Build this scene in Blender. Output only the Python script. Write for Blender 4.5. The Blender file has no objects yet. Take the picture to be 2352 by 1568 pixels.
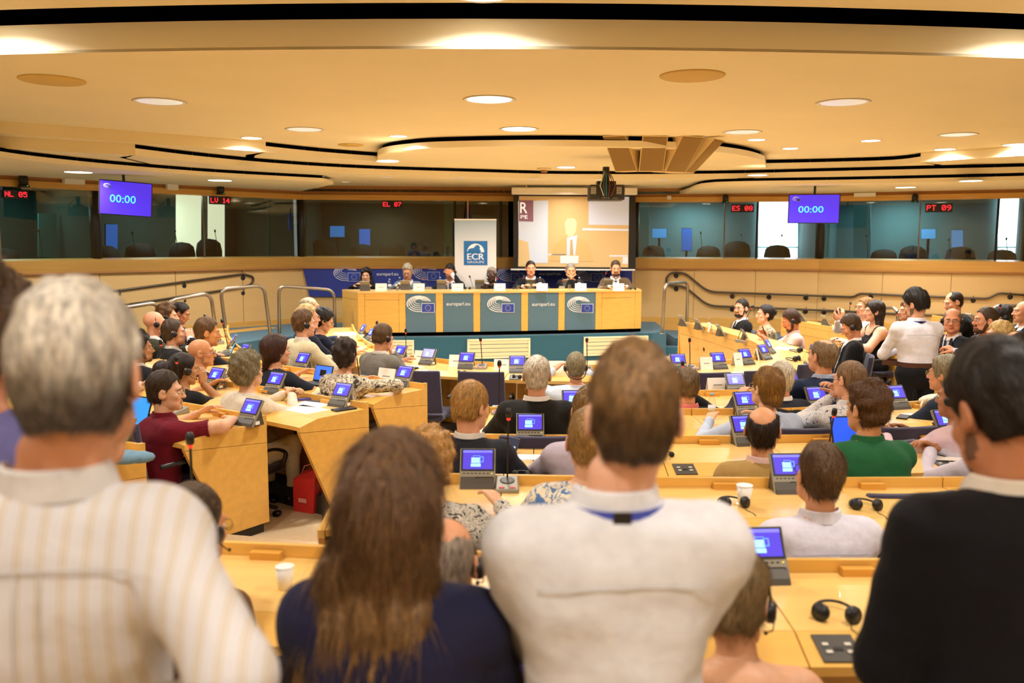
import bpy, bmesh, math, random
import numpy as np
from mathutils import Vector, Matrix
rng = np.random.RandomState(7)
random.seed(7)
SC = bpy.context.scene
COL = SC.collection
R = math.radians

# ------------------------------------------------------------------ camera
F_PX, W_PX, H_PX = 2000.0, 2352.0, 1568.0
CAM_Z = 2.04
cam_data = bpy.data.cameras.new('camera')
cam_data.sensor_width = 36.0
cam_data.lens = 36.0 * F_PX / W_PX
cam_data.clip_end = 100
cam_data.dof.use_dof = True
cam_data.dof.focus_distance = 7.0
cam_data.dof.aperture_fstop = 2.4
cam = bpy.data.objects.new('camera', cam_data)
CAM_M = Matrix.Translation((0, 0, CAM_Z)) @ Matrix.Rotation(R(90 - 6.5), 4, 'X') @ Matrix.Rotation(R(0.22), 4, 'Z')
cam.matrix_world = CAM_M
COL.objects.link(cam)
SC.camera = cam

# ------------------------------------------------------------------ world, exposure
world = bpy.data.worlds.new('world')
SC.world = world
world.use_nodes = True
world.node_tree.nodes['Background'].inputs[0].default_value = (1.0, 0.93, 0.82, 1)
world.node_tree.nodes['Background'].inputs[1].default_value = 0.25
SC.view_settings.view_transform = 'Standard'
SC.view_settings.look = 'None'
SC.view_settings.gamma = 1.0
SC.view_settings.use_curve_mapping = False
SC.view_settings.exposure = 0.12
SC.cycles.max_bounces = 7
SC.cycles.diffuse_bounces = 4
SC.cycles.glossy_bounces = 3
SC.cycles.transparent_max_bounces = 8
SC.cycles.sample_clamp_indirect = 6.0
SC.cycles.caustics_reflective = False
SC.cycles.caustics_refractive = False
SC.cycles.use_denoising = True

LAMP_W = 34.0          # watts of one ceiling downlight
LAMP_COL = (1.0, 0.992, 0.975)

# ------------------------------------------------------------------ survey: a pixel of the photograph to a point of the room
def ray(px, py):
    d = CAM_M.to_3x3() @ Vector(((px - W_PX / 2) / F_PX, -(py - H_PX / 2) / F_PX, -1.0))
    return d
def P(px, py, y):
    d = ray(px, py); t = y / d.y
    return Vector((d.x * t, y, CAM_Z + d.z * t))
def PZ(px, py, z):
    d = ray(px, py); t = (z - CAM_Z) / d.z
    return Vector((d.x * t, d.y * t, z))

# ------------------------------------------------------------------ materials
def srgb(c):
    if isinstance(c, str):
        c = tuple(int(c[i:i + 2], 16) for i in (0, 2, 4))
    out = []
    for v in c[:3]:
        v = v / 255.0
        out.append(v / 12.92 if v <= 0.04045 else ((v + 0.055) / 1.055) ** 2.4)
    return tuple(out)
MATS = {}
def mat(name, col, rough=0.6, metal=0.0, var=0.0, scale=(8, 8, 8), bump=0.0, bscale=60.0, emit=0.0, spec=0.5, sheen=0.0, coat=0.0, detail=3.0, bump_scale3=None):
    if name in MATS:
        return MATS[name]
    m = bpy.data.materials.new(name)
    m.use_nodes = True
    nt = m.node_tree; b = nt.nodes['Principled BSDF']
    c = srgb(col)
    b.inputs['Base Color'].default_value = (*c, 1)
    b.inputs['Roughness'].default_value = rough
    b.inputs['Metallic'].default_value = metal
    b.inputs['Specular IOR Level'].default_value = spec
    if sheen: b.inputs['Sheen Weight'].default_value = sheen
    if coat: b.inputs['Coat Weight'].default_value = coat
    if emit:
        b.inputs['Emission Color'].default_value = (*c, 1)
        b.inputs['Emission Strength'].default_value = emit
    if var or bump:
        tc = nt.nodes.new('ShaderNodeTexCoord')
    if var:
        mp = nt.nodes.new('ShaderNodeMapping'); mp.inputs['Scale'].default_value = scale
        no = nt.nodes.new('ShaderNodeTexNoise'); no.inputs['Scale'].default_value = 1.0; no.inputs['Detail'].default_value = detail
        rp = nt.nodes.new('ShaderNodeMapRange'); rp.inputs['From Min'].default_value = 0.3; rp.inputs['From Max'].default_value = 0.7
        rp.inputs['To Min'].default_value = 1 - var; rp.inputs['To Max'].default_value = 1 + var
        mx = nt.nodes.new('ShaderNodeMix'); mx.data_type = 'RGBA'; mx.blend_type = 'MULTIPLY'; mx.inputs['Factor'].default_value = 1.0
        mx.inputs[6].default_value = (*c, 1)
        nt.links.new(tc.outputs['Object'], mp.inputs[0]); nt.links.new(mp.outputs[0], no.inputs['Vector'])
        nt.links.new(no.outputs[0], rp.inputs[0]); nt.links.new(rp.outputs[0], mx.inputs[7]); nt.links.new(mx.outputs[2], b.inputs['Base Color'])
    if bump:
        n2 = nt.nodes.new('ShaderNodeTexNoise'); n2.inputs['Scale'].default_value = bscale; n2.inputs['Detail'].default_value = 3
        bp = nt.nodes.new('ShaderNodeBump'); bp.inputs['Strength'].default_value = bump; bp.inputs['Distance'].default_value = 0.01 if bscale > 20 or bump_scale3 else 0.028
        if bump_scale3:
            mp2 = nt.nodes.new('ShaderNodeMapping'); mp2.inputs['Scale'].default_value = bump_scale3
            nt.links.new(tc.outputs['Object'], mp2.inputs[0]); nt.links.new(mp2.outputs[0], n2.inputs['Vector'])
        else:
            nt.links.new(tc.outputs['Object'], n2.inputs['Vector'])
        nt.links.new(n2.outputs[0], bp.inputs['Height']); nt.links.new(bp.outputs[0], b.inputs['Normal'])
    MATS[name] = m
    return m

def ramp_mat(name, kind, cols, scale, rough=0.8, stretch=(1, 1, 1), dist=0.0, bump=0.25):
    """patterned cloth: kind noise / voronoi / wave through a constant colour ramp"""
    if name in MATS: return MATS[name]
    m = bpy.data.materials.new(name); m.use_nodes = True
    nt = m.node_tree; b = nt.nodes['Principled BSDF']; b.inputs['Roughness'].default_value = rough
    tc = nt.nodes.new('ShaderNodeTexCoord'); mp = nt.nodes.new('ShaderNodeMapping'); mp.inputs['Scale'].default_value = stretch
    nt.links.new(tc.outputs['Object'], mp.inputs[0])
    if kind == 'noise':
        t = nt.nodes.new('ShaderNodeTexNoise'); t.inputs['Scale'].default_value = scale; t.inputs['Detail'].default_value = 2; t.inputs['Distortion'].default_value = dist; out = t.outputs[0]
    elif kind == 'voronoi':
        t = nt.nodes.new('ShaderNodeTexVoronoi'); t.feature = 'DISTANCE_TO_EDGE'; t.inputs['Scale'].default_value = scale; out = t.outputs['Distance']
    else:
        t = nt.nodes.new('ShaderNodeTexWave'); t.bands_direction = 'X'; t.inputs['Scale'].default_value = scale; t.inputs['Distortion'].default_value = dist; t.inputs['Detail'].default_value = 1.0; out = t.outputs[0]
    nt.links.new(mp.outputs[0], t.inputs['Vector'])
    rp = nt.nodes.new('ShaderNodeValToRGB'); rp.color_ramp.interpolation = 'CONSTANT' if kind != 'wave' else 'LINEAR'
    els = rp.color_ramp.elements
    while len(els) > 1: els.remove(els[-1])
    els[0].position = cols[0][0]; els[0].color = (*srgb(cols[0][1]), 1)
    for p_, c_ in cols[1:]:
        e = els.new(p_); e.color = (*srgb(c_), 1)
    nt.links.new(out, rp.inputs[0]); nt.links.new(rp.outputs[0], b.inputs['Base Color'])
    if bump:
        n2 = nt.nodes.new('ShaderNodeTexNoise'); n2.inputs['Scale'].default_value = 14; n2.inputs['Detail'].default_value = 3
        bp = nt.nodes.new('ShaderNodeBump'); bp.inputs['Strength'].default_value = bump; bp.inputs['Distance'].default_value = 0.02
        nt.links.new(tc.outputs['Object'], n2.inputs['Vector']); nt.links.new(n2.outputs[0], bp.inputs['Height']); nt.links.new(bp.outputs[0], b.inputs['Normal'])
    MATS[name] = m
    return m

def cloth(col, name=None):
    return mat(name or ('cloth_' + col), col, rough=0.85, var=0.06, scale=(30, 30, 30), bump=0.35, bscale=11.0, sheen=0.04, spec=0.2)
def hairmat(col):
    return mat('hair_' + col, col, rough=0.45, var=0.5, scale=(120, 120, 26), bump=0.5, bscale=1.0, bump_scale3=(190, 190, 40), spec=0.4)
def skinmat(col):
    return mat('skin_' + col, col, rough=0.5, var=0.06, scale=(22, 22, 22), bump=0.06, bscale=150, spec=0.4)

M_CEIL = mat('ceiling_paint', 'f4e5bc', 0.85, var=0.02, scale=(1, 1, 1))
M_FASCIA = mat('fascia_paint', 'f6eccf', 0.8)
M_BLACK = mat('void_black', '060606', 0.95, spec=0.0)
M_WOOD = mat('maple', 'e0ae55', 0.34, var=0.07, scale=(2.0, 24, 24), coat=0.15, spec=0.45)
M_WOODTOP = mat('maple_top', 'eabf70', 0.28, var=0.05, scale=(2.0, 22, 22), coat=0.25, spec=0.5)
M_WOODDK = mat('maple_edge', 'd59a40', 0.4, var=0.06, scale=(2, 22, 22))
M_SILL = mat('sill_oak', 'd7a552', 0.38, var=0.08, scale=(1.2, 1.2, 26), coat=0.2)
M_WALL = mat('wall_panel', 'd5b174', 0.75, var=0.03, scale=(0.8, 0.8, 6))
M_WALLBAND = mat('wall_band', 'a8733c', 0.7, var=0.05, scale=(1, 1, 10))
M_FLOOR = mat('floor_carpet', 'c9b08a', 0.95, var=0.06, scale=(40, 40, 40), bump=0.2, bscale=300)
M_CARPET = mat('blue_carpet', '265a6e', 0.95, var=0.10, scale=(60, 60, 60), bump=0.3, bscale=350, sheen=0.2)
M_TEAL = mat('podium_panel', '4f6f80', 0.7, var=0.03, scale=(30, 30, 30))
M_BLUEWALL = mat('blue_wall', '27368c', 0.7, var=0.04, scale=(2, 2, 2))
M_WHITE = mat('white_paint', 'f2eee6', 0.5)
M_LOGO = mat('logo_white', 'eef0f0', 0.5)
M_FLAG = mat('flag_blue', '1c3f9e', 0.5)
M_GOLD = mat('star_gold', 'f0d060', 0.5)
M_GREY = mat('console_grey', '8d8674', 0.45)
M_GREYDK = mat('console_back', '4b463c', 0.5)
M_DARK = mat('black_plastic', '141414', 0.4)
M_DARK2 = mat('dark_rubber', '26241f', 0.6)
M_STEEL = mat('brushed_steel', '9a9184', 0.32, metal=0.9)
M_RAIL = mat('dark_rail', '544a3c', 0.35, metal=0.6)
M_CHAIR = mat('chair_fabric', '2e2a45', 0.9, var=0.08, scale=(60, 60, 60), bump=0.25, bscale=260, sheen=0.25)
M_PAPER = mat('paper', 'f4efe6', 0.8)
M_PRINT = mat('grey_print', '8a8580', 0.8)
M_RED = mat('red_light', 'ff3020', 0.5, emit=1.5)
M_SCREEN = mat('console_screen', '4436b8', 0.25, emit=1.0)
M_SCRBAR = mat('console_bar', '6a6af0', 0.3, emit=1.0)
M_ICON = mat('console_icon', '8ecbf6', 0.3, emit=1.0)
M_TVBLUE = mat('tv_blue', '4830e0', 0.25, emit=0.85)
M_CYAN = mat('tv_digits', '54e6d6', 0.3, emit=1.0)
M_LEDRED = mat('led_red', 'ff2a38', 0.4, emit=2.0)
M_LAMP = mat('lamp_glow', 'fff6e4', 0.4, emit=6.0)
M_SKIN = None

def glass_mat(name, tint, refl=.06):
    m = bpy.data.materials.new(name); m.use_nodes = True
    nt = m.node_tree; nt.nodes.clear()
    o = nt.nodes.new('ShaderNodeOutputMaterial'); t = nt.nodes.new('ShaderNodeBsdfTransparent'); g = nt.nodes.new('ShaderNodeBsdfGlossy')
    f = nt.nodes.new('ShaderNodeLayerWeight'); f.inputs['Blend'].default_value = .5; mx = nt.nodes.new('ShaderNodeMixShader')
    pw = nt.nodes.new('ShaderNodeMath'); pw.operation = 'POWER'; pw.inputs[1].default_value = 3.0; ml = nt.nodes.new('ShaderNodeMath'); ml.operation = 'MULTIPLY_ADD'; ml.inputs[1].default_value = .6; ml.inputs[2].default_value = refl
    t.inputs[0].default_value = (*tint, 1); g.inputs['Roughness'].default_value = 0.01
    nt.links.new(f.outputs['Facing'], pw.inputs[0]); nt.links.new(pw.outputs[0], ml.inputs[0]); nt.links.new(ml.outputs[0], mx.inputs[0]); nt.links.new(t.outputs[0], mx.inputs[1]); nt.links.new(g.outputs[0], mx.inputs[2]); nt.links.new(mx.outputs[0], o.inputs[0])
    MATS[name] = m
    return m
M_GLASS = glass_mat('booth_glass', (0.80, 0.90, 0.88), .07)
M_CLEAR = glass_mat('clear_plastic', (0.94, 0.96, 0.97), .05)

# ------------------------------------------------------------------ mesh helpers
def tag(o, label=None, cat=None, group=None, kind=None):
    if label: o['label'] = label
    if cat: o['category'] = cat
    if group: o['group'] = group
    if kind: o['kind'] = kind
    return o
def empty(name, loc=(0, 0, 0), rz=0.0):
    o = bpy.data.objects.new(name, None); COL.objects.link(o)
    o.location = loc; o.rotation_euler = (0, 0, rz); o.empty_display_size = 0.05
    return o
def add(name, me, parent=None):
    o = bpy.data.objects.new(name, me); COL.objects.link(o)
    if parent is not None: o.parent = parent
    return o
def copy_tree(o, parent=None):
    c = o.copy(); COL.objects.link(c); c.parent = parent
    for ch in list(o.children): copy_tree(ch, c)
    return c

class MB:
    def __init__(s): s.v = []; s.f = []; s.m = []; s.mi = 0; s.smooth = []; s.sm = False
    def _add(s, vs, fs):
        b = len(s.v); s.v.extend([tuple(x) for x in vs])
        for f in fs: s.f.append(tuple(b + i for i in f)); s.m.append(s.mi); s.smooth.append(s.sm)
    def quad(s, a, b, c, d): s._add([a, b, c, d], [(0, 1, 2, 3)]); return s
    def box(s, c, size, M=None):
        x, y, z = [k / 2 for k in size]
        vs = [Vector((i * x, j * y, k * z)) for i in (-1, 1) for j in (-1, 1) for k in (-1, 1)]
        if M is not None: vs = [M @ v for v in vs]
        vs = [v + Vector(c) for v in vs]
        s._add(vs, [(0, 1, 3, 2), (4, 6, 7, 5), (0, 4, 5, 1), (2, 3, 7, 6), (0, 2, 6, 4), (1, 5, 7, 3)]); return s
    def hexa(s, lo4, hi4):
        s._add(list(lo4) + list(hi4), [(3, 2, 1, 0), (4, 5, 6, 7), (0, 1, 5, 4), (1, 2, 6, 5), (2, 3, 7, 6), (3, 0, 4, 7)]); return s
    def prism(s, poly, z0, z1):
        n = len(poly)
        vs = [(p[0], p[1], z0) for p in poly] + [(p[0], p[1], z1) for p in poly]
        s._add(vs, [tuple(reversed(range(n))), tuple(range(n, 2 * n))] + [(i, (i + 1) % n, n + (i + 1) % n, n + i) for i in range(n)]); return s
    def slab(s, pts, off):
        n = len(pts); off = Vector(off)
        vs = [Vector(p) for p in pts] + [Vector(p) + off for p in pts]
        s._add(vs, [tuple(range(n)), tuple(reversed(range(n, 2 * n)))] + [((i + 1) % n, i, n + i, n + (i + 1) % n) for i in range(n)]); return s
    def tube(s, path, r, n=8, caps=True):
        path = [Vector(p) for p in path]; rs = r if isinstance(r, (list, tuple)) else [r] * len(path)
        vs = []; prev = None
        for i, p in enumerate(path):
            t = (path[min(i + 1, len(path) - 1)] - path[max(i - 1, 0)])
            t = t.normalized() if t.length > 1e-9 else Vector((0, 0, 1))
            if prev is None:
                a = Vector((0, 0, 1)) if abs(t.z) < 0.9 else Vector((1, 0, 0))
                u = t.cross(a).normalized()
            else:
                u = (prev - t * prev.dot(t)).normalized()
            prev = u; w = t.cross(u)
            for k in range(n):
                a = 2 * math.pi * k / n
                vs.append(p + (u * math.cos(a) + w * math.sin(a)) * rs[i])
        fs = []
        for i in range(len(path) - 1):
            for k in range(n):
                fs.append((i * n + k, i * n + (k + 1) % n, (i + 1) * n + (k + 1) % n, (i + 1) * n + k))
        if caps:
            fs.append(tuple(reversed(range(n)))); fs.append(tuple(range((len(path) - 1) * n, len(path) * n)))
        s._add(vs, fs); return s
    def lathe(s, prof, n=16, M=None):
        vs = []
        for r, z in prof:
            for k in range(n):
                a = 2 * math.pi * k / n; v = Vector((r * math.cos(a), r * math.sin(a), z))
                vs.append(M @ v if M is not None else v)
        fs = []
        for i in range(len(prof) - 1):
            for k in range(n):
                fs.append((i * n + k, i * n + (k + 1) % n, (i + 1) * n + (k + 1) % n, (i + 1) * n + k))
        if prof[0][0] > 1e-6: fs.append(tuple(reversed(range(n))))
        if prof[-1][0] > 1e-6: fs.append(tuple(range((len(prof) - 1) * n, len(prof) * n)))
        s._add(vs, fs); return s
    def ball(s, c, r, n=12, M=None):
        rr = r if isinstance(r, (tuple, list)) else (r, r, r)
        prof = [(math.sin(math.pi * i / (n // 2)), -math.cos(math.pi * i / (n // 2))) for i in range(n // 2 + 1)]
        MM = Matrix.Translation(c) @ (M.to_4x4() if M is not None else Matrix.Identity(4)) @ Matrix.Diagonal((*rr, 1))
        prof[0] = (1e-4, -1); prof[-1] = (1e-4, 1)
        return s.lathe(prof, n, MM)
    def mesh(s, name, mats):
        me = bpy.data.meshes.new(name); me.from_pydata([tuple(v) for v in s.v], [], s.f)
        for m in (mats if isinstance(mats, (list, tuple)) else [mats]): me.materials.append(m)
        me.polygons.foreach_set('material_index', s.m); me.polygons.foreach_set('use_smooth', s.smooth)
        me.update(); return me
    def build(s, name, mats, parent=None):
        return add(name, s.mesh(name, mats), parent)
def mb(smooth=False):
    m = MB(); m.sm = smooth; return m
def bevelled(me, w=0.004, seg=2):
    b = bmesh.new(); b.from_mesh(me)
    bmesh.ops.remove_doubles(b, verts=b.verts, dist=1e-6)
    es = [e for e in b.edges if len(e.link_faces) == 2 and e.calc_face_angle(0) > 0.5]
    bmesh.ops.bevel(b, geom=es, offset=w, segments=seg, affect='EDGES', profile=0.5)
    b.to_mesh(me); b.free(); return me

def text_mesh(txt, width, height=None, mono=False, extrude=0.002):
    """flat lettering in the xz plane, centred, facing -y"""
    cu = bpy.data.curves.new('lettering', 'FONT'); cu.body = txt; cu.size = 1.0; cu.resolution_u = 3
    ob = bpy.data.objects.new('lettering', cu); COL.objects.link(ob)
    bpy.context.view_layer.update()
    me = bpy.data.meshes.new_from_object(ob.evaluated_get(bpy.context.evaluated_depsgraph_get()))
    bpy.data.objects.remove(ob)
    n = len(me.vertices); co = np.zeros(n * 3); me.vertices.foreach_get('co', co); co = co.reshape(-1, 3)
    lo, hi = co.min(0), co.max(0)
    sx = width / (hi[0] - lo[0]); sz = sx if height is None else height / (hi[1] - lo[1])
    out = np.zeros_like(co)
    out[:, 0] = (co[:, 0] - (lo[0] + hi[0]) / 2) * sx; out[:, 2] = (co[:, 1] - (lo[1] + hi[1]) / 2) * sz; out[:, 1] = -extrude
    me.vertices.foreach_set('co', out.ravel()); me.materials.clear(); me.update()
    return me
DOTS = {'0': '01110 10001 10011 10101 11001 10001 01110', '1': '00100 01100 00100 00100 00100 00100 01110', '4': '00010 00110 01010 10010 11111 00010 00010',
        '5': '11111 10000 11110 00001 00001 10001 01110', '7': '11111 00001 00010 00100 01000 01000 01000', '8': '01110 10001 10001 01110 10001 10001 01110', '9': '01110 10001 10001 01111 00001 00010 01100',
        'N': '10001 11001 10101 10101 10011 10001 10001', 'L': '10000 10000 10000 10000 10000 10000 11111', 'V': '10001 10001 10001 10001 10001 01010 00100', 'E': '11111 10000 10000 11110 10000 10000 11111',
        'S': '01111 10000 10000 01110 00001 00001 11110', 'P': '11110 10001 10001 11110 10000 10000 10000', 'T': '11111 00100 00100 00100 00100 00100 00100', ' ': '00000 00000 00000 00000 00000 00000 00000'}
def dot_text(txt, width):
    m = mb(); p = width / (len(txt) * 6 - 1); n = len(txt) * 6 - 1
    for i, ch in enumerate(txt):
        for r, row in enumerate(DOTS[ch].split()):
            for c, k in enumerate(row):
                if k == '1':
                    x = (i * 6 + c - n / 2 + 0.5) * p; z = (3 - r) * p
                    m.box((x, 0, z), (p * 0.86, 0.004, p * 0.86))
    return m
# ------------------------------------------------------------------ lamps in the ceiling (each carries its own light; podium and out-of-view fill lamps are added)
Z0, Z1, Z2, Z3, Z4 = 3.64, 3.39, 3.25, 3.11, 3.0
LAMP_POS = []
_lamp = {}
def downlight(x, y, z, r, lit, label, power=1.0):
    t = empty('ceiling_light', (x, y, z))
    if not _lamp:
        m = mb(True); m.lathe([(1.0, 0.0), (1.08, -0.02), (1.0, -0.05), (0.93, -0.04), (0.9, 0.0)], 28); _lamp['trim'] = m.mesh('trim_ring', M_WHITE)
        m = mb(True); m.lathe([(0.92, -0.03), (0.75, 0.10), (0.5, 0.2)], 28); _lamp['ref'] = m.mesh('reflector', mat('reflector', 'dcd8d0', 0.2, metal=0.85))
        m = mb(); m.lathe([(1e-4, -0.012), (0.9, -0.012)], 28); _lamp['glow'] = m.mesh('diffuser', M_LAMP)
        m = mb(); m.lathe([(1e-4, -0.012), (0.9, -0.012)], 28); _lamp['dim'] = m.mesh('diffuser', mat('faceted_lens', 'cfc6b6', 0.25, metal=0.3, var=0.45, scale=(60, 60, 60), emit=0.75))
    for nm, k in (('trim_ring', 'trim'), ('diffuser', 'glow' if lit else 'dim')):
        c = add(nm, _lamp[k], t); c.scale = (r, r, r if nm != 'trim_ring' else r * 0.8)
    l = bpy.data.lights.new('lamp', 'AREA'); l.shape = 'DISK'; l.size = r * 1.6; l.energy = LAMP_W * power; l.color = LAMP_COL; l.spread = R(150)
    lo = bpy.data.objects.new('lamp', l); COL.objects.link(lo); lo.parent = t; lo.location = (0, 0, -0.03)
    tag(t, label, 'ceiling light', 'downlights in the ceiling')
    return t

# ------------------------------------------------------------------ floor tiers
def struct(o): o['kind'] = 'structure'; return o
m = mb(); m.prism([(-12, -3.2), (12.5, -3.2), (12.5, 20), (-12, 20)], -0.3, 0.0); struct(m.build('floor', M_FLOOR))
m = mb(); m.prism([(-12, -3.2), (12.5, -3.2), (12.5, 8.3), (6.0, 7.4), (3.6, 6.55), (-0.6, 6.55), (-1.1, 7.7), (-3.2, 9.0), (-6.0, 10.2), (-12, 12)], -0.2, 0.09); struct(m.build('floor_step_middle', M_FLOOR))
m = mb(); m.prism([(-12, -3.2), (12.5, -3.2), (12.5, 6.0), (5.2, 4.9), (3.4, 4.5), (-0.7, 4.45), (-1.1, 5.25), (-2.6, 5.6), (-12, 9.0)], -0.2, 0.17); struct(m.build('floor_step_upper', M_FLOOR))
m = mb(); m.prism([(6.0, 8.9), (12.5, 8.3), (12.5, 19), (6.2, 15.5)], -0.2, 0.16); struct(m.build('floor_step_side', M_FLOOR))
# podium platform, blue carpet
PLAT = [(-9.5, 9.9), (-5.6, 12.3), (-4.35, 13.25), (-3.85, 14.5), (-3.2, 14.32), (-2.4, 14.35), (-1.2, 14.48), (0.0, 14.72), (1.2, 15.0), (2.5, 15.3), (2.78, 15.6), (3.0, 19.5), (-9.5, 19.5)]
m = mb(); m.prism(PLAT, -0.1, 0.46); struct(m.build('floor_platform', M_CARPET))
m = mb(); m.prism([(-5.3, 15.0), (-4.95, 14.85), (-4.3, 15.9), (-4.6, 16.1)], 0.455, 0.466); struct(m.build('trim_1', M_SILL))
m = mb(); m.prism([(3.0, 15.9), (7, 15.9), (7, 18), (3.0, 18)], -0.1, 0.30); struct(m.build('floor_landing', M_CARPET))
m = mb(); m.prism([(2.75, 15.7), (4.6, 15.7), (4.6, 15.95), (2.75, 15.95)], -0.1, 0.16); struct(m.build('floor_landing_step', M_CARPET))

# ------------------------------------------------------------------ walls with interpreter booths
ZS, ZT = 1.76, 2.85
WALLP = [(-11.5, 7.9), (-6.75, 14.25), (-4.1, 17.0), (2.45, 17.55), (5.96, 17.0), (9.05, 15.4), (12.4, 13.4)]
SEGN = ['left', 'left_inner', 'back', 'right_inner', 'right', 'right_outer']
def seg_pt(px, i):
    a = Vector(WALLP[i]); b = Vector(WALLP[i + 1]); d = ray(px, 556); d2 = Vector((d.x, d.y))
    # a + s (b-a) = t d2
    e = b - a; det = e.x * (-d2.y) + d2.x * e.y
    s = (-a.x * (-d2.y) - d2.x * a.y) / det
    return a + e * s
def inward(i):
    a = Vector(WALLP[i]); b = Vector(WALLP[i + 1]); e = (b - a).normalized(); return Vector((e.y, -e.x))   # towards the hall
def v3(p, z): return Vector((p[0], p[1], z))
for i, nm in enumerate(SEGN):
    a, b = Vector(WALLP[i]), Vector(WALLP[i + 1]); n = inward(i); L = (b - a).length; e = (b - a) / L
    m = mb(); m.slab([v3(a, -0.1), v3(b, -0.1), v3(b, ZS - 0.02), v3(a, ZS - 0.02)], v3(-n * 0.2, 0)); w = struct(m.build('wall_' + nm, M_WALL))
    # panels of the lining with recessed joints
    k = max(1, round(L / 1.25))
    for j in range(k):
        p0 = a + e * (L * j / k + 0.006); p1 = a + e * (L * (j + 1) / k - 0.006)
        m = mb(); m.slab([v3(p0, 0.02), v3(p1, 0.02), v3(p1, ZS - 0.2), v3(p0, ZS - 0.2)], v3(n * 0.02, 0)); m.build('panel', M_WALL, w)
    # skirting
    m = mb(); m.slab([v3(a, 0.0), v3(b, 0.0), v3(b, 0.56), v3(a, 0.56)], v3(n * 0.03, 0)); struct(m.build('baseboard_' + nm, M_SILL))
    # oak ledge under the windows: slanted face
    m = mb(); f0 = n * 0.16; f1 = n * 0.05
    m.hexa([v3(a + n * 0.07, ZS - 0.22), v3(b + n * 0.07, ZS - 0.22), v3(b - n * 0.1, ZS - 0.22), v3(a - n * 0.1, ZS - 0.22)],
           [v3(a + f0, ZS - 0.03), v3(b + f0, ZS - 0.03), v3(b - n * 0.1, ZS), v3(a - n * 0.1, ZS)])
    struct(m.build('trim_sill_' + nm, M_SILL))
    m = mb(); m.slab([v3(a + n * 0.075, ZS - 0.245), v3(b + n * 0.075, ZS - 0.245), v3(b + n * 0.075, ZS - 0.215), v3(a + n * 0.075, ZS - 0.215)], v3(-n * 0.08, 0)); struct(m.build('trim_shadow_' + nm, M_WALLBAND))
    # header band
    m = mb(); m.slab([v3(a, ZT + 0.08), v3(b, ZT + 0.08), v3(b, 3.6), v3(a, 3.6)], v3(-n * 0.15, 0)); struct(m.build('wall_band_' + nm, M_WALLBAND))
    m = mb(); m.slab([v3(a + n * 0.03, ZT - 0.01), v3(b + n * 0.03, ZT - 0.01), v3(b + n * 0.03, ZT + 0.09), v3(a + n * 0.03, ZT + 0.09)], v3(-n * 0.15, 0)); struct(m.build('trim_head_' + nm, M_SILL))

M_FRAME = mat('window_frame', '1b1713', 0.5)
M_BOOTH = mat('booth_wall_dark', '2b3a35', 0.85, var=0.1, scale=(1.5, 1.5, 1.5))
M_BOOTHT = mat('booth_wall_teal', '5f7d80', 0.85, var=0.1, scale=(1.5, 1.5, 1.5))
M_BOOTHG = mat('booth_wall_grey', '8a8e88', 0.85)
# mullions as pixel columns per wall segment, with half width in metres
MUL = {0: [(-420, .03), (-200, .03), (0, .012), (218, .03)], 1: [(227, .03), (470, .012), (685, .03)], 2: [(695, .03), (1045, .02), (1150, .03), (1188, .03), (1452, .03)],
       3: [(1462, .03), (1663, .012), (1738, .02), (1876, .03)], 4: [(1887, .03), (2110, .012), (2288, .02), (2353, .03)], 5: [(2364, .03), (2600, .03), (2800, .03)]}
wn = 0
for i, ms in MUL.items():
    n = inward(i); a, b = Vector(WALLP[i]), Vector(WALLP[i + 1]); e = (b - a).normalized()
    pts = [seg_pt(px, i) for px, _ in ms]
    for j in range(len(ms) - 1):
        wn += 1
        w = empty('window_%d' % wn, v3((pts[j] + pts[j + 1]) / 2, ZS)); struct(w)
        o = Vector(w.location)
        m = mb(); q0, q1 = pts[j], pts[j + 1]
        m.slab([v3(q0, ZS) - o, v3(q1, ZS) - o, v3(q1, ZT) - o, v3(q0, ZT) - o], v3(-n * 0.008, 0)); m.build('pane', M_GLASS, w)
        hw = ms[j][1]
        m = mb(); m.slab([v3(q0 - e * hw, ZS - 0.02) - o, v3(q0 + e * hw, ZS - 0.02) - o, v3(q0 + e * hw, ZT + 0.02) - o, v3(q0 - e * hw, ZT + 0.02) - o], v3(-n * 0.05, 0)); m.build('mullion', M_FRAME if hw > .015 else M_STEEL, w)
# booth shells behind the glass
def booth_shell(i, pxs, depth, mw):
    n = inward(i)
    for j in range(len(pxs) - 1):
        q0, q1 = seg_pt(pxs[j], i), seg_pt(pxs[j + 1], i); b0, b1 = q0 - n * depth, q1 - n * depth; s = -n * 0.06
        for pts_, of_ in (([v3(b0, 1.0), v3(b1, 1.0), v3(b1, 3.2), v3(b0, 3.2)], v3(s, 0)), ([v3(q0 + s, 1.0), v3(b0, 1.0), v3(b0, 3.2), v3(q0 + s, 3.2)], (0.03, 0, 0)), ([v3(q1 + s, 1.0), v3(b1, 1.0), v3(b1, 3.2), v3(q1 + s, 3.2)], (0.03, 0, 0)),
                          ([v3(q0, 1.0), v3(q1, 1.0), v3(b1, 1.0), v3(b0, 1.0)], (0, 0, -0.05)), ([v3(q0, 3.0), v3(q1, 3.0), v3(b1, 3.0), v3(b0, 3.0)], (0, 0, 0.05))):
            m = mb(); m.slab(pts_, of_); struct(m.build('wall_booth', mw))
        m = mb(); d0, d1 = q0 - n * 0.62, q1 - n * 0.62
        m.slab([v3(q0 - n * .05, ZS - 0.12), v3(q1 - n * .05, ZS - 0.12), v3(d1, ZS - 0.12), v3(d0, ZS - 0.12)], (0, 0, 0.04)); struct(m.build('trim_booth_counter', M_DARK2))
booth_shell(0, [-420, 0, 226], 2.2, M_BOOTH)
booth_shell(1, [232, 676], 2.2, M_BOOTH)
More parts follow.
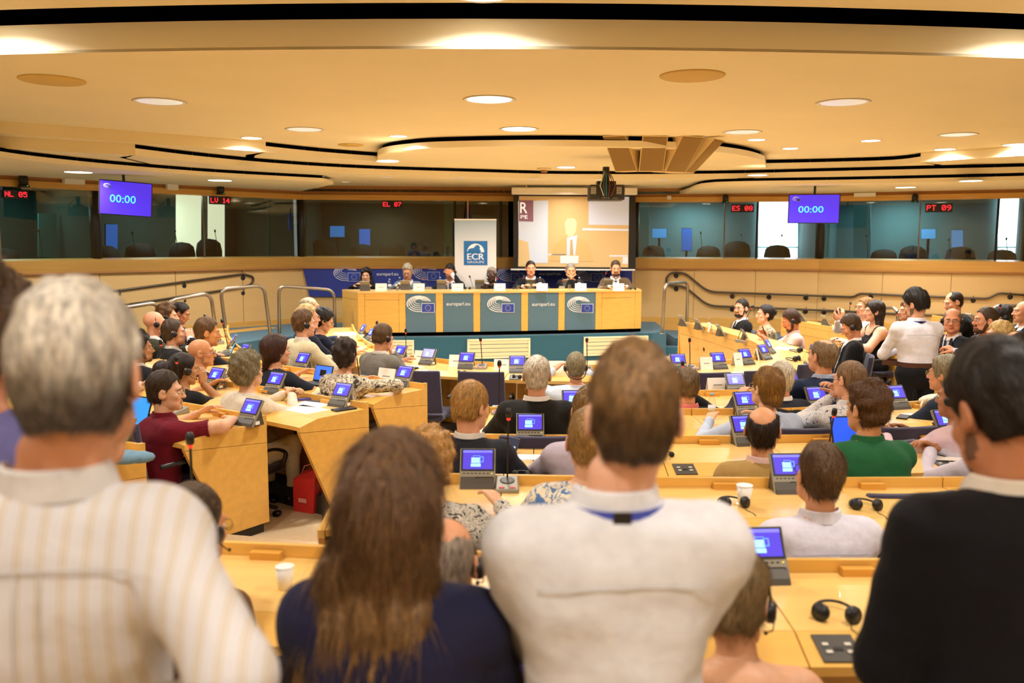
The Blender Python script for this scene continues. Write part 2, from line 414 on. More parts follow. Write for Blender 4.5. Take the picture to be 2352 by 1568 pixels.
booth_shell(2, [700, 1150, 1450], 2.3, M_BOOTH)
booth_shell(3, [1462, 1874], 2.0, M_BOOTHT)
booth_shell(4, [1886, 2346], 2.0, M_BOOTHT)
booth_shell(5, [2358, 2800], 2.0, M_BOOTHT)
def booth_fill(px, i, back, energy, col):  # fill lamps added to brighten the dim booth interiors
    p = seg_pt(px, i) - inward(i) * back
    t = empty('booth_fill_lamp', (p.x, p.y, 2.97)); m = mb(); m.box((0, 0, 0), (0.5, 0.12, 0.03)); m.build('housing', M_WHITE, t)
    l = bpy.data.lights.new('booth_fill_light', 'AREA'); l.size = 0.5; l.energy = energy; l.color = col
    lo = bpy.data.objects.new('booth_fill_light', l); COL.objects.link(lo); lo.parent = t; lo.location = (0, 0, -0.03)
    return tag(t, None, 'ceiling light', 'added fill lamps inside the interpreter booths')
for k, (px, i, e_, c_) in enumerate([(100, 0, 22, (.5, .95, .85)), (420, 1, 26, (.7, .95, .9)), (850, 2, 14, (.6, .95, .85)), (1600, 3, 34, (.75, .95, 1)), (2050, 4, 34, (.7, .95, 1))]):
    booth_fill(px, i, 1.2, e_, c_)['label'] = ['added fill lamp inside the darkest booth marked NL', 'added fill lamp inside the booth marked LV', 'added fill lamp inside the booth marked EL', 'added fill lamp inside the booth marked ES', 'added fill lamp inside the booth marked PT'][k]
# daylight windows and a lit doorway seen at the back of booths
def back_rect(i, px0, px1, py0, py1, back, name, matl, parent=None):
    n = inward(i); a = Vector(WALLP[i]) - n * back; b = Vector(WALLP[i + 1]) - n * back; e = b - a
    def hit(px, py):
        d = ray(px, py); det = e.x * (-d.y) + d.x * e.y; s = (-a.x * (-d.y) - d.x * a.y) / det; q = a + e * s; t = q.y / d.y
        return Vector((q.x, q.y, CAM_Z + d.z * t))
    c = [hit(px0, py1), hit(px1, py1), hit(px1, py0), hit(px0, py0)]
    m = mb(); m.slab(c, v3(-n * 0.02, 0)); return m.build(name, matl, parent), c
M_DAY = mat('daylit_blind', 'f4f8ff', 0.7, emit=4.0)
for k, (i, x0, x1) in enumerate([(3, 1742, 1832), (4, 2292, 2420)]):
    o, c = back_rect(i, x0, x1, 455, 566, 1.9, 'window_blind', M_DAY); tag(o, ['sunlit white roller blind behind booth marked ES', 'sunlit white roller blind behind booth marked PT'][k], 'blind')
    o, c = back_rect(i, x0, x1, 569, 592, 1.9, 'window_%d' % (30 + k), mat('daylit_glass', 'e8eef6', 0.5, emit=2.5)); struct(o)
o, c = back_rect(1, 405, 462, 440, 590, 1.7, 'door_1', mat('lit_door_glow', 'fff0cc', 0.6, emit=0.95)); struct(o)  # corridor light put into the door panels as their own glow
o, c = back_rect(1, 478, 516, 440, 590, 2.0, 'door_2', mat('lit_door_glow', 'fff0cc', 0.6, emit=0.95)); struct(o)
# teal curtains / cabinets inside the dark booths
for k, (i, x0, x1, y0, y1, bk, colr) in enumerate([(0, 88, 130, 490, 590, 1.2, '2b7470'), (0, 160, 205, 500, 592, 1.3, '1d6a5c'), (1, 615, 640, 450, 590, 0.9, '3a6a5e'), (1, 645, 672, 450, 590, 0.8, '1f7a5e'), (2, 1020, 1040, 440, 660, 0.9, '1f5a44'), (3, 1466, 1490, 467, 592, 1.0, '5aa0b0'), (4, 1960, 2000, 467, 600, 1.0, '5aa0c0')]):
    o, c = back_rect(i, x0, x1, y0, y1, bk, 'booth_curtain', mat('curtain_' + colr, colr, 0.8, emit=0.06)); tag(o, ['pale teal curtain strip inside booth marked NL', 'dark green curtain strip inside booth marked NL', 'grey green curtain strip beside the LV booth', 'bright green curtain strip beside the LV booth', 'dim green curtain strip behind the roll-up banner', 'pale blue curtain strip inside booth marked ES', 'pale blue curtain strip inside booth marked PT'][k], 'curtain')
# glowing booth screens, added; some stand in for reflections in the glass
def booth_screen(i, x0, x1, y0, y1, bk, label, colr):
    t = empty('added_booth_monitor'); o, c = back_rect(i, x0, x1, y0, y1, bk, 'screen', mat('boothscreen_' + colr, colr, 0.4, emit=0.5))
    ctr = sum(c, Vector()) / 4; t.location = (ctr.x, ctr.y, 1.0); bpy.context.view_layer.update(); o.parent = t; o.matrix_parent_inverse = Matrix.Translation(-Vector(t.location))
    m = mb(); n = inward(i); q = [(p - ctr) * 1.06 + ctr - v3(n * 0.03, 0) - Vector(t.location) for p in c]; m.slab(q, v3(-n * 0.03, 0)); m.build('housing', M_DARK, t)
    m = mb(); m.box((0, 0, (ctr.z - 1.0) / 2), (0.04, 0.04, ctr.z - 1.0)); bpy_o = m.build('stand', M_DARK, t); bpy_o.location = (-n.x * 0.05, -n.y * 0.05, 0)
    return tag(t, label, 'monitor', 'monitors added inside the interpreter booths')
booth_screen(2, 758, 791, 519, 544, 1.4, 'added small blue monitor inside booth marked EL', '2f7fd8')
booth_screen(2, 825, 850, 526, 572, 1.2, 'added tall blue monitor inside booth marked EL', '2a6fe0')
booth_screen(1, 244, 270, 515, 572, 1.2, 'added blue monitor below the hanging screen with NL booth', '2a6fd8')
booth_screen(3, 1498, 1531, 525, 546, 1.4, 'added small pale blue monitor in booth marked ES', '4f9ae0')
booth_screen(3, 1566, 1589, 525, 575, 1.2, 'added tall blue monitor in booth marked ES', '2f74e0')
booth_screen(4, 2116, 2149, 526, 548, 1.4, 'added small pale blue monitor in booth marked PT', '5aa2e4')
booth_screen(4, 2185, 2212, 528, 580, 1.2, 'added tall pale blue monitor in booth marked PT', '5f9fe8')
# booth chairs
BC = {}
def booth_chair(px, i, bk, wd, top_px, label):
    p = seg_pt(px, i) - inward(i) * bk; ang = math.atan2(inward(i).y, inward(i).x) + math.pi / 2
    t = empty('booth_chair', (p.x, p.y, 1.0), ang)
    if not BC:
        m = mb(True); pr = [(-.24, .0), (-.25, .25), (-.22, .38), (-.14, .44), (0, .46), (.14, .44), (.22, .38), (.25, .25), (.24, .0)]
        m.slab([Vector((x, 0.02 * math.cos(x * 6), z + .5)) for x, z in pr], (0, .06, 0)); BC['back'] = m.mesh('backrest', mat('booth_chair_fabric', '1d1613', 0.9))
        m = mb(); m.box((0, -.22, .45), (.46, .44, .08)); BC['seat'] = m.mesh('seat', mat('booth_chair_fabric', '1d1613', 0.9))
        m = mb(); m.tube([(0, -.2, .0), (0, -.2, .42)], .03); m.tube([(0, .02, .4), (0, .04, .6)], .025); BC['post'] = m.mesh('post', M_DARK)
    for k in ('back', 'seat', 'post'): add({'back': 'backrest'}.get(k, k), BC[k], t)
    z = P(px, top_px, p.y).z; t.scale = (wd, wd, max(.8, (z - 1.0) / .96))
    return tag(t, label, 'chair', 'chairs inside the interpreter booths')
for px, i, bk, wd, tp, lb in [(290, 1, .9, 1.0, 563, 'dark booth chair under the tilted hanging screen'), (374, 1, .9, 1.05, 558, 'dark booth chair before the grey booth wall'), (472, 1, .9, 1.0, 556, 'dark booth chair before the cream door'),
        (70, 0, .9, 1.0, 570, 'dark booth chair below the NL sign'), (530, 1, .8, 1.0, 548, 'dark booth chair below the LV sign'), (728, 2, .9, 1.0, 549, 'dark booth chair beside the wide dark mullion'), (895, 2, .9, 1.1, 556, 'dark booth chair below the EL sign'), (820, 2, 1.1, 1.0, 560, 'dark booth chair between the two blue monitors'), (960, 2, .9, 1.0, 562, 'dark booth chair beside the roll-up banner'),
        (1502, 3, .9, .95, 563, 'dark booth chair beside the projection screen'), (1635, 3, .9, 1.0, 564, 'dark booth chair before the teal wall of booth ES'), (1704, 3, .9, 1.1, 553, 'tall dark booth chair below the ES sign'), (1802, 3, .9, 1.05, 562, 'dark booth chair against the sunlit blind of booth ES'),
        (2022, 4, .9, 1.0, 572, 'low dark booth chair in booth marked PT'), (2092, 4, .9, 1.0, 564, 'dark booth chair beside the steel mullion of booth PT'), (2207, 4, .9, 1.05, 566, 'dark booth chair below the PT sign'), (2308, 4, .9, 1.0, 573, 'dark booth chair against the sunlit blind of booth PT')]:
    booth_chair(px, i, bk, wd, tp, lb)
# language signs
for px, py, i, s, w_ in [(40, 446, 0, 'NL 05', 48), (506, 460, 1, 'LV 14', 46), (902, 469, 2, 'EL 07', 41), (1702, 478, 3, 'ES 08', 45), (2152, 477, 4, 'PT 09', 50)]:
    n = inward(i); p = seg_pt(px, i) + n * 0.05; z = P(px, py, p.y).z; ang = math.atan2(n.y, n.x) + math.pi / 2
    t = empty('language_sign', (p.x, p.y, z), ang); wd = w_ * p.y / F_PX
    m = mb(); m.box((0, .02, 0), (wd * 1.12, .03, wd * 0.40)); m.build('housing', M_DARK, t)
    o = dot_text(s, wd).build('lettering', M_LEDRED, t)
    tag(t, 'black booth sign with red dot letters %s' % s, 'sign', 'language signs on the booths')
# small cameras on the window heads
def ptz(px, py, i, h, label):
    n = inward(i); p = seg_pt(px, i) + n * 0.14; z = P(px, py, p.y).z
    t = empty('dome_camera', (p.x, p.y, z)); h = h * p.y / F_PX
    m = mb(True); m.lathe([(.30 * h, 0), (.42 * h, .02 * h), (.40 * h, .14 * h), (.33 * h, .2 * h)], 16); m.build('base', M_DARK, t)
    m = mb(True); m.lathe([(.32 * h, .2 * h), (.34 * h, .6 * h), (.28 * h, .85 * h), (.1 * h, h), (1e-4, h)], 16); m.build('head', M_DARK2, t)
    m = mb(True); m.lathe([(.13 * h, 0), (.13 * h, .06 * h), (1e-4, .07 * h)], 12, Matrix.Translation((n.x * .33 * h, n.y * .33 * h, .6 * h)) @ Vector((0, 0, 1)).rotation_difference(Vector((n.x, n.y, 0))).to_matrix().to_4x4()); m.build('lens', M_DARK, t)
    m = mb(); m.box((n.x * .42 * h + .1 * h, n.y * .42 * h, .1 * h), (.04 * h, .04 * h, .04 * h)); m.build('status_light', mat('green_led', '80d020', .4, emit=2), t)
    return tag(t, label, 'camera', 'cameras above the booth windows')
ptz(52, 430, 0, 30, 'black conference camera above the NL sign'); ptz(502, 447, 1, 24, 'black conference camera above the LV sign')
ptz(1662, 466, 3, 20, 'black conference camera above the ES sign'); ptz(2097, 464, 4, 20, 'black conference camera above the PT sign')
# white boxes on the header band
for px, py, i, w_, h_, lb in [(172, 415, 0, 46, 16, 'white emergency light box beside the tilted screen'), (396, 428, 1, 26, 16, 'white sensor box between screen and LV sign'), (1534, 454, 3, 10, 9, 'small cream sensor box above the ES booth'), (1982, 447, 4, 46, 9, 'white emergency light box above the PT booth')]:
    n = inward(i); p = seg_pt(px, i) + n * .06; z = P(px, py, p.y).z; k = p.y / F_PX
    t = mb(); t.box((0, 0, 0), (w_ * k, .1, h_ * k)); o = add('wall_box', bevelled(t.mesh('wall_box', M_WHITE), .008)); o.location = (p.x, p.y, z); o.rotation_euler.z = math.atan2(n.y, n.x) + math.pi / 2; tag(o, lb, 'box')
# side and rear walls of the hall
for nm, pts in (('side_left', [(-11.5, 7.9), (-11.5, -3.2)]), ('side_right', [(12.4, 13.4), (12.4, -3.2)]), ('rear', [(-11.5, -3.2), (12.4, -3.2)])):
    a, b = Vector(pts[0]), Vector(pts[1]); m = mb(); m.slab([v3(a, -.2), v3(b, -.2), v3(b, 3.8), v3(a, 3.8)], (.05, -.05, 0)); struct(m.build('wall_' + nm, M_WALL))
# blue back panel with emblems behind the podium
n = inward(2)
def bw(px, py, off=0.06):
    a = Vector(WALLP[2]) + n * off; b = Vector(WALLP[3]) + n * off; e = b - a; d = ray(px, py); det = e.x * (-d.y) + d.x * e.y; s = (-a.x * (-d.y) - d.x * a.y) / det; q = a + e * s
    return Vector((q.x, q.y, CAM_Z + d.z * q.y / d.y))
m = mb(); m.slab([bw(711, 681), bw(1452, 684), bw(1452, 604), bw(692, 602)], v3(-n * .04, 0)); bwall = struct(m.build('wall_blue_panel', M_BLUEWALL))

# ------------------------------------------------------------------ ceiling
def arc_y(x, y0, k=0.018): return y0 + k * x * x
xs = [-12 + 24.5 * i / 40 for i in range(41)]
m = mb(); m.prism([(-12, -3.4), (12.5, -3.4)] + [(x, arc_y(x, 6.08)) for x in reversed(xs)], Z0, Z0 + .1); struct(m.build('ceiling_near', M_CEIL))
m = mb(); m.prism([(x, arc_y(x, 6.32)) for x in xs] + [(12.5, 21), (-12, 21)], Z1, Z1 + .02); struct(m.build('ceiling_main', M_CEIL))
m = mb(True)
for i in range(40):
    x0, x1 = xs[i], xs[i + 1]
    m.quad((x0, arc_y(x0, 6.32), Z1), (x1, arc_y(x1, 6.32), Z1), (x1, arc_y(x1, 6.32), Z1 + .205), (x0, arc_y(x0, 6.32), Z1 + .205))
struct(m.build('ceiling_fascia', M_FASCIA))
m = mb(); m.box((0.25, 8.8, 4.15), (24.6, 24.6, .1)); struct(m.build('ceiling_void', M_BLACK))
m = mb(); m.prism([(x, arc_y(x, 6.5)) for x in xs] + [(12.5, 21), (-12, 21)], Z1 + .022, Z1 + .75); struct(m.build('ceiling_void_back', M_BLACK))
def smooth_pts(pts, n=8):
    out = []
    for i in range(len(pts) - 1):
        p0 = Vector(pts[max(i - 1, 0)]); p1 = Vector(pts[i]); p2 = Vector(pts[i + 1]); p3 = Vector(pts[min(i + 2, len(pts) - 1)])
        for k in range(n):
            t = k / n
            out.append(0.5 * ((2 * p1) + (-p0 + p2) * t + (2 * p0 - 5 * p1 + 4 * p2 - p3) * t * t + (-p0 + 3 * p1 - 3 * p2 + p3) * t ** 3))
    out.append(Vector(pts[-1])); return out
def ceiling_slab(nm, front, back, zb, ztop, zup):
    fp = front; poly = [tuple(p) for p in fp] + back
    m = mb(); n_ = len(poly); m.mi = 0
    m._add([(p[0], p[1], zb) for p in poly], [tuple(reversed(range(n_)))]); m.mi = 1
    for i in range(n_):
        a, b = poly[i], poly[(i + 1) % n_]; m.quad((a[0], a[1], zb), (b[0], b[1], zb), (b[0], b[1], ztop), (a[0], a[1], ztop))
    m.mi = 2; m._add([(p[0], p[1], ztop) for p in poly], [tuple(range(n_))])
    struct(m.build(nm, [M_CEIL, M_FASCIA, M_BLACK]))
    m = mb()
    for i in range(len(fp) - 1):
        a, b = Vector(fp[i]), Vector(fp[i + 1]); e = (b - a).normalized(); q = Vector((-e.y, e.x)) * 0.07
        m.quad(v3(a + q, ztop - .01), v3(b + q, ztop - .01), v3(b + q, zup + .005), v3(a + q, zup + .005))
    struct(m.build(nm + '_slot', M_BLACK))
def cpx(lst, z): return [tuple(PZ(x, y, z).xy) for x, y in lst]
il = smooth_pts(cpx([(610, 325), (740, 339), (866, 349)], Z1), 4) + smooth_pts(cpx([(868, 334), (885, 327), (930, 320), (1010, 314), (1200, 310), (1400, 311), (1560, 315), (1660, 326), (1720, 336), (1757, 348)], Z1), 4) + smooth_pts(cpx([(1760, 366), (1900, 363), (2050, 358), (2115, 350)], Z1), 4)
ceiling_slab('ceiling_island', il, [(il[-1].x + .5, il[-1].y + .4), (9, 18.5), (-5.5, 18.5), (il[0].x - .4, il[0].y + .4)], Z2, Z1 - .06, Z1)
rg = smooth_pts(cpx([(310, 330), (450, 348), (600, 363), (750, 374), (900, 381), (1100, 387), (1300, 392), (1640, 391), (1900, 385), (2100, 380), (2352, 374), (2600, 366)], Z2), 4)
ceiling_slab('ceiling_ring', rg, [(12.4, rg[-1].y + .3), (12.4, 19.5), (-5.4, 19.5), (rg[0].x - .35, rg[0].y + .3)], Z3, Z2 - .055, Z2)
rl = smooth_pts(cpx([(-500, 215), (-250, 285), (0, 337), (150, 357), (300, 372), (500, 388), (745, 402)], Z3), 4)
ceiling_slab('ceiling_ring_left', rl, [(rl[-1].x + .02, rl[-1].y + .6), (-4.4, 17.6), (-8, 17.4), (-12, 12), (-12, rl[0].y)], Z4, Z3 - .05, Z3)
rr_ = smooth_pts(cpx([(1585, 424), (1640, 411), (1900, 406), (2100, 402), (2352, 396), (2600, 388)], Z3), 4)
ceiling_slab('ceiling_ring_right', rr_, [(12.4, rr_[-1].y + .3), (12.4, 17), (7, 18), (rr_[0].x + .02, 17.6)], Z4, Z3 - .05, Z3)
# closed soffits that carry the lower levels on to the side walls
def soffit(nm, poly, zb, zt): m = mb(); m.prism(poly, zb, zt); struct(m.build(nm, M_CEIL))
soffit('ceiling_wing_left', [(-12, 6.8), (-7.5, 8.9), (-5.2, 10.6), (il[0].x, il[0].y), (il[0].x - .3, il[0].y + .5), (-5.5, 18.5), (-12, 18.5)], Z2, Z1)
soffit('ceiling_wing_left_low', [(-12, 7.6), (-8.0, 9.4), (-6.0, 10.4), (rg[0].x, rg[0].y), (rg[0].x - .3, rg[0].y + .4), (-5.3, 19), (-12, 19)], Z3, Z2)
soffit('ceiling_wing_right', [(il[-1].x, il[-1].y), (8.2, 10.9), (12.4, 8.6), (12.4, 18.5), (8.8, 18.5), (il[-1].x + .4, il[-1].y + .4)], Z2, Z1)
for k_ in range(1, len(WALLP) - 1):
    q_ = Vector(WALLP[k_]) - inward(k_) * .06; m = mb(True); m.lathe([(.085, ZS - .05), (.085, ZT + .05)], 14, Matrix.Translation((q_.x, q_.y, 0))); struct(m.build('wall_corner_post', M_FRAME))
# ceiling lights: pixel, plane, radius, lit
def lamps(lst):
    for k, (px, py, z, r, lit, lb) in enumerate(lst):
        p = PZ(px, py, z); downlight(p.x, p.y, z, r, lit, lb)
lamps([(367, 233, Z1, .235, False, 'large faceted downlight above the tilted screen'), (1124, 228, Z1, .235, True, 'large glowing downlight midway across the ceiling'), (1937, 235, Z1, .235, False, 'large faceted downlight above the RIGHT booth screen'.replace('RIGHT', 'ES')),
       (700, 297, Z1, .22, False, 'faceted downlight in line with the wide dark mullion'), (1192, 296, Z1, .22, True, 'glowing downlight just before the round ceiling island'), (1705, 303, Z1, .22, False, 'faceted downlight just past the loudspeaker fan'),
       (287, 307, Z1, .2, False, 'downlight beside the pointed tip of the ceiling slot'), (578, 317, Z1, .14, True, 'small glowing downlight at the tip of the inner slot'), (472, 337, Z1, .12, True, 'small downlight between the two slot tips'), (247, 324, Z1, .16, True, 'small downlight above the outer ceiling slot'),
       (205, 352, Z1, .14, True, 'small downlight over the outer slot above the NL booth'), (15, 324, Z1, .2, True, 'downlight at the picture edge above the NL booth'), (915, 313, Z1, .12, True, 'small downlight where the island slot begins'), (1738, 321, Z1, .12, True, 'small downlight where the island slot ends'),
       (1815, 341, Z1, .12, True, 'small downlight above the short slot'), (2000, 323, Z1, .13, True, 'small downlight over the pointed end of the short slot'), (2200, 309, Z1, .22, False, 'faceted downlight above the PT booth'), (2170, 343, Z1, .15, True, 'small downlight above the PT sign'), (2180, 364, Z1, .14, True, 'small lower downlight above the PT sign'), (2335, 332, Z1, .18, True, 'downlight at the picture edge above the PT booth'),
       (180, 395, Z4, .2, True, 'downlight in the low ring above the white emergency box'), (505, 414, Z4, .2, True, 'downlight in the low ring above the LV sign'), (890, 370, Z3, .16, True, 'downlight in the ring above the podium woman'), (1300, 384, Z2, .16, True, 'downlight in the island underside near the projector'), (1740, 402, Z3, .16, True, 'downlight in the ring before the ES booth'), (2080, 430, Z4, .18, True, 'downlight in the low ring above the standing man'), (2230, 415, Z4, .18, True, 'downlight in the low ring above the PT booth glass')])
for x, y, z, lb in [(-3.2, 14.6, Z3, 'added fill downlight over the railing hoop beside the podium'), (-2.1, 14.75, Z3, 'added fill downlight over the curly-haired podium woman'), (-.9, 14.9, Z3, 'added fill downlight over the banner'), (.35, 15.0, Z3, 'added fill downlight over the podium speaker'), (1.5, 15.1, Z3, 'added fill downlight over the folded hands at the podium'), (2.6, 15.2, Z3, 'added fill downlight over the brown jacket at the podium'), (-3.0, 15.9, Z3, 'added fill downlight over the blue back panel start'), (1.0, 16.1, Z3, 'added fill downlight before the screen case')]:
    downlight(x, y, z, .09, False, lb, .42)  # extra lamps added to brighten the podium
for k, (x, y) in enumerate([(-3.75, 6.12), (-.2, 5.84), (3.75, 6.1), (-5.6, 3.0), (-2.0, 2.6), (1.7, 2.6), (5.4, 3.0), (-3.6, .4), (0, .2), (3.6, .4), (-2, -1.8), (2, -1.8), (-7.4, 5.6), (7.4, 5.6), (-7, .5), (7, .5)]):
    downlight(x, y, Z0, .22, True, 'glowing high-ceiling downlight over the standing visitors, out-of-view ones added as fill', 1.5 if k < 3 else .85)  # beyond the row at the fascia, unseen lamps added as fill light
# blank round speaker covers
for px, py, r, lb in [(120, 183, .25, 'tan round speaker cover above the tilted screen'), (1590, 173, .25, 'tan round speaker cover before the loudspeaker fan'), (806, 332, .17, 'tan round speaker cover by the inner slot')]:
    p = PZ(px, py, Z1); m = mb(True); m.lathe([(r * 1.05, 0), (r * 1.05, -.008), (r, -.014), (1e-4, -.016)], 28); o = m.build('ceiling_speaker', mat('tan_grille', 'd8b664', .7)); o.location = p; tag(o, lb, 'speaker')
# smoke detector
for px, py, z, lb in [(66, 287, Z1, 'cream smoke detector above the NL booth'), (1250, 386, Z2, 'small cream smoke detector under the ceiling island')]:
    p = PZ(px, py, z); t = empty('smoke_detector', p); m = mb(True); m.lathe([(.12, 0), (.12, -.02), (.07, -.035)], 18); m.build('base', mat('cream_plastic', 'e6cf9c', .5), t); m = mb(True); m.lathe([(.05, -.035), (.055, -.07), (1e-4, -.075)], 16); m.build('sensor', M_WALLBAND, t); tag(t, lb, 'smoke detector')

# slim microphones inside the booths
def booth_mic(px, i, tp, label):
    n_ = inward(i); p = seg_pt(px, i) - n_ * .33; t = empty('booth_microphone', (p.x, p.y, ZS - .08)); z = P(px, tp, p.y).z - (ZS - .08)
    m = mb(); m.box((0, 0, .015), (.1, .1, .03)); m.build('base', M_DARK, t); m = mb(True); m.tube([(.02, 0, .02), (.015, 0, z * .5), (-.015, 0, z)], .006, 6); m.build('stem', M_DARK, t); m = mb(True); m.ball((-.016, 0, z + .02), (.018, .018, .03), 10); m.build('windscreen', M_DARK, t)
    return tag(t, label, 'microphone', 'slim microphones inside the booths')
for a in [(116, 0, 533, 'slim booth microphone before the pale teal curtain'), (326, 1, 537, 'slim booth microphone under the tilted screen'), (425, 1, 533, 'slim booth microphone before the cream door'), (517, 1, 533, 'slim booth microphone beside the LV sign'), (600, 1, 540, 'slim booth microphone before the green strip'), (738, 2, 534, 'slim booth microphone beside the small blue monitor'), (1016, 2, 538, 'slim booth microphone beside the banner'), (1613, 3, 537, 'slim booth microphone beside the tall ES monitor'), (1708, 3, 541, 'slim booth microphone before the tall booth chair'), (1803, 3, 543, 'slim booth microphone against the ES blind'), (1988, 4, 544, 'slim booth microphone in the PT booth'), (2180, 4, 553, 'slim booth microphone beside the tall PT monitor'), (2315, 4, 551, 'slim booth microphone against the PT blind')]:
    booth_mic(*a)
# ------------------------------------------------------------------ emblem: hemicycle rings with a small starred flag
def emblem_parts(w):
    """meshes in the xz plane facing -y, width w, centred"""
    ring = mb(); cx = -0.06 * w
    for k in range(5):
        a0, b0 = 0.44 * w * (1 - .155 * k), 0.29 * w * (1 - .17 * k); th = 0.036 * w * (1 - .08 * k)
        N = 44
        t0, t1 = R(18 + 0 * k), R(282)
        for i in range(N):
            u0, u1 = t0 + (t1 - t0) * i / N, t0 + (t1 - t0) * (i + 1) / N
            if 9 <= i % 22 <= 9 and k < 4: continue
            zc = .02 * w * k
            p = lambda u, f: Vector((cx + a0 * f * math.cos(u), -.004, zc + b0 * f * math.sin(u)))
            f = 1 - th / a0
            ring.quad(p(u0, 1), p(u1, 1), p(u1, f), p(u0, f))
    fan = mb()
    for i in range(6):
        u0, u1 = R(62 + 9.5 * i), R(62 + 9.5 * (i + 1) - 2)
        p = lambda u, f: Vector((cx + .40 * w * f * math.cos(u), -.0045, .03 * w + .27 * w * f * math.sin(u)))
        fan.quad(p(u0, .95), p(u1, .95), p(u1, .5), p(u0, .5))
    fl = mb(); fx0, fx1, fz0, fz1 = .04 * w, .48 * w, -.3 * w, .0 * w
    fl.box(((fx0 + fx1) / 2, -.006, (fz0 + fz1) / 2), (fx1 - fx0, .004, fz1 - fz0))
    bd = mb(); bd.box(((fx0 + fx1) / 2, -.004, (fz0 + fz1) / 2), (fx1 - fx0 + .03 * w, .003, fz1 - fz0 + .03 * w))
    st = mb(); sx, sz, sr = (fx0 + fx1) / 2, (fz0 + fz1) / 2, .095 * w
    for i in range(12):
        a = 2 * math.pi * i / 12; c = Vector((sx + sr * math.cos(a), -.009, sz + sr * math.sin(a))); vs = []
        for j in range(10):
            r_ = (.017 if j % 2 == 0 else .007) * w; b = math.pi / 2 + math.pi * j / 5; vs.append(c + Vector((r_ * math.cos(b), 0, r_ * math.sin(b))))
        st._add(vs, [tuple(range(10))])
    return ring, fan, fl, bd, st
_emb = {}
def emblem(parent, loc, rz, w, dim=False):
    """flat printed emblem, parts of parent"""
    if w not in _emb:
        a = emblem_parts(w); b = mb()
        for k, q in enumerate(a):
            b.mi = [0, 0, 1, 0, 2][k]; b._add(q.v, q.f)
        _emb[w] = b
    me = _emb[w].mesh('emblem_print', [M_LOGO if not dim else mat('logo_dim', 'c4cbe6', .6), M_FLAG, M_GOLD])
    o = add('emblem_print', me, parent); o.location = loc; o.rotation_euler.z = rz
    return o
_txt = {}
def lettering(parent, loc, rz, txt, width, matl, height=None):
    k = (txt, round(width, 3), matl.name, height)
    if k not in _txt:
        me = text_mesh(txt, width, height); me.materials.append(matl); _txt[k] = me
    o = add('lettering', _txt[k], parent); o.location = loc; o.rotation_euler.z = rz
    return o
# emblems on the blue wall
ang2 = math.atan2(n.y, n.x) + math.pi / 2
for px, py in [(797, 627), (980, 625), (1172, 628), (1356, 628)]:
    emblem(bwall, bw(px, py, .07), ang2, .52, True)
for px, py in [(890, 630), (1263, 629)]:
    lettering(bwall, bw(px, py, .07), ang2, 'europarl.eu', .42, M_LOGO)

# ------------------------------------------------------------------ podium desk
POD = [(820, 14.45), (930, 14.52), (1000, 14.60), (1017, 14.62), (1087, 14.70), (1103, 14.72), (1198, 14.86), (1214, 14.89), (1284, 15.0), (1299, 15.03), (1370, 15.15), (1476, 15.38)]
ZP = 1.19
def podx(px, y): return Vector((ray(px, 556).x / ray(px, 556).y * y, y))
pod = empty('podium_desk', (0, 15.2, .46)); tag(pod, 'long maple podium desk with grey blue emblem panels', 'desk'); po = Vector(pod.location)
pp = [podx(px, y) for px, y in POD]
for i in range(len(pp) - 1):
    a, b = pp[i], pp[i + 1]; e = (b - a).normalized(); nf = Vector((e.y, -e.x)); teal = i in (1, 3, 5, 7, 9); rz = math.atan2(e.y, e.x)
    m = mb(); g = e * .004
    if teal:
        m.slab([v3(a + g, .53) - po, v3(b - g, .53) - po, v3(b - g, ZP - .005) - po, v3(a + g, ZP - .005) - po], v3(nf * -.02, 0)); pn = m.build('front_panel', M_TEAL, pod)
        c = (a + b) / 2 + nf * .004; L = (b - a).length
        if i in (1, 5, 9): emblem(pn, v3(c, P(1150, 698, c.y).z) - po, rz, .47 if i != 5 else .47)
        else: lettering(pn, v3(c, P(1150, 699, c.y).z) - po, rz, 'europarl.eu', .40, M_LOGO)
    else:
        big = (b - a).length > .5
        sec = [(.0, 1)] if not big else [(0, .14), (.14, .86), (.86, 1)]
        for s0, s1 in (sec if big else [(0, 1)]):
            q0, q1 = a + (b - a) * s0 + e * .002, a + (b - a) * s1 - e * .002
            if big and s0 == .14:
                for z0, z1 in ((.53, ZP - .115), (ZP - .11, ZP - .005)):
                    m = mb(); m.slab([v3(q0, z0) - po, v3(q1, z0) - po, v3(q1, z1) - po, v3(q0, z1) - po], v3(nf * -.02, 0)); m.build('front_panel', M_WOOD, pod)
            else:
                m = mb(); m.slab([v3(q0, .53) - po, v3(q1, .53) - po, v3(q1, ZP - .005) - po, v3(q0, ZP - .005) - po], v3(nf * -.02, 0)); m.build('front_panel', M_WOOD, pod)
# left end return
a = pp[0]; b = podx(784, 15.15)
for z0, z1 in ((.53, ZP - .115), (ZP - .11, ZP - .005)):
    m = mb(); m.slab([v3(b, z0) - po, v3(a, z0) - po, v3(a, z1) - po, v3(b, z1) - po], (.02, .01, 0)); m.build('end_panel', M_WOOD, pod)
a = pp[-1]; b = a + Vector((.02, .72))
m = mb(); m.slab([v3(a, .53) - po, v3(b, .53) - po, v3(b, ZP - .005) - po, v3(a, ZP - .005) - po], (-.02, 0, 0)); m.build('end_panel', M_WOOD, pod)
top = [p.copy() for p in pp] + [pp[-1] + Vector((.02, .75))] + [p + Vector((.12, .75)) for p in reversed(pp[1:-1])] + [podx(784, 15.15)]
m = mb(); m.prism([(p.x - po.x, p.y - po.y - .012) for p in top], ZP - .005 - po.z, ZP + .025 - po.z); m.build('worktop', M_WOODTOP, pod)
m = mb()
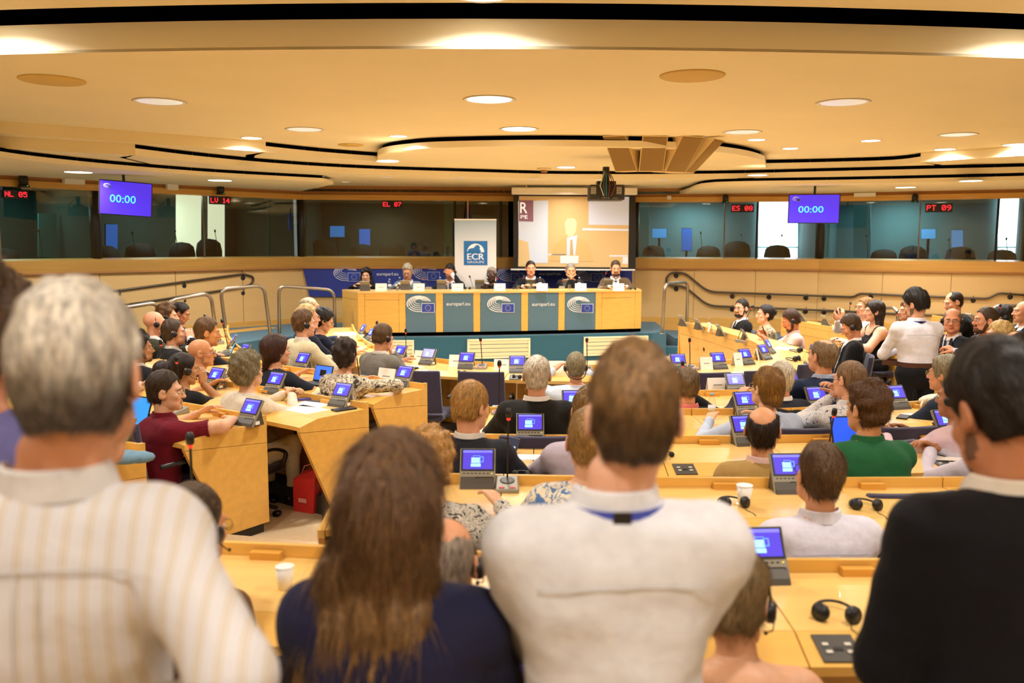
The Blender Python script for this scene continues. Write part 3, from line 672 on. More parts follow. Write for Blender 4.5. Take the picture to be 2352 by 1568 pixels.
for i in range(len(pp) - 1):
    a, b = pp[i] + Vector((.02, .16)), pp[i + 1] + Vector((.02, .16)); m.slab([v3(a, .46) - po, v3(b, .46) - po, v3(b, .56) - po, v3(a, .56) - po], (0, .05, 0))
m.build('plinth', M_BLACK, pod)
# grilles on the platform front
def plat_y(px):
    d = ray(px, 800); k = d.x / d.y
    for i in range(3, 10):
        a, b = Vector(PLAT[i]), Vector(PLAT[i + 1])
        # x = k y
        den = (b.x - a.x) - k * (b.y - a.y)
        if abs(den) < 1e-9: continue
        s = (k * a.y - a.x) / den
        if 0 <= s <= 1: q = a + (b - a) * s; return q, (b - a).normalized()
    return Vector((k * 14.5, 14.5)), Vector((1, 0))
for px0, px1, lb in [(880, 951, 'cream floor grille beneath the first emblem panel'), (1073, 1217, 'cream floor grille beneath the middle emblem panel'), (1340, 1487, 'cream floor grille beneath the plain end of the podium')]:
    q0, e0 = plat_y(px0); q1, e1 = plat_y(px1); e = (q1 - q0).normalized(); nf = Vector((e.y, -e.x)); L = (q1 - q0).length; c = (q0 + q1) / 2
    t = empty('floor_grille', v3(c + nf * .02, .0), math.atan2(e.y, e.x)); z0, z1 = .10, .40
    for (x, z, w_, h_) in [(0, z0, L, .03), (0, z1, L, .03), (-L / 2 + .015, (z0 + z1) / 2, .03, z1 - z0), (L / 2 - .015, (z0 + z1) / 2, .03, z1 - z0)]:
        m = mb(); m.box((x, 0, z), (w_, .035, h_)); m.build('frame_bar', mat('cream_enamel', 'efe2bd', .5), t)
    for k in range(4):
        m = mb(); m.box((0, .004, z0 + .05 + k * .068), (L - .06, .02, .055), Matrix.Rotation(R(18), 3, 'X')); m.build('slat', mat('cream_enamel', 'efe2bd', .5), t)
    tag(t, lb, 'grille', 'floor grilles below the podium')

# ------------------------------------------------------------------ projection screen, banner, hanging monitors, projector, loudspeakers
t = empty('projection_screen', P(1318, 615, 16.75)); o0 = Vector(t.location)
def sp(px, py, y=16.75): return P(px, py, y) - o0
m = mb(); m.slab([sp(1179, 617), sp(1460, 619), sp(1460, 447), sp(1179, 447)], (0, .02, 0)); m.build('border', M_DARK, t)
m = mb(); m.slab([sp(1190, 612, 16.74), sp(1443, 614, 16.74), sp(1445, 452, 16.74), sp(1192, 450, 16.74)], (0, .006, 0))
M_PROJ = mat('projected_amber', 'd2b078', .8, emit=.13); pic = m.build('projected_picture', M_PROJ, t)
def pj(pts, c, nm, e=.5, d=0.0):
    e *= .55
    m = mb(); m._add([sp(x, y, 16.735 - d) for x, y in pts], [tuple(range(len(pts)))]); m.build(nm, mat('projected_' + c, c, .8, emit=e), pic)
pj([(1192, 604), (1190, 462), (1259, 460), (1258, 604)], 'c2c8d0', 'pale_banner')
pj([(1191, 611), (1191, 549), (1213, 556), (1218, 606)], 'cfb27c', 'pale_lectern', .4, .001)
pj([(1192, 508), (1192, 460), (1225, 460), (1225, 509)], '8a6070', 'logo_block', .3, .001)
pj([(1352, 516), (1352, 450), (1445, 452), (1444, 517)], 'c4c8d4', 'screen_within', .5)
pj([(1338, 529), (1338, 524), (1444, 526), (1444, 530)], 'd0d6e0', 'light_strip')
pj([(1256, 586), (1256, 583), (1300, 583), (1300, 586)], 'd0d6e0', 'light_strip'); pj([(1400, 589), (1400, 586), (1441, 586), (1441, 589)], 'd0d6e0', 'light_strip')
pj([(1262, 600), (1275, 560), (1296, 545), (1330, 545), (1352, 560), (1364, 600)], 'caa668', 'figure_jacket', .36)
pj([(1302, 586), (1302, 545), (1326, 540), (1321, 586)], 'c6c8d2', 'figure_shirt', .5, .001); pj([(1309, 586), (1310, 550), (1315, 550), (1317, 586)], 'b89c68', 'figure_tie', .3, .002)
pj([(1299, 535), (1297, 512), (1303, 502), (1318, 501), (1325, 510), (1323, 530), (1316, 543), (1305, 543)], 'dcc69a', 'figure_head', .45, .001)
pj([(1287, 605), (1287, 587), (1329, 587), (1328, 605)], 'd4d2ce', 'name_card', .5, .003); pj([(1430, 606), (1430, 590), (1442, 590), (1442, 606)], 'd4d2ce', 'name_card', .5)
for ch, x, y, w_, h_ in (('R', 1203, 477, 16, 24), ('PE', 1204, 498, 16, 8)):
    me = text_mesh(ch, w_ * 16.7 / F_PX, h_ * 16.7 / F_PX); me.materials.append(mat('projected_white', 'f4f2f2', .8, emit=.6)); o = add('lettering', me, pic); o.location = sp(x, y, 16.73)
m = mb(); m.box(sp(1319, 439, 16.6), (2.36, .16, .13)); add('case', bevelled(m.mesh('case', M_WHITE), .02), t)
m = mb(); m.box(sp(1316, 619, 16.74), (2.38, .03, .025)); m.build('weight_bar', M_WHITE, t)
for dx in (-.9, .9): m = mb(); e_ = sp(1319, 439, 16.6); m.tube([(e_.x + dx, e_.y, e_.z), (e_.x + dx, e_.y, Z3 - o0.z + .02)], .015); m.build('hanger', M_WHITE, t)
tag(t, 'pull-down projection screen showing a blown-up amber speaker', 'screen')
# roll-up banner
b0, b1 = P(1044, 504, 16.2), P(1140, 505, 16.2); W = b1.x - b0.x
t = empty('roll_up_banner', ((b0.x + b1.x) / 2, 16.2, .46)); zt = b0.z - .46
gm = bpy.data.materials.new('banner_print'); gm.use_nodes = True; nt = gm.node_tree; bs = nt.nodes['Principled BSDF']; bs.inputs['Roughness'].default_value = .5
tc = nt.nodes.new('ShaderNodeTexCoord'); sx_ = nt.nodes.new('ShaderNodeSeparateXYZ'); rp = nt.nodes.new('ShaderNodeValToRGB'); nt.links.new(tc.outputs['Generated'], sx_.inputs[0]); nt.links.new(sx_.outputs[2], rp.inputs[0]); nt.links.new(rp.outputs[0], bs.inputs[0])
rp.color_ramp.elements[0].color = (*srgb('eeeae4'), 1); rp.color_ramp.elements[0].position = .55; rp.color_ramp.elements[1].color = (*srgb('9db4c4'), 1); rp.color_ramp.elements[1].position = 1
m = mb(); m.slab([(-W / 2, 0, .05), (W / 2, 0, .05), (W / 2, 0, zt), (-W / 2, 0, zt)], (0, .006, 0)); m.build('print_sheet', gm, t)
m = mb(); m.box((0, 0, zt), (W * 1.01, .02, .025)); m.build('top_rail', M_WHITE, t); m = mb(); m.box((0, .02, .04), (W * 1.03, .16, .08)); m.build('base', M_STEEL, t); m = mb(); m.tube([(0, .04, .06), (0, .03, zt)], .01); m.build('pole', M_STEEL, t)
k = 16.2 / F_PX; c = P(1092.5, 581, 16.2) - Vector(t.location)
m = mb(); m.box((c.x, -.003, c.z), (54 * k, .002, 55 * k)); lg = m.build('logo_square', mat('ecr_blue', '1d6cab', .5), t)
m = mb(); cx, cz, r_ = c.x, c.z + 2 * k, 19.5 * k
m._add([(cx - r_ + 2 * r_ * 0, -.006, cz)] + [(cx + r_ * math.cos(R(180 - 6 * i)), -.006, cz + r_ * math.sin(R(180 - 6 * i))) for i in range(31)], [tuple(range(32))]); m.build('arch_print', M_LOGO, lg)
# crouching lion silhouette inside the arch: a simple stepped outline
ln = [(-19.5, 0), (-16, 7), (-10, 9), (-4, 10), (-1, 14), (3, 16.5), (7, 16), (9, 13), (10.5, 10.5), (9, 8.5), (10, 5), (13, 3), (10, 0)]
m = mb(); m._add([(cx + x * k, -.008, cz + z * k) for x, z in ln], [tuple(range(len(ln)))]); m.build('lion_print', mat('ecr_blue', '1d6cab', .5), lg)
for tx, dz, w_, h_ in (('ECR', -8, 38, 14), ('GROUPE', -20.5, 39, 5)):
    me = text_mesh(tx, w_ * k, h_ * k); me.materials.append(M_LOGO); o = add('lettering', me, lg); o.location = (cx, -.006, c.z + dz * k)
    if tx == 'ECR':
        for q in (1, 2): o2 = add('lettering', me, lg); o2.location = (cx + .004 * (q * 2 - 3), -.0055, c.z + dz * k)
tag(t, 'roll-up banner with blue ECR GROUPE square behind the podium', 'banner')
# flag on a pole behind the banner
t = empty('flag_on_pole', P(1075, 720, 16.6) - Vector((0, 0, .0))); t.location.z = .46
m = mb(); m.tube([(0, 0, 0), (0, 0, P(1075, 458, 16.6).z - .46)], .012); m.build('pole', M_WOODDK, t); m = mb(); m.lathe([(.16, 0), (.16, .02), (.03, .04)], 16); m.build('base', M_DARK, t)
zz = P(1075, 470, 16.6).z - .46; m = mb(True); rows = []
for j in range(8):
    m.quad((-.02 - .012 * j + .0, .02 * math.sin(j), zz - j * .12), (.04 + .014 * j, .03 * math.sin(j * 2 + 1), zz - j * .12), (.04 + .014 * (j + 1), .03 * math.sin(j * 2 + 3), zz - (j + 1) * .12), (-.02 - .012 * (j + 1), .02 * math.sin(j + 1), zz - (j + 1) * .12))
m.build('cloth', mat('flag_cloth', '1a2468', .8), t); tag(t, 'furled dark blue flag on pole behind the banner', 'flag')
# hanging countdown monitors
def monitor(q, y, tilt, label, zc):
    c = [P(px, py, y + dy) for (px, py, dy) in q]   # tl tr br bl
    ctr = sum(c, Vector()) / 4; ux = ((c[1] - c[0]) + (c[2] - c[3])).normalized(); uz = ((c[0] - c[3]) + (c[1] - c[2])).normalized(); uy = uz.cross(ux).normalized()
    w = ((c[1] - c[0]).length + (c[2] - c[3]).length) / 2; h = ((c[0] - c[3]).length + (c[1] - c[2]).length) / 2
    t = empty('hanging_monitor'); M = Matrix((ux, uy, uz)).transposed().to_4x4(); M.translation = ctr; t.matrix_world = M
    m = mb(); m.box((0, .03, 0), (w * 1.04, .05, h * 1.06)); add('housing', bevelled(m.mesh('housing', M_DARK), .006), t)
    m = mb(); m.box((0, .003, 0), (w, .004, h)); s = m.build('screen', M_TVBLUE, t)
    me = text_mesh('00:00', w * .5, h * .23); me.materials.append(M_CYAN); o = add('digits', me, s); o.location = (-w * .06, -.003, -.01)
    o = emblem(s, (-w * .36, -.002, h * .36), 0, w * .16); o.name = 'emblem_print'
    m = mb(); e = M.inverted() @ Vector((ctr.x + uy.x * .06, ctr.y + uy.y * .06, zc)); m.tube([(0, .05, 0), tuple(e)], .02); m.build('bracket', M_DARK, t)
    tag(t, label, 'monitor')
monitor([(231, 416, 0), (351, 421, .35), (344, 495, .35), (228, 491, 0)], 12.7, 0, 'tilted blue screen reading 00:00 beside the NL booth', 3.0)
monitor([(1813, 447, .2), (1928, 448, 0), (1926, 513, 0), (1812, 509, .2)], 14.7, 0, 'blue screen reading 00:00 before the sunlit blind', 3.0)
# ceiling projector
t = empty('ceiling_projector', P(1391, 470, 12.6)); o0 = Vector(t.location); k = 12.6 / F_PX
m = mb(); m.box((0, 0, 26 * k), (78 * k, .42, 34 * k)); add('housing', bevelled(m.mesh('housing', mat('projector_case', '2b2a28', .5)), .015), t)
for dx in (-31, 26): 
    m = mb(); m.box((dx * k, -.215, 30 * k), (11 * k, .012, 16 * k)); g = m.build('vent', mat('vent_white', 'c9c6bc', .5), t)
    for j in range(4): m = mb(); m.box((dx * k, -.222, (24 + j * 4) * k), (10 * k, .006, 1.4 * k)); m.build('vent_slat', M_DARK, g)
m = mb(); m.tube([(0, 0, 40 * k), (0, 0, Z3 - o0.z)], .05); m.build('mount', M_DARK, t); m = mb(); m.box((0, 0, 48 * k), (42 * k, .2, 8 * k)); m.build('bracket', M_DARK, t)
for j, (x, cc) in enumerate([(-8, '1a5a70'), (-3, '2a7a8a'), (4, '6a2a20'), (9, '141414'), (14, '7a3a20'), (-14, 'd0d0c0')]):
    m = mb(True); m.tube([(x * k * .3, -.05, Z3 - o0.z - .06), (x * k * .8, -.2, 58 * k), (x * k * 1.2, -.24, 40 * k), (x * k * .6, -.23, 18 * k)], .007, 6); m.build('cable', mat('cable_' + cc, cc, .5), t)
for x, z in [(-10, 14), (-6, 14), (-2, 14), (3, 14), (14, 13), (18, 13), (22, 13), (3, 20)]:
    m = mb(); m.box((x * k, -.213, z * k), (2.4 * k, .006, 2.4 * k)); m.build('socket', M_GREY, t)
tag(t, 'black ceiling projector with dangling cables before the screen', 'projector')
# loudspeaker fan under the island
t = empty('loudspeaker_fan', P(1497, 395, 11.4)); o0 = Vector(t.location); M_TAN = mat('speaker_cloth', '8f7038', .8, var=.06, scale=(80, 80, 80)); M_TANC = mat('speaker_case', 'e2c78c', .7)
for q, dep in [([(1384, 312), (1436, 310), (1464, 393), (1413, 395)], (.16, .3, .02)), ([(1476, 311), (1535, 312), (1523, 394), (1467, 394)], (.03, .3, .02)), ([(1568, 311), (1619, 314), (1573, 397), (1527, 395)], (-.12, .3, .02)), ([(1643, 317), (1665, 322), (1593, 398), (1574, 397)], (-.22, .3, .02))]:
    c = [P(x, y, 11.25 if j < 2 else 11.75) - o0 for j, (x, y) in enumerate(q)]
    m = mb(); m.slab(c, dep); b = m.build('loudspeaker', M_TANC, t)
    ct = sum(c, Vector()) / 4; nrm = (c[1] - c[0]).cross(c[3] - c[0]).normalized(); nrm = nrm if nrm.y < 0 else -nrm
    m = mb(); m.slab([ct + (p - ct) * .93 + nrm * .004 for p in c], nrm * .006); m.build('grille_cloth', M_TAN, b)
m = mb(); m.hexa([P(1462, 394, 11.8) - o0, P(1490, 394, 11.8) - o0, P(1490, 394, 12.0) - o0, P(1462, 394, 12.0) - o0], [P(1440, 330, 11.8) - o0, P(1560, 330, 11.8) - o0, P(1560, 330, 12.1) - o0, P(1440, 330, 12.1) - o0]); m.build('bracket', M_TANC, t)
tag(t, 'fan of four tan loudspeakers hanging below the ceiling island', 'loudspeaker')

# ------------------------------------------------------------------ hand rails
def rounded(pts, r=.12, n=5):
    pts = [Vector(p) for p in pts]; out = [pts[0]]
    for i in range(1, len(pts) - 1):
        a, b, c = pts[i - 1], pts[i], pts[i + 1]; d0 = (a - b); d1 = (c - b); q = min(r, d0.length * .45, d1.length * .45)
        p0, p1 = b + d0.normalized() * q, b + d1.normalized() * q
        for k in range(n + 1):
            u = k / n; out.append((1 - u) ** 2 * p0 + 2 * u * (1 - u) * b + u * u * p1)
    out.append(pts[-1]); return out
def hoop(pts, label, r=.027):
    w = [P(*p) for p in pts]; t = empty('tube_railing', (w[0].x, w[0].y, .46)); o = Vector(t.location)
    m = mb(True); m.tube(rounded([p - o for p in w], .14), r, 10); m.build('tube', M_STEEL, t)
    for p in (w[0], w[-1]):
        m = mb(True); m.lathe([(.05, 0), (.05, .008), (.028, .012)], 14, Matrix.Translation(p - o)); m.build('foot_plate', M_STEEL, t)
    return tag(t, label, 'railing', 'bent steel tube railings')
hoop([(642, 772, 14.25), (640, 656, 14.25), (767, 666, 14.6), (770, 760, 14.6)], 'steel tube railing hoop beside the podium end panel')
hoop([(523, 789, 13.3), (506, 664, 13.3), (606, 655, 13.7), (623, 782, 13.7)], 'steel tube railing hoop on the carpet edge, second from podium')
hoop([(400, 800, 12.3), (386, 690, 12.3), (484, 673, 12.8), (500, 790, 12.8)], 'steel tube railing hoop behind the curly-haired listener')
hoop([(290, 830, 11.0), (250, 712, 11.0), (362, 694, 11.6), (382, 800, 11.6)], 'steel tube railing hoop behind the bald headset wearer')
hoop([(1521, 766, 15.0), (1527, 652, 15.0), (1580, 647, 15.6), (1577, 760, 15.6)], 'steel tube railing hoop beside the maple podium end')
hoop([(2014, 851, 14.0), (1990, 712, 14.0), (2060, 706, 13.2), (2090, 869, 13.2)], 'steel tube railing hoop behind the phone photographer')
hoop([(2290, 858, 12.6), (2280, 704, 12.6), (2400, 704, 12.6), (2420, 858, 12.6)], 'steel tube railing hoop behind the red tie', .04)
def wall_y(px, off):
    for i in range(len(WALLP) - 1):
        a, b = Vector(WALLP[i]), Vector(WALLP[i + 1]); d = ray(px, 556); q = seg_pt(px, i); s = (q - a).dot((b - a).normalized()) / (b - a).length
        if 0 <= s <= 1: n_ = inward(i); qq = q + n_ * off; return qq.y + (q.x - qq.x) * 0, n_
    return 15.0, Vector((0, -1))
def wallrail(pts, brackets, label):
    w = [P(px, py, wall_y(px, .09)[0]) for px, py in pts]; t = empty('wall_handrail', w[0]); o = Vector(t.location)
    m = mb(True); m.tube(rounded([p - o for p in w], .18), .02, 8); m.build('rail', M_RAIL, t)
    for px, py in brackets:
        y, n_ = wall_y(px, .03); p = P(px, py, y) - o; m = mb(True); m.lathe([(.045, 0), (.045, .02), (.02, .03)], 14, Matrix.Translation(p) @ Vector((0, 0, 1)).rotation_difference(Vector((n_.x, n_.y, 0))).to_matrix().to_4x4()); b = m.build('bracket_plate', M_DARK2, t)
        m = mb(True); m.tube([p + v3(n_ * .02, 0), p + v3(n_ * .06, .0) + Vector((0, 0, .01)), p + v3(n_ * .07, .09)], .008, 6); m.build('bracket_arm', M_RAIL, b)
    return tag(t, label, 'handrail', 'dark handrails fixed to the wall')
wallrail([(120, 690), (250, 670), (560, 629), (583, 636), (579, 652), (556, 660), (250, 706)], [(273, 676), (422, 656), (557, 638), (423, 691), (557, 673)], 'dark looped handrail on the wall under the LV booth')
wallrail([(2400, 681), (2292, 673), (2270, 686), (2180, 683), (1974, 674), (1960, 682), (1900, 680), (1626, 670), (1572, 626), (1540, 626), (1530, 640), (1532, 650), (1542, 656), (1572, 657), (1626, 702), (1900, 713), (2100, 722), (2400, 734)],
         [(1553, 633), (1553, 663), (1682, 680), (1682, 710), (1766, 682), (1851, 684), (1893, 686), (1850, 715), (1893, 717), (2000, 682), (2235, 690), (2320, 682), (2320, 716)], 'long dark double handrail on the wall under booths ES and PT')
# wall sockets and wood patches
for px, py, w_, h_, lb, mt in [(1916, 690, 9, 9, 'white wall socket below the handrail bend', M_PAPER), (1928, 690, 9, 9, 'white wall switch beside the socket', M_PAPER), (2003, 674, 18, 42, 'wood patch plate on the wall above the phone photographer', M_SILL), (2117, 680, 20, 38, 'wood patch plate on the wall behind the standing man', M_SILL), (2238, 690, 20, 55, 'wood patch plate on the wall behind the leaning man', M_SILL), (315, 697, 20, 8, 'white wall socket strip under the looped handrail', M_PAPER)]:
    y, n_ = wall_y(px, .03); k = y / F_PX; o = mb(); o.box((0, 0, 0), (w_ * k, .012, h_ * k)); q = add('wall_plate', bevelled(o.mesh('wall_plate', mt), .003)); q.location = P(px, py, y); q.rotation_euler.z = math.atan2(n_.y, n_.x) + math.pi / 2; tag(q, lb, 'wall plate')
# ------------------------------------------------------------------ conference desks
M_PLATE = mat('control_plate', '3f3c34', .45); M_BTN = mat('control_button', 'cfc9ba', .5)
def resample(pts, step):
    pts = [Vector(p) for p in pts]; L = [0]
    for i in range(len(pts) - 1): L.append(L[-1] + (pts[i + 1] - pts[i]).length)
    k = max(1, round(L[-1] / step)); out = []
    for j in range(k + 1):
        s = L[-1] * j / k
        for i in range(len(pts) - 1):
            if s <= L[i + 1] + 1e-9:
                u = (s - L[i]) / (L[i + 1] - L[i]); out.append(pts[i] + (pts[i + 1] - pts[i]) * u); break
    return out
DESKS = {}
def desk_row(key, label, pts, zt, zf, ends=(True, True), depth=.62, step=.72, smooth=True, plates=True, blocks=True):
    if smooth and len(pts) > 2: pts = smooth_pts([Vector(p) for p in pts], 6)
    st = resample(pts, step); nS = len(st); nb = []
    for i in range(nS):
        e = (st[min(i + 1, nS - 1)] - st[max(i - 1, 0)]).normalized(); nb.append(Vector((e.y, -e.x)))    # towards the sitter
    mid = st[nS // 2]; root = empty('conference_desk', (mid.x, mid.y, zf)); tag(root, label, 'desk', 'maple conference desks'); o = v3(mid, zf)
    def pt(i, u, z, s=0.0):
        e = (st[min(i + 1, nS - 1)] - st[max(i - 1, 0)]).normalized(); p = st[i] + nb[i] * u + e * s; return v3(p, zt + z) - o
    g = .0025
    def ext(prof, i, nm, mt, par=root, gg=g):
        a = [pt(i, u, z, gg) for u, z in prof]; b = [pt(i + 1, u, z, -gg) for u, z in prof]; k = len(prof); m = mb()
        m._add(a + b, [tuple(range(k)), tuple(reversed(range(k, 2 * k)))] + [((j + 1) % k, j, k + j, k + (j + 1) % k) for j in range(k)])
        return m.build(nm, mt, par)
    h = zt - zf
    for i in range(nS - 1):
        ext([(.024, 0), (depth - .15, 0), (depth - .15, -.03), (.024, -.03)], i, 'worktop', M_WOODTOP)
        ext([(depth - .147, 0), (depth, -.035), (depth, -.062), (depth - .147, -.04)], i, 'sloped_edge', M_WOOD)
        ext([(0, .045), (.022, .045), (.022, -.03), (0, -.03)], i, 'upstand', M_WOOD)
        ext([(0, -.033), (.022, -.033), (.022, -.16), (0, -.16)], i, 'front_rail', M_WOOD)
        ext([(0, -.164), (.022, -.164), (.06, -(h - .10)), (.038, -(h - .10))], i, 'front_panel', M_WOOD)
        if blocks:
            c = (pt(i, .045, .012) + pt(i + 1, .045, .012)) / 2; e = (st[i + 1] - st[i]).normalized(); rz = math.atan2(e.y, e.x)
            m = mb(); m.box(c, (.11, .035, .03), Matrix.Rotation(rz, 3, 'Z')); m.build('card_block', M_WOODDK, root)
        if plates:
            a = pt(i, depth - .075, -.0165, .10); e = (st[i + 1] - st[i]).normalized(); q = nb[i]; rz = math.atan2(e.y, e.x); Rm = Matrix.Rotation(rz, 3, 'Z') @ Matrix.Rotation(R(13.2), 3, 'X')
            m = mb(); m.box(a, (.115, .115, .008), Rm); pl = m.build('control_plate', M_PLATE, root)
            for dx, dy in ((-.032, .012), (.032, .012), (-.03, -.02), (.03, -.02)):
                m = mb(); m.box(a + Rm @ Vector((dx, dy, .005)), (.017, .011, .005), Rm); m.build('button', M_BTN, pl)
            m = mb(); m.box(a + Rm @ Vector((0, -.006, .005)), (.026, .014, .003), Rm); m.build('socket', M_DARK, pl)
        ext([(.09, -(h - .14)), (.30, -(h - .14)), (.30, -h), (.09, -h)], i, 'plinth', M_DARK2)
    for k, on in ((0, ends[0]), (nS - 1, ends[1])):
        if not on: continue
        s = -.001 if k == 0 else .001; dirn = -1 if k == 0 else 1
        for prof, nm in (([(-.004, .05), (.03, .05), (.03, .002), (depth - .15, .002), (depth + .006, -.035), (depth + .006, -.07), (-.004, -.135)], 'end_rail'), ([(-.004, -.138), (depth + .006, -.073), (.34, -(h - .07)), (-.004, -(h - .07))], 'end_panel')):
            a = [pt(k, u, z, dirn * .001) for u, z in prof]; b = [pt(k, u, z, dirn * .028) for u, z in prof]; n_ = len(prof); m = mb()
            m._add(a + b, [tuple(range(n_)), tuple(reversed(range(n_, 2 * n_)))] + [((j + 1) % n_, j, n_ + j, n_ + (j + 1) % n_) for j in range(n_)]); m.build(nm, M_WOOD, root)
        prof = [(.02, -(h - .07)), (.40, -(h - .3)), (.40, -h), (.02, -h)]
        a = [pt(k, u, z, -dirn * .03) for u, z in prof]; b = [pt(k, u, z, dirn * .0) for u, z in prof]; m = mb(); m._add(a + b, [(0, 1, 2, 3), (7, 6, 5, 4), (1, 0, 4, 5), (2, 1, 5, 6), (3, 2, 6, 7), (0, 3, 7, 4)]); m.build('end_foot', M_DARK2, root)
    DESKS[key] = (pts, zt)
    return root
desk_row('A', 'maple desk row closest to the standing visitors', [(-1.88, 3.16), (-.9, 3.03), (.2, 2.93), (1.05, 2.89), (2.2, 2.93)], .92, .17)
desk_row('B', 'maple desk row before the man in the lilac-white shirt', [(-.72, 4.05), (.3, 3.99), (1.2, 3.97), (2.7, 4.02)], .91, .17)
desk_row('C', 'maple desk row before the green polo shirt', [(-.55, 5.12), (.5, 5.08), (1.3, 5.08), (2.5, 5.22), (3.5, 5.55)], .86, .09)
desk_row('D', 'maple desk row before the patterned white shirt', [(-.16, 6.12), (.8, 6.08), (1.6, 6.1), (2.2, 6.17), (3.1, 6.43), (4.0, 6.85)], .83, .09)
desk_row('D2', 'short maple desk row before the navy suit man', [(1.25, 7.02), (1.9, 7.06), (2.75, 7.3)], .80, .0, (True, True))
desk_row('E', 'horseshoe maple desk ring facing the podium', [(-2.4, 13.1), (-2.15, 12.0), (-1.85, 11.0), (-1.5, 10.1), (-1.15, 9.58), (-.75, 9.25), (-.25, 9.02), (.4, 8.88), (1.2, 8.88), (1.9, 9.02), (2.4, 9.32), (2.8, 9.75), (3.02, 10.3), (3.08, 11.2), (3.0, 12.1), (2.86, 13.2), (2.7, 14.0)], .75, 0)
desk_row('R2', 'outer maple desk arm behind the standing man', [(4.5, 8.9), (4.62, 9.8), (4.78, 10.6), (4.9, 11.5), (4.86, 12.7), (4.5, 14.45)], .75, 0)
desk_row('R3', 'short maple desk arm below the red tie', [(6.5, 9.6), (6.75, 10.8), (6.72, 12.0), (6.5, 13.4)], .90, .16)
desk_row('L1', 'maple desk with end panel beside the maroon shirt', [(-3.7, 6.95), (-2.45, 6.25), (-1.66, 5.72)], .84, .09)
desk_row('L2', 'maple desk with end panel beside the grey-curled woman', [(-3.5, 7.85), (-2.5, 7.25), (-1.9, 6.85), (-1.06, 6.22)], .84, .09)
desk_row('L3', 'maple desk with end panel beside the snakeskin blouse', [(-3.5, 9.0), (-2.6, 8.45), (-1.95, 7.95), (-.72, 7.08)], .84, .09)
desk_row('L4', 'maple desk arm beside the carpeted platform', [(-4.15, 12.7), (-3.8, 11.6), (-3.4, 10.6), (-2.95, 9.65), (-2.55, 9.15)], .77, 0)
desk_row('L0', 'maple desk corner beside the folded blue garment', [(-4.4, 5.9), (-3.0, 5.12), (-1.98, 4.56)], .92, .17)

# ------------------------------------------------------------------ conference consoles
def tiltbox(m, x0, x1, v0, v1, d0, d1, tilt=R(32), y0=0, z0=0):
    """box on a panel leaning back by tilt: v along the panel, d in front of it (towards -y)"""
    M = Matrix.Rotation(-tilt, 3, 'X')
    def q(x, v, d): p = M @ Vector((0, -d, v)); return Vector((x, y0 + p.y, z0 + p.z))
    m.hexa([q(x0, v0, d1), q(x1, v0, d1), q(x1, v0, d0), q(x0, v0, d0)], [q(x0, v1, d1), q(x1, v1, d1), q(x1, v1, d0), q(x0, v1, d0)])
def build_console():
    t = empty('conference_console')
    m = mb(); tiltbox(m, -.083, .083, 0, .195, -.018, 0); m.mi = 1; me = bevelled(m.mesh('body', [M_GREY]), .004); add('body', me, t)
    m = mb(); m.hexa([(-.078, -.01, 0), (.078, -.01, 0), (.078, .11, 0), (-.078, .11, 0)], [(-.078, .0, .02), (.078, .0, .02), (.078, .085, .10), (-.078, .085, .10)]); m.build('base', M_GREYDK, t)
    m = mb(); tiltbox(m, -.077, .077, .085, .191, -.003, .003); m.build('bezel', M_DARK, t)
    m = mb(); tiltbox(m, -.069, .069, .092, .184, .0, .0045); s = m.build('screen', M_SCREEN, t)
    m = mb(); tiltbox(m, -.069, .069, .172, .184, .003, .0055); m.build('status_bar', M_SCRBAR, s)
    m = mb(); tiltbox(m, -.03, .012, .122, .148, .003, .0056); tiltbox(m, -.032, .014, .104, .119, .003, .0056); m.build('laptop_icon', M_ICON, s)
    m = mb()
    for x0, x1, v0, v1 in ((.008, .011, .126, .153), (.024, .027, .126, .153), (.008, .027, .150, .153), (.008, .027, .126, .129), (-.022, .012, .156, .158), (-.022, -.020, .150, .158)): tiltbox(m, x0, x1, v0, v1, .003, .0060)
    m.build('phone_icon', mat('console_icon2', '5a9af0', .3, emit=1.0), s)
    for i in range(7): m = mb(); tiltbox(m, -.068 + i * .0185, -.058 + i * .0185, .071, .0745, 0, .002); m.build('key', M_DARK, t)
    m = mb(); tiltbox(m, .064, .069, .071, .075, 0, .002); m.build('status_light', mat('status_amber', 'e0c020', .4, emit=1.2), t)
    m = mb(); tiltbox(m, -.008, .07, .022, .056, 0, .0015); me = bevelled(m.mesh('card_slot', M_DARK), .004, 1); add('card_slot', me, t)
    m = mb(); m.box((.081, .05, .02), (.006, .035, .022)); m.build('sticker', M_PAPER, t)
    return t
CON = build_console(); _cfirst = [True]
def console(px, py, z, yaw, label, sc=1.0):
    t = CON if _cfirst[0] else copy_tree(CON); _cfirst[0] = False
    p = PZ(px, py, z); t.location = (p.x, p.y, z); t.rotation_euler.z = -R(yaw); t.scale = (sc, sc, sc)
    return tag(t, label, 'console', 'grey touch-screen consoles on the desks')
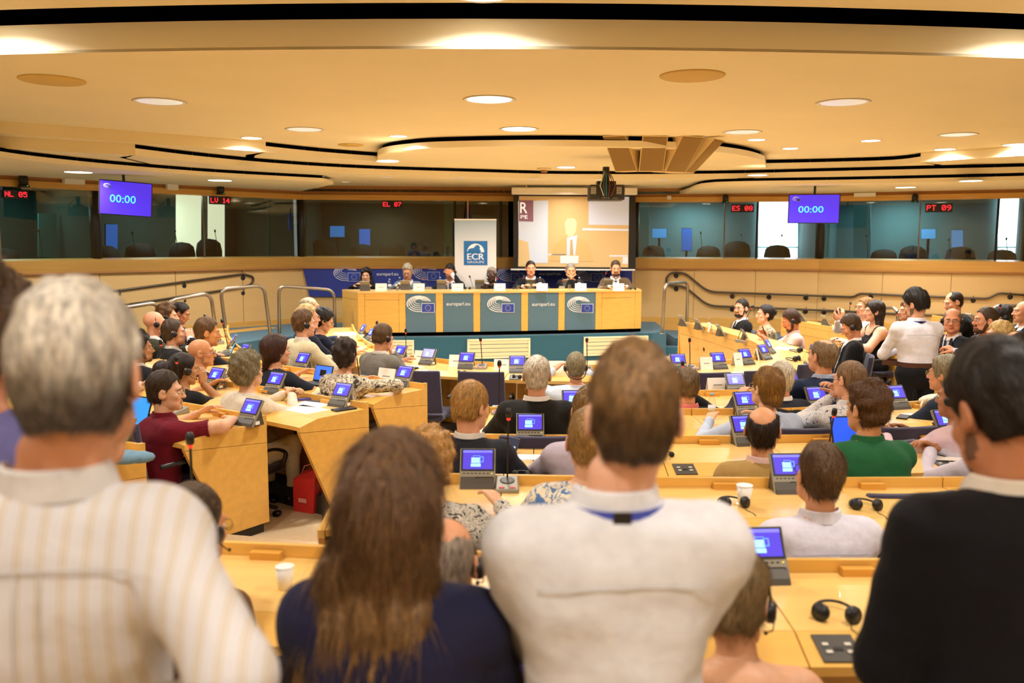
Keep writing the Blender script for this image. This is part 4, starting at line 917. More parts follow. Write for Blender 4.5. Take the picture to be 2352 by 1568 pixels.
for a in [(1762, 1343, .92, -4, 'touch console next to the loose headset in the closest row'), (1096, 1122, .91, 0, 'touch console beside the microphone base with two red buttons'), (1822, 1134, .91, -3, 'touch console half hidden by the brown-haired man in lilac-white shirt'),
          (1218, 1020, .86, 0, 'touch console standing behind the white-haired man in black'), (1722, 1024, .86, -12, 'touch console half hidden by the balding man in tan'), (2190, 1008, .86, -14, 'touch console behind the plain paper cup'), (1318, 954, .83, 0, 'touch console before the white-haired man in black'),
          (1722, 957, .83, -14, 'touch console before the woman in the pale blue hoodie'), (2072, 940, .83, -18, 'touch console beside the beige handbag'), (1887, 944, .83, -14, 'touch console peeking out at the patterned white sleeve'), (1697, 906, .80, -12, 'touch console beside the largest name card on its desk'), (1822, 895, .80, -16, 'touch console half hidden by the navy suit sleeve'),
          (908, 829, .75, 42, 'touch console before the man in the grey suit'), (975, 838, .75, 30, 'touch console next to the card before the grey suit'), (1068, 848, .75, 12, 'touch console before the first empty navy chair'), (1188, 857, .75, 0, 'touch console before the second empty navy chair'), (1562, 852, .75, -8, 'touch console beside the tall microphone at the ring corner'),
          (1657, 848, .75, -18, 'touch console with a name card on the curved ring'), (1722, 838, .75, -30, 'touch console with card beside the ring telephone base'), (1766, 826, .75, -45, 'touch console at the tight bend of the ring'), (1778, 812, .75, -60, 'touch console next past the tight bend'), (1722, 784, .75, -85, 'dark-backed console before the pink shirt'), (1664, 771, .75, -92, 'dark-backed console before the zebra dress'), (1613, 756, .75, -98, 'dark-backed console before the seated bearded man'), (1576, 748, .75, -100, 'dark-backed console at the far tip of the ring'),
          (558, 978, .84, 32, 'touch console on the desk of the maroon shirt'), (771, 934, .84, 32, 'touch console on the desk corner beside the black book'), (618, 905, .84, 32, 'touch console before the grey-curled woman'), (481, 893, .84, 32, 'touch console before the woman with the hair puff'), (916, 888, .84, 34, 'touch console beside the large white name card'), (683, 852, .84, 35, 'touch console before the navy striped top'), (253, 1032, .92, 32, 'touch console half hidden by the striped shoulder'),
          (548, 826, .77, 48, 'touch console reached by the brown-haired suited man'), (606, 822, .77, 40, 'touch console behind the grey-curled woman'), (522, 800, .77, 70, 'dark-edged console behind the open tablet'), (841, 783, .75, 62, 'touch console on the ring beside the white papers'), (822, 772, .75, 66, 'dark console on the ring beside the dark-haired woman'),
          (1849, 738, .75, -95, 'dark-backed console at the far end of the outer arm'), (1905, 748, .75, -92, 'dark-backed console on the outer arm beside a headset'), (2030, 771, .75, -88, 'dark-backed console beside the standing man elbow'), (2240, 746, .90, -90, 'dark-backed console beside the bearded grey jacket')]:
    console(*a)
for px, py, lb in [(840, 667, 'curly-haired woman'), (932, 665, 'grey-haired man in blue jacket'), (1015, 663, 'man hiding his face'), (1102, 662, 'man in black with glasses'), (1218, 661, 'speaking man in suit'), (1303, 661, 'man with folded hands'), (1396, 661, 'bearded man in brown jacket')]:
    console(px, py, ZP + .025, 180, 'podium console before the ' + lb)
# ------------------------------------------------------------------ gooseneck microphones
_mic = {}
def mic(px, py, z, hx, hy, yaw, label, base=True, dy=0.0):
    p = PZ(px, py, z); t = empty('gooseneck_microphone', p, -R(yaw)); inv = Matrix.Rotation(R(yaw), 3, 'Z')
    if not _mic:
        m = mb(); m.hexa([(-.055, -.075, 0), (.055, -.075, 0), (.055, .075, 0), (-.055, .075, 0)], [(-.052, -.07, .018), (.052, -.07, .018), (.05, .07, .045), (-.05, .07, .045)]); _mic['b'] = bevelled(m.mesh('base', M_GREY), .005)
        m = mb(True); m.lathe([(.034, 0), (.034, .004), (.03, .005), (1e-4, .004)], 18, Matrix.Translation((0, .015, .034)) @ Matrix.Rotation(R(10.5), 4, 'X')); _mic['g'] = m.mesh('speaker_grille', M_GREYDK)
        m = mb()
        for x in (-.025, .025): m.box((x, -.055, .023), (.026, .014, .004), Matrix.Rotation(R(10.5), 3, 'X'))
        _mic['r'] = m.mesh('red_buttons', mat('button_red', 'c0504a', .5))
        m = mb(True); m.lathe([(.006, 0), (.014, .006), (.016, .025), (.012, .045), (1e-4, .05)], 14); _mic['h'] = m.mesh('windscreen', M_DARK)
        m = mb(True); m.lathe([(.0085, -.008), (.0085, .003)], 12); _mic['l'] = m.mesh('light_ring', M_RED)
    if base:
        for k, nm in (('b', 'base'), ('g', 'speaker_grille'), ('r', 'red_buttons')): add(nm, _mic[k], t)
    hd = inv @ (P(hx, hy, p.y + dy) - p); s0 = Vector((0, .045, .035)); mid = Vector((s0.x * .7 + hd.x * .3, s0.y * .6 + hd.y * .4, hd.z * .55))
    path = [(1 - u) ** 2 * s0 + 2 * u * (1 - u) * mid + u * u * hd for u in [i / 8 for i in range(9)]]
    m = mb(True); m.tube(path, .0045, 6); m.build('stem', M_DARK, t)
    d = (path[-1] - path[-2]).normalized(); q = Vector((0, 0, 1)).rotation_difference(d)
    for k, nm in (('h', 'windscreen'), ('l', 'light_ring')):
        o = add(nm, _mic[k], t); o.location = hd; o.rotation_mode = 'QUATERNION'; o.rotation_quaternion = q
    return tag(t, label, 'microphone', 'gooseneck microphones')
for a in [(1165, 1122, .91, 1168, 960, 0, 'tall microphone with two red base buttons beside a console'), (1146, 948, .83, 1147, 842, 0, 'microphone before the white-haired man in black'), (1106, 846, .75, 1104, 784, 8, 'microphone between two empty navy chairs'), (1350, 852, .75, 1348, 786, -4, 'microphone before the man in pale blue shirt'), (927, 826, .75, 932, 764, 35, 'microphone before the man in grey suit'), (818, 885, .84, 816, 796, 32, 'microphone behind the dark curls of the snakeskin blouse'),
          (853, 791, .75, 865, 745, 55, 'microphone leaning towards the podium from the ring'), (1588, 848, .75, 1584, 786, -10, 'tall microphone at the ring corner by the carpet'), (1572, 892, .80, 1568, 840, -8, 'microphone beside the dark shoulder in black'), (1912, 1042, .86, 1915, 955, -8, 'microphone between tan jacket and green polo'), (2030, 932, .83, 2039, 884, -15, 'microphone beside the console near the handbag'), (432, 1275, .92, 437, 1022, 15, 'microphone rising before the maroon man chair'),
          (1702, 786, .75, 1726, 708, -88, 'microphone between bearded man and zebra dress'), (2062, 781, .75, 2060, 722, -88, 'microphone behind the standing man shoulder'), (1953, 756, .75, 1953, 700, -90, 'microphone before the phone photographer'), (2297, 760, .90, 2297, 706, -90, 'microphone before the dark long-haired woman'), (405, 950, .84, 406, 832, 32, 'microphone against the hair of the headset woman'), (372, 880, .84, 370, 792, 35, 'microphone against the black suit back'), (516, 812, .77, 511, 742, 60, 'upright microphone beside the railing post'), (500, 790, .77, 474, 729, 60, 'drooping microphone beside the railing post'),
          (1185, 862, .80, 2245, 770, 0, '')][:20]:
    mic(*a)
for px, py, hx, hy, lb in [(985, 664, 970, 641, 'podium microphone bent towards the man hiding his face'), (1086, 663, 1080, 638, 'podium microphone before the banner'), (1202, 662, 1203, 638, 'podium microphone with red light before the speaker'), (1290, 662, 1292, 644, 'podium microphone before the folded hands'), (1380, 662, 1392, 627, 'podium microphone before the bearded man'), (1140, 662, 1142, 640, 'podium microphone before the man in black with glasses')]:
    mic(px, py, ZP + .025, hx, hy, 180, lb)
# ------------------------------------------------------------------ name cards
_card = {}
def card(px, py, z, yaw, w, h, label, lines=1):
    p = PZ(px, py, z); t = empty('name_card', p, -R(yaw)); k = p.y / F_PX; W, H = w * k, h * k
    m = mb(); m.hexa([(-W / 2, 0, 0), (W / 2, 0, 0), (W / 2, .0015, 0), (-W / 2, .0015, 0)], [(-W / 2, .035, H), (W / 2, .035, H), (W / 2, .0365, H), (-W / 2, .0365, H)]); m.hexa([(-W / 2, .07, 0), (W / 2, .07, 0), (W / 2, .0715, 0), (-W / 2, .0715, 0)], [(-W / 2, .0365, H), (W / 2, .0365, H), (W / 2, .038, H), (-W / 2, .038, H)])
    m.build('folded_card', M_PAPER, t)
    m = mb(); m.hexa([(-W * .22, .0155, H * .47), (W * .22, .0155, H * .47), (W * .22, .017, H * .47), (-W * .22, .017, H * .47)], [(-W * .22, .0185, H * .53), (W * .22, .0185, H * .53), (W * .22, .02, H * .53), (-W * .22, .02, H * .53)]); m.build('print_line', M_PRINT, t)
    return tag(t, label, 'name card', 'white folded name cards')
for a in [(1046, 843, .75, 12, 33, 28, 'white card before the first empty navy chair'), (1154, 850, .75, 3, 40, 25, 'white card before the second empty navy chair'), (1278, 853, .75, -2, 36, 24, 'white card before the man in pale blue shirt'), (960, 832, .75, 28, 26, 27, 'white card between two consoles by the grey suit'), (884, 882, .84, 32, 50, 36, 'large white card beside the snakeskin sleeve'), (1624, 849, .75, -10, 30, 29, 'white card on the ring right of the tall microphone'.replace('right of', 'next to')), (1698, 840, .75, -30, 26, 30, 'white card at the ring bend by the telephone base'), (1746, 826, .75, -45, 18, 26, 'narrow white card past the ring bend'), (1650, 900, .80, -8, 48, 32, 'largest white card beside the water bottle'), (1626, 762, .75, 95, 22, 19, 'white card leaning before the seated bearded man')]:
    card(*a)
for px, lb in [(875, 'curly-haired woman'), (962, 'grey-haired man in blue jacket'), (1051, 'man hiding his face'), (1148, 'man in black with glasses'), (1245, 'speaking man'), (1334, 'man with folded hands'), (1421, 'bearded man in brown jacket')]:
    card(px, 668, ZP + .025, 0, 26, 17, 'white podium card beside the ' + lb)
# ------------------------------------------------------------------ bottles, glasses, cups, headsets, papers
_bot = {}
def bottle(px, py, z, h_px, label):
    p = PZ(px, py, z); t = empty('water_bottle', p); h = h_px * p.y / F_PX; k = h / .22
    if not _bot:
        m = mb(True); m.lathe([(.026, 0), (.031, .006), (.031, .05), (.029, .055), (.031, .06), (.031, .12), (.029, .125), (.031, .13), (.031, .145), (.024, .17), (.013, .19), (.013, .205)], 16); _bot['b'] = m.mesh('bottle', M_CLEAR)
        m = mb(True); m.lathe([(.015, .2), (.015, .218), (1e-4, .22)], 14); _bot['c'] = m.mesh('cap', mat('cap_blue', '8fb4dc', .4))
        m = mb(True); m.lathe([(.0318, .075), (.0318, .115)], 16); _bot['l'] = m.mesh('label_sleeve', mat('bottle_label', 'dfe6ee', .5))
    for kk, nm in (('b', 'bottle_body'), ('c', 'cap'), ('l', 'label_sleeve')): add(nm, _bot[kk], t)
    t.scale = (k, k, k); return tag(t, label, 'bottle', 'water bottles')
bottle(1634, 962, .83, 62, 'large clear water bottle before the biggest name card'); bottle(1628, 750, .75, 19, 'water bottle behind the leaning card on the ring')
for px, lb in [(895, 'curly-haired woman'), (918, 'grey-haired man in blue jacket'), (1011, 'man hiding his face'), (1119, 'man in black with glasses'), (1240, 'speaking man'), (1330, 'man with folded hands'), (1414, 'bearded man in brown jacket')]:
    bottle(px, 663 if px > 900 else 667, ZP + .025, 27, 'podium water bottle beside the ' + lb)
for k, (px, py) in enumerate([(913, 666), (1190, 663), (1217, 663), (1308, 662), (1446, 663)]):
    p = PZ(px, py + 2, ZP + .025); m = mb(True); m.lathe([(.024, 0), (.028, .08), (.0265, .08), (.0225, .005), (1e-4, .005)], 14); o = m.build('drinking_glass', M_CLEAR); o.location = p; tag(o, ['clear tumbler beside the tall bottle of the blue jacket', 'clear tumbler before the speaking man card side', 'clear tumbler before the speaking man console', 'clear tumbler before the folded hands', 'clear tumbler at the podium end'][k], 'glass', 'tumblers on the podium')
def cup(px, py, z, h_px, label, pat=False):
    p = PZ(px, py, z); h = h_px * p.y / F_PX * .92; t = empty('paper_cup', p)
    m = mb(True); m.lathe([(h * .27, 0), (h * .38, h * .97), (h * .36, h * .97), (h * .26, h * .06), (1e-4, h * .05)], 22); m.build('cup_wall', ramp_mat('cup_print', 'noise', [(0, 'f3efe8'), (.56, '8d8f9c'), (.585, 'f3efe8')], 26, .6, bump=0) if pat else M_PAPER, t)
    m = mb(True); m.lathe([(h * .375, h * .97), (h * .40, h * .985), (h * .375, h * 1.0), (h * .36, h * .98)], 22); m.build('rim', M_PAPER, t)
    return tag(t, label, 'cup', 'paper cups')
cup(1709, 1160, .91, 54, 'patterned paper cup beside the loose headset', True); cup(655, 1352, .92, 62, 'plain paper cup beside the long brown hair'); cup(2160, 1013, .86, 28, 'plain paper cup before the standing black jacket')
def headset_mesh():
    t = empty('headset'); band = [(.075 * math.cos(a), .085 * math.sin(a), .012 + .012 * math.sin(a)) for a in [R(-15 + 210 * i / 18) for i in range(19)]]
    m = mb(True); m.tube(band, .0055, 8); m.build('headband', M_DARK, t)
    for s in (-1, 1):
        Mx = Matrix.Translation((s * .055, -.045, .03)) @ Matrix.Rotation(R(75), 4, 'X') @ Matrix.Rotation(R(s * 35), 4, 'Y')
        m = mb(True); m.lathe([(.030, -.012), (.033, 0), (.03, .012), (1e-4, .013)], 18, Mx); e = m.build('ear_cup', M_DARK, t)
        m = mb(True); m.lathe([(.024, -.018), (.03, -.012)], 18, Mx); m.build('cushion', M_DARK2, e)
        m = mb(True); m.tube([(s * .073, -.02, .016), (s * .066, -.036, .026)], .004, 6); m.build('hinge', M_STEEL, t)
    m = mb(True); m.tube([(.05, -.06, .01), (.04, -.1, .003), (.06, -.15, .002), (.055, -.2, .002)], .0018, 5); m.build('cord', M_DARK, t)
    return t
HS = headset_mesh(); _hf = [True]
def headset(px, py, z, yaw, label, sc=1.0):
    t = HS if _hf[0] else copy_tree(HS); _hf[0] = False; t.location = PZ(px, py, z); t.rotation_euler.z = -R(yaw); t.scale = (sc * .88,) * 3
    return tag(t, label, 'headset', 'black headsets lying on desks')
for a in [(1917, 1415, .92, 12, 'loose black headset beside the control plate in the closest row', .95), (1682, 1160, .91, -6, 'loose black headset behind the patterned paper cup', .9), (1985, 1165, .91, 5, 'loose black headset beside the black suit sleeve', .9), (1533, 1046, .86, 20, 'loose black headset beside the lanyard man ear', .55), (1190, 868, .75, 30, 'loose black headset before the second empty chair', .7), (1062, 857, .75, 10, 'loose black headset before the first empty chair', .6), (1829, 808, .75, -60, 'loose black headset on the ring beside the pink shirt chair', 1.1), (1822, 828, .75, -50, 'loose black headset on the ring closest to the bend', 1.1), (1198, 1094, .91, 0, 'loose black headset beside the lanyard man shoulder', .7), (2205, 800, .75, -80, 'loose black headset on the outer arm', 1.0), (1888, 741, .75, -80, 'loose black headset at the outer arm end', 1.0), (1453, 665, ZP + .025, 0, 'loose black headset at the podium end', .8), (1074, 664, ZP + .025, 0, 'loose black headset on the podium by the banner', .8), (1185, 664, ZP + .025, 20, 'loose black headset on the podium beside the speaker', .7)]:
    headset(*a)
def sheet(px, py, z, yaw, w, d, label, matl=None, nm='paper_sheet', th=.002, cat='paper'):
    m = mb(); m.box((0, 0, th / 2), (w, d, th)); o = m.build(nm, matl or M_PAPER); o.location = PZ(px, py, z); o.rotation_euler.z = -R(yaw); return tag(o, label, cat)
sheet(700, 940, .84, 38, .3, .21, 'white papers on the desk of the grey-curled woman'); sheet(718, 928, .84, 20, .25, .2, 'white paper under the folded hands'); sheet(935, 842, .75, 45, .3, .22, 'white papers before the man in grey suit'); sheet(800, 771, .75, 60, .4, .3, 'stack of white papers before the dark-haired woman', None, 'paper_stack', .03)
sheet(2112, 953, .83, -12, .2, .14, 'white notepad beside the phone'); sheet(2165, 1035, .86, -30, .26, .2, 'white paper under the clasped hands'); sheet(2185, 1050, .86, 10, .2, .16, 'second white paper before the black jacket'); sheet(1220, 1050, .86, 0, .15, .12, 'white paper before the lilac shirt')
sheet(1800, 800, .75, -60, .3, .2, 'white paper on the ring bend')
for px, py, z, yaw, lb, w, d in [(2075, 959, .83, 35, 'dark phone beside the notepad', .07, .145), (2140, 946, .83, 70, 'black pen on the notepad', .008, .14), (790, 941, .84, 50, 'black case on the desk corner', .08, .17), (700, 918, .84, 60, 'purple pen case on the desk edge', .05, .17), (945, 846, .75, 60, 'dark phone before the man in grey suit', .07, .14), (1100, 752, .75, 0, '', 0, 0)][:5]:
    m = mb(); m.box((0, 0, .006), (w, d, .012)); o = add(lb.split()[1] + '_on_desk', bevelled(m.mesh('slab', mat('purple_case', '4038a0', .4) if 'purple' in lb else M_DARK), .003)); o.location = PZ(px, py, z); o.rotation_euler.z = -R(yaw); tag(o, lb, lb.split()[1])
# laptops
def laptop(px, py, z, yaw, w, tilt, label, colr='2a62c8', icon=True):
    t = empty('laptop', PZ(px, py, z), -R(yaw)); h = w * .68
    m = mb(); m.box((0, -h / 2, .008), (w, h, .014)); add('keyboard_base', bevelled(m.mesh('keyboard_base', M_DARK2), .003), t)
    m = mb(); tiltbox(m, -w / 2, w / 2, 0, h, -.008, 0, R(tilt), 0, .014); add('lid', bevelled(m.mesh('lid', M_DARK), .003), t)
    m = mb(); tiltbox(m, -w / 2 + .008, w / 2 - .008, .012, h - .008, 0, .0015, R(tilt), 0, .014); s = m.build('screen', mat('laptop_' + colr, colr, .3, emit=.9), t)
    if icon: m = mb(); tiltbox(m, -w * .17, w * .17, h * .35, h * .72, .001, .0028, R(tilt), 0, .014); m.build('open_window', M_DARK, s)
    return tag(t, label, 'laptop', 'open laptops')
laptop(738, 880, .84, 34, .21, 18, 'open laptop beside the snakeskin blouse', '3a6ae0'); laptop(1962, 1030, .86, -8, .26, 18, 'open laptop before the green polo shirt', '2050d8', False); laptop(300, 985, .84, 32, .3, 18, 'open laptop behind the maroon shoulder', '2f8ad8', False); laptop(528, 816, .77, 72, .2, 25, 'open tablet before the brown-haired suited man', '2aa0c8', False)
# beige handbag
t = empty('handbag', PZ(2150, 934, .83), R(20)); m = mb(True); m.ball((0, .02, .045), (.15, .055, .05), 16); m.build('bag_body', mat('bag_leather', 'd9cbb0', .6, bump=.3, bscale=25), t); m = mb(True); m.ball((-.02, -.02, .06), (.10, .04, .035), 14); m.build('flap', mat('bag_leather', 'd9cbb0', .6), t)
m = mb(True); m.tube([(-.13, 0, .05), (-.2, -.05, .03), (-.22, -.07, .012), (-.1, -.1, .01), (.05, -.11, .01), (.16, -.09, .012)], .008, 6); m.build('strap', mat('bag_strap', 'c8b896', .6), t); tag(t, 'beige leather handbag with loose strap on the desk', 'bag')
# blue garment on the desk corner
t = mb(True); t.ball((0, 0, .035), (.12, .07, .035), 14); t.ball((.07, .02, .03), (.08, .06, .03), 12); o = t.build('folded_garment', mat('denim_blue', '6f93aa', .9, bump=.5, bscale=20)); o.location = PZ(285, 1065, .92); tag(o, 'crumpled grey blue garment on the desk corner', 'clothing')
# red paper bag on the floor
p = PZ(707, 1172, .09); t = empty('paper_bag', p, R(-25))
mr = mat('bag_red', 'd8332e', .5); m = mb(); m.hexa([(-.09, -.05, 0), (.09, -.05, 0), (.09, .05, 0), (-.09, .05, 0)], [(-.08, -.06, .24), (.11, -.05, .26), (.13, .06, .34), (-.06, .05, .28)]); m.build('bag_body', mr, t)
m = mb(True); m.tube([(-.05, 0, .26), (-.02, 0, .33), (.04, 0, .35), (.08, 0, .29)], .004, 6); m.build('handle', mat('bag_pink', 'e88aa0', .6), t); m = mb(); m.box((0, -.058, .09), (.07, .004, .03), Matrix.Rotation(R(-4), 3, 'X')); m.build('print_line', mat('bag_print', 'f0a8a0', .6), t); tag(t, 'tilted red paper carrier bag on the floor by the swivel chair', 'bag')
# ------------------------------------------------------------------ swivel chairs
def build_chair():
    t = empty('swivel_chair'); m = mb(True); N = 8; W, z0, z1 = .23, .50, .97
    def q(u, v, d):
        x = u * W * (1 - .06 * v); z = z0 + (z1 - z0) * v; y = -.235 - .05 * v + .03 * (u * u) + d; return Vector((x, y, z))
    for a in range(N):
        for b in range(6):
            u0, u1, v0, v1 = -1 + 2 * a / N, -1 + 2 * (a + 1) / N, b / 6, (b + 1) / 6
            m.quad(q(u0, v0, 0), q(u1, v0, 0), q(u1, v1, 0), q(u0, v1, 0)); m.quad(q(u1, v0, -.05), q(u0, v0, -.05), q(u0, v1, -.05), q(u1, v1, -.05))
    for a in range(N):
        u0, u1 = -1 + 2 * a / N, -1 + 2 * (a + 1) / N; m.quad(q(u0, 1, 0), q(u1, 1, 0), q(u1, 1, -.05), q(u0, 1, -.05)); m.quad(q(u1, 0, 0), q(u0, 0, 0), q(u0, 0, -.05), q(u1, 0, -.05))
    for b in range(6):
        v0, v1 = b / 6, (b + 1) / 6; m.quad(q(-1, v0, -.05), q(-1, v0, 0), q(-1, v1, 0), q(-1, v1, -.05)); m.quad(q(1, v0, 0), q(1, v0, -.05), q(1, v1, -.05), q(1, v1, 0))
    add('backrest', bevelled(m.mesh('backrest', M_CHAIR), .012), t)
    m = mb(); m.box((0, 0, .44), (.46, .46, .08)); add('seat', bevelled(m.mesh('seat', M_CHAIR), .025, 3), t)
    for s in (-1, 1):
        m = mb(True); m.tube(rounded([(s * .22, -.1, .42), (s * .27, -.06, .44), (s * .27, .14, .46), (s * .27, .2, .60), (s * .265, .1, .66), (s * .265, -.16, .66)], .06), [.016] * 100 if False else .016, 8); m.build('armrest', M_DARK, t)
    m = mb(True); m.tube([(0, 0, .12), (0, 0, .4)], .03, 12); m.tube([(0, -.1, .42), (0, -.25, .44), (0, -.27, .56)], .02, 8); m.build('column', M_DARK, t)
    for k in range(5):
        a = 2 * math.pi * k / 5 + .3; e = Vector((math.cos(a), math.sin(a), 0)); m = mb(); m.tube([e * .03 + Vector((0, 0, .13)), e * .29 + Vector((0, 0, .085))], [.026, .017], 6); l = m.build('leg', M_DARK, t)
        m = mb(True); m.lathe([(.028, -.02), (.03, 0), (.028, .02)], 12, Matrix.Translation(e * .29 + Vector((0, 0, .032))) @ Matrix.Rotation(a, 4, 'Z') @ Matrix.Rotation(R(90), 4, 'X')); m.build('caster', M_DARK, l)
    return t
CH = build_chair(); _chf = [True]
def chair(x, y, z, yaw, label, dz=1.0):
    t = CH if _chf[0] else copy_tree(CH); _chf[0] = False; t.location = (x, y, z); t.rotation_euler.z = -R(yaw); t.scale = (1, 1, dz); return tag(t, label, 'chair', 'navy swivel chairs')
for px, D, z, yaw, lb in [(975, 8.35, 0, 10, 'empty navy chair closest to the snakeskin blouse desk end'), (1112, 8.3, 0, 4, 'empty navy chair beside the blond man head'), (1612, 8.3, 0, -8, 'empty navy chair behind the largest name card'), (1722, 8.45, 0, -22, 'empty navy chair behind the hoodie woman'), (1818, 8.9, 0, -40, 'empty navy chair at the ring bend'), (1856, 10.6, 0, -75, 'empty navy chair beside the pink shirt'), (1838, 5.45, .09, -8, 'empty navy chair beside the balding man glasses'), (2052, 5.5, .09, -12, 'empty navy chair beyond the green polo shoulder')]:
    p = P(px, 556, D); chair(p.x, D, z, yaw, lb, .87)
# ------------------------------------------------------------------ people: implicit bodies turned into one surface
def smin(a, b, k):
    h = np.clip(0.5 + 0.5 * (b - a) / k, 0, 1); return b + (a - b) * h - k * h * (1 - h)
class Prim:
    __slots__ = ('t', 'a', 'b', 'ra', 'rb', 'k', 'lab', 'Rm', 'sc', 'neg')
    def __init__(s, t, a, b=None, ra=0, rb=0, k=.03, lab=0, Rm=None, sc=None, neg=False):
        s.t = t; s.a = np.array(a, float); s.b = None if b is None else np.array(b, float); s.ra = ra; s.rb = rb; s.k = k; s.lab = lab; s.Rm = Rm; s.sc = sc; s.neg = neg
    def box(s):
        if s.t == 'e':
            r = max(s.ra); return s.a - r, s.a + r
        r = max(s.ra, s.rb) * (max(1, max(s.sc)) if s.sc is not None else 1); return np.minimum(s.a, s.b) - r, np.maximum(s.a, s.b) + r
    def d(s, X, Y, Z):
        x, y, z = X - s.a[0], Y - s.a[1], Z - s.a[2]
        if s.t == 'e':
            if s.Rm is not None:
                M = s.Rm; x, y, z = x * M[0][0] + y * M[1][0] + z * M[2][0], x * M[0][1] + y * M[1][1] + z * M[2][1], x * M[0][2] + y * M[1][2] + z * M[2][2]
            r = s.ra; k0 = np.sqrt((x / r[0]) ** 2 + (y / r[1]) ** 2 + (z / r[2]) ** 2); k1 = np.sqrt((x / r[0] ** 2) ** 2 + (y / r[1] ** 2) ** 2 + (z / r[2] ** 2) ** 2) + 1e-9
            return k0 * (k0 - 1) / k1
        ab = s.b - s.a; L2 = float(ab @ ab) + 1e-12
        t = np.clip((x * ab[0] + y * ab[1] + z * ab[2]) / L2, 0, 1)
        x, y, z = x - t * ab[0], y - t * ab[1], z - t * ab[2]
        if s.sc is not None: x, y, z = x / s.sc[0], y / s.sc[1], z / s.sc[2]
        return np.sqrt(x * x + y * y + z * z) - (s.ra + t * (s.rb - s.ra))
def cap(a, b, ra, rb=None, k=.03, lab=0, sc=None, neg=False): return Prim('c', a, b, ra, ra if rb is None else rb, k, lab, None, sc, neg)
def ell(c, r, k=.03, lab=0, Rm=None, neg=False): return Prim('e', c, None, tuple(r), 0, k, lab, Rm, None, neg)

def surface_nets(Fd, lo, h):
    s = Fd < 0; nx, ny, nz = Fd.shape
    cnt = np.zeros((nx - 1, ny - 1, nz - 1), np.int8); acc = np.zeros((nx - 1, ny - 1, nz - 1, 3), np.float32); num = np.zeros((nx - 1, ny - 1, nz - 1), np.float32)
    def sl(o): return tuple(slice(o[i], (nx, ny, nz)[i] - 1 + o[i]) for i in range(3))
    corners = [(i, j, k) for i in (0, 1) for j in (0, 1) for k in (0, 1)]
    inside = np.zeros((nx - 1, ny - 1, nz - 1), np.int8)
    for c in corners: inside += s[sl(c)]
    act = (inside > 0) & (inside < 8)
    ia = np.argwhere(act)
    if len(ia) == 0: return np.zeros((0, 3)), np.zeros((0, 4), int)
    vals = {c: Fd[ia[:, 0] + c[0], ia[:, 1] + c[1], ia[:, 2] + c[2]] for c in corners}
    A = np.zeros((len(ia), 3)); Nn = np.zeros(len(ia))
    for c in corners:
        for ax in range(3):
            if c[ax] == 0:
                c2 = list(c); c2[ax] = 1; c2 = tuple(c2); v0, v1 = vals[c], vals[c2]; m = (v0 < 0) != (v1 < 0)
                t = np.where(m, v0 / np.where(m, v0 - v1, 1), 0); p = np.zeros((len(ia), 3)); p += c; p[:, ax] += t
                A += p * m[:, None]; Nn += m
    V = (ia + A / Nn[:, None]) * h + lo
    idx = np.full(act.shape, -1, np.int64); idx[act] = np.arange(len(ia))
    Q = []
    for ax in range(3):
        o1, o2 = [(1, 2), (2, 0), (0, 1)][ax]
        a = [slice(None)] * 3; b = [slice(None)] * 3; a[ax] = slice(0, -1); b[ax] = slice(1, None)
        sa, sb = s[tuple(a)], s[tuple(b)]; m = sa != sb; e = np.argwhere(m)
        e = e[(e[:, o1] > 0) & (e[:, o2] > 0) & (e[:, o1] < Fd.shape[o1] - 1) & (e[:, o2] < Fd.shape[o2] - 1)]
        if len(e) == 0: continue
        def ix(d1, d2):
            q = e.copy(); q[:, o1] -= d1; q[:, o2] -= d2; return idx[q[:, 0], q[:, 1], q[:, 2]]
        q = np.stack([ix(0, 0), ix(1, 0), ix(1, 1), ix(0, 1)], 1); fl = sa[e[:, 0], e[:, 1], e[:, 2]]
        q[~fl] = q[~fl][:, ::-1]; Q.append(q)
    Q = np.concatenate(Q); Q = Q[(Q >= 0).all(1)]
    return V, Q
def polygonize(prims, h, pad=.03, post=None, lo=None, hi=None):
    pos = [p for p in prims if not p.neg]
    bs = [p.box() for p in pos]
    lo = np.min([b[0] for b in bs], 0) - pad if lo is None else np.array(lo); hi = np.max([b[1] for b in bs], 0) + pad if hi is None else np.array(hi)
    n = np.ceil((hi - lo) / h).astype(int) + 1
    ax = [lo[i] + h * np.arange(n[i]) for i in range(3)]
    Fd = np.full(n, 0.06)
    for p in prims:
        b0, b1 = p.box(); m = p.k + h * 2 + (.0 if not p.neg else .01)
        i0 = np.maximum(np.floor((b0 - m - lo) / h).astype(int), 0); i1 = np.minimum(np.ceil((b1 + m - lo) / h).astype(int) + 1, n)
        if (i1 <= i0).any(): continue
        S = tuple(slice(i0[i], i1[i]) for i in range(3)); X, Y, Z = np.meshgrid(ax[0][S[0]], ax[1][S[1]], ax[2][S[2]], indexing='ij', sparse=True)
        d = p.d(X, Y, Z)
        Fd[S] = -smin(-Fd[S], d, p.k) if p.neg else smin(Fd[S], d, p.k)
    if post is not None:
        X, Y, Z = np.meshgrid(*ax, indexing='ij', sparse=True); Fd = post(Fd, X, Y, Z)
    V, Q = surface_nets(Fd, lo, h)
    return V, Q
def labels(prims, V):
    pos = [p for p in prims if not p.neg and p.lab >= 0]; best = np.full(len(V), 1e9); lab = np.zeros(len(V), int)
    for p in pos:
        d = p.d(V[:, 0], V[:, 1], V[:, 2]); m = d < best; best[m] = d[m]; lab[m] = p.lab
    return lab
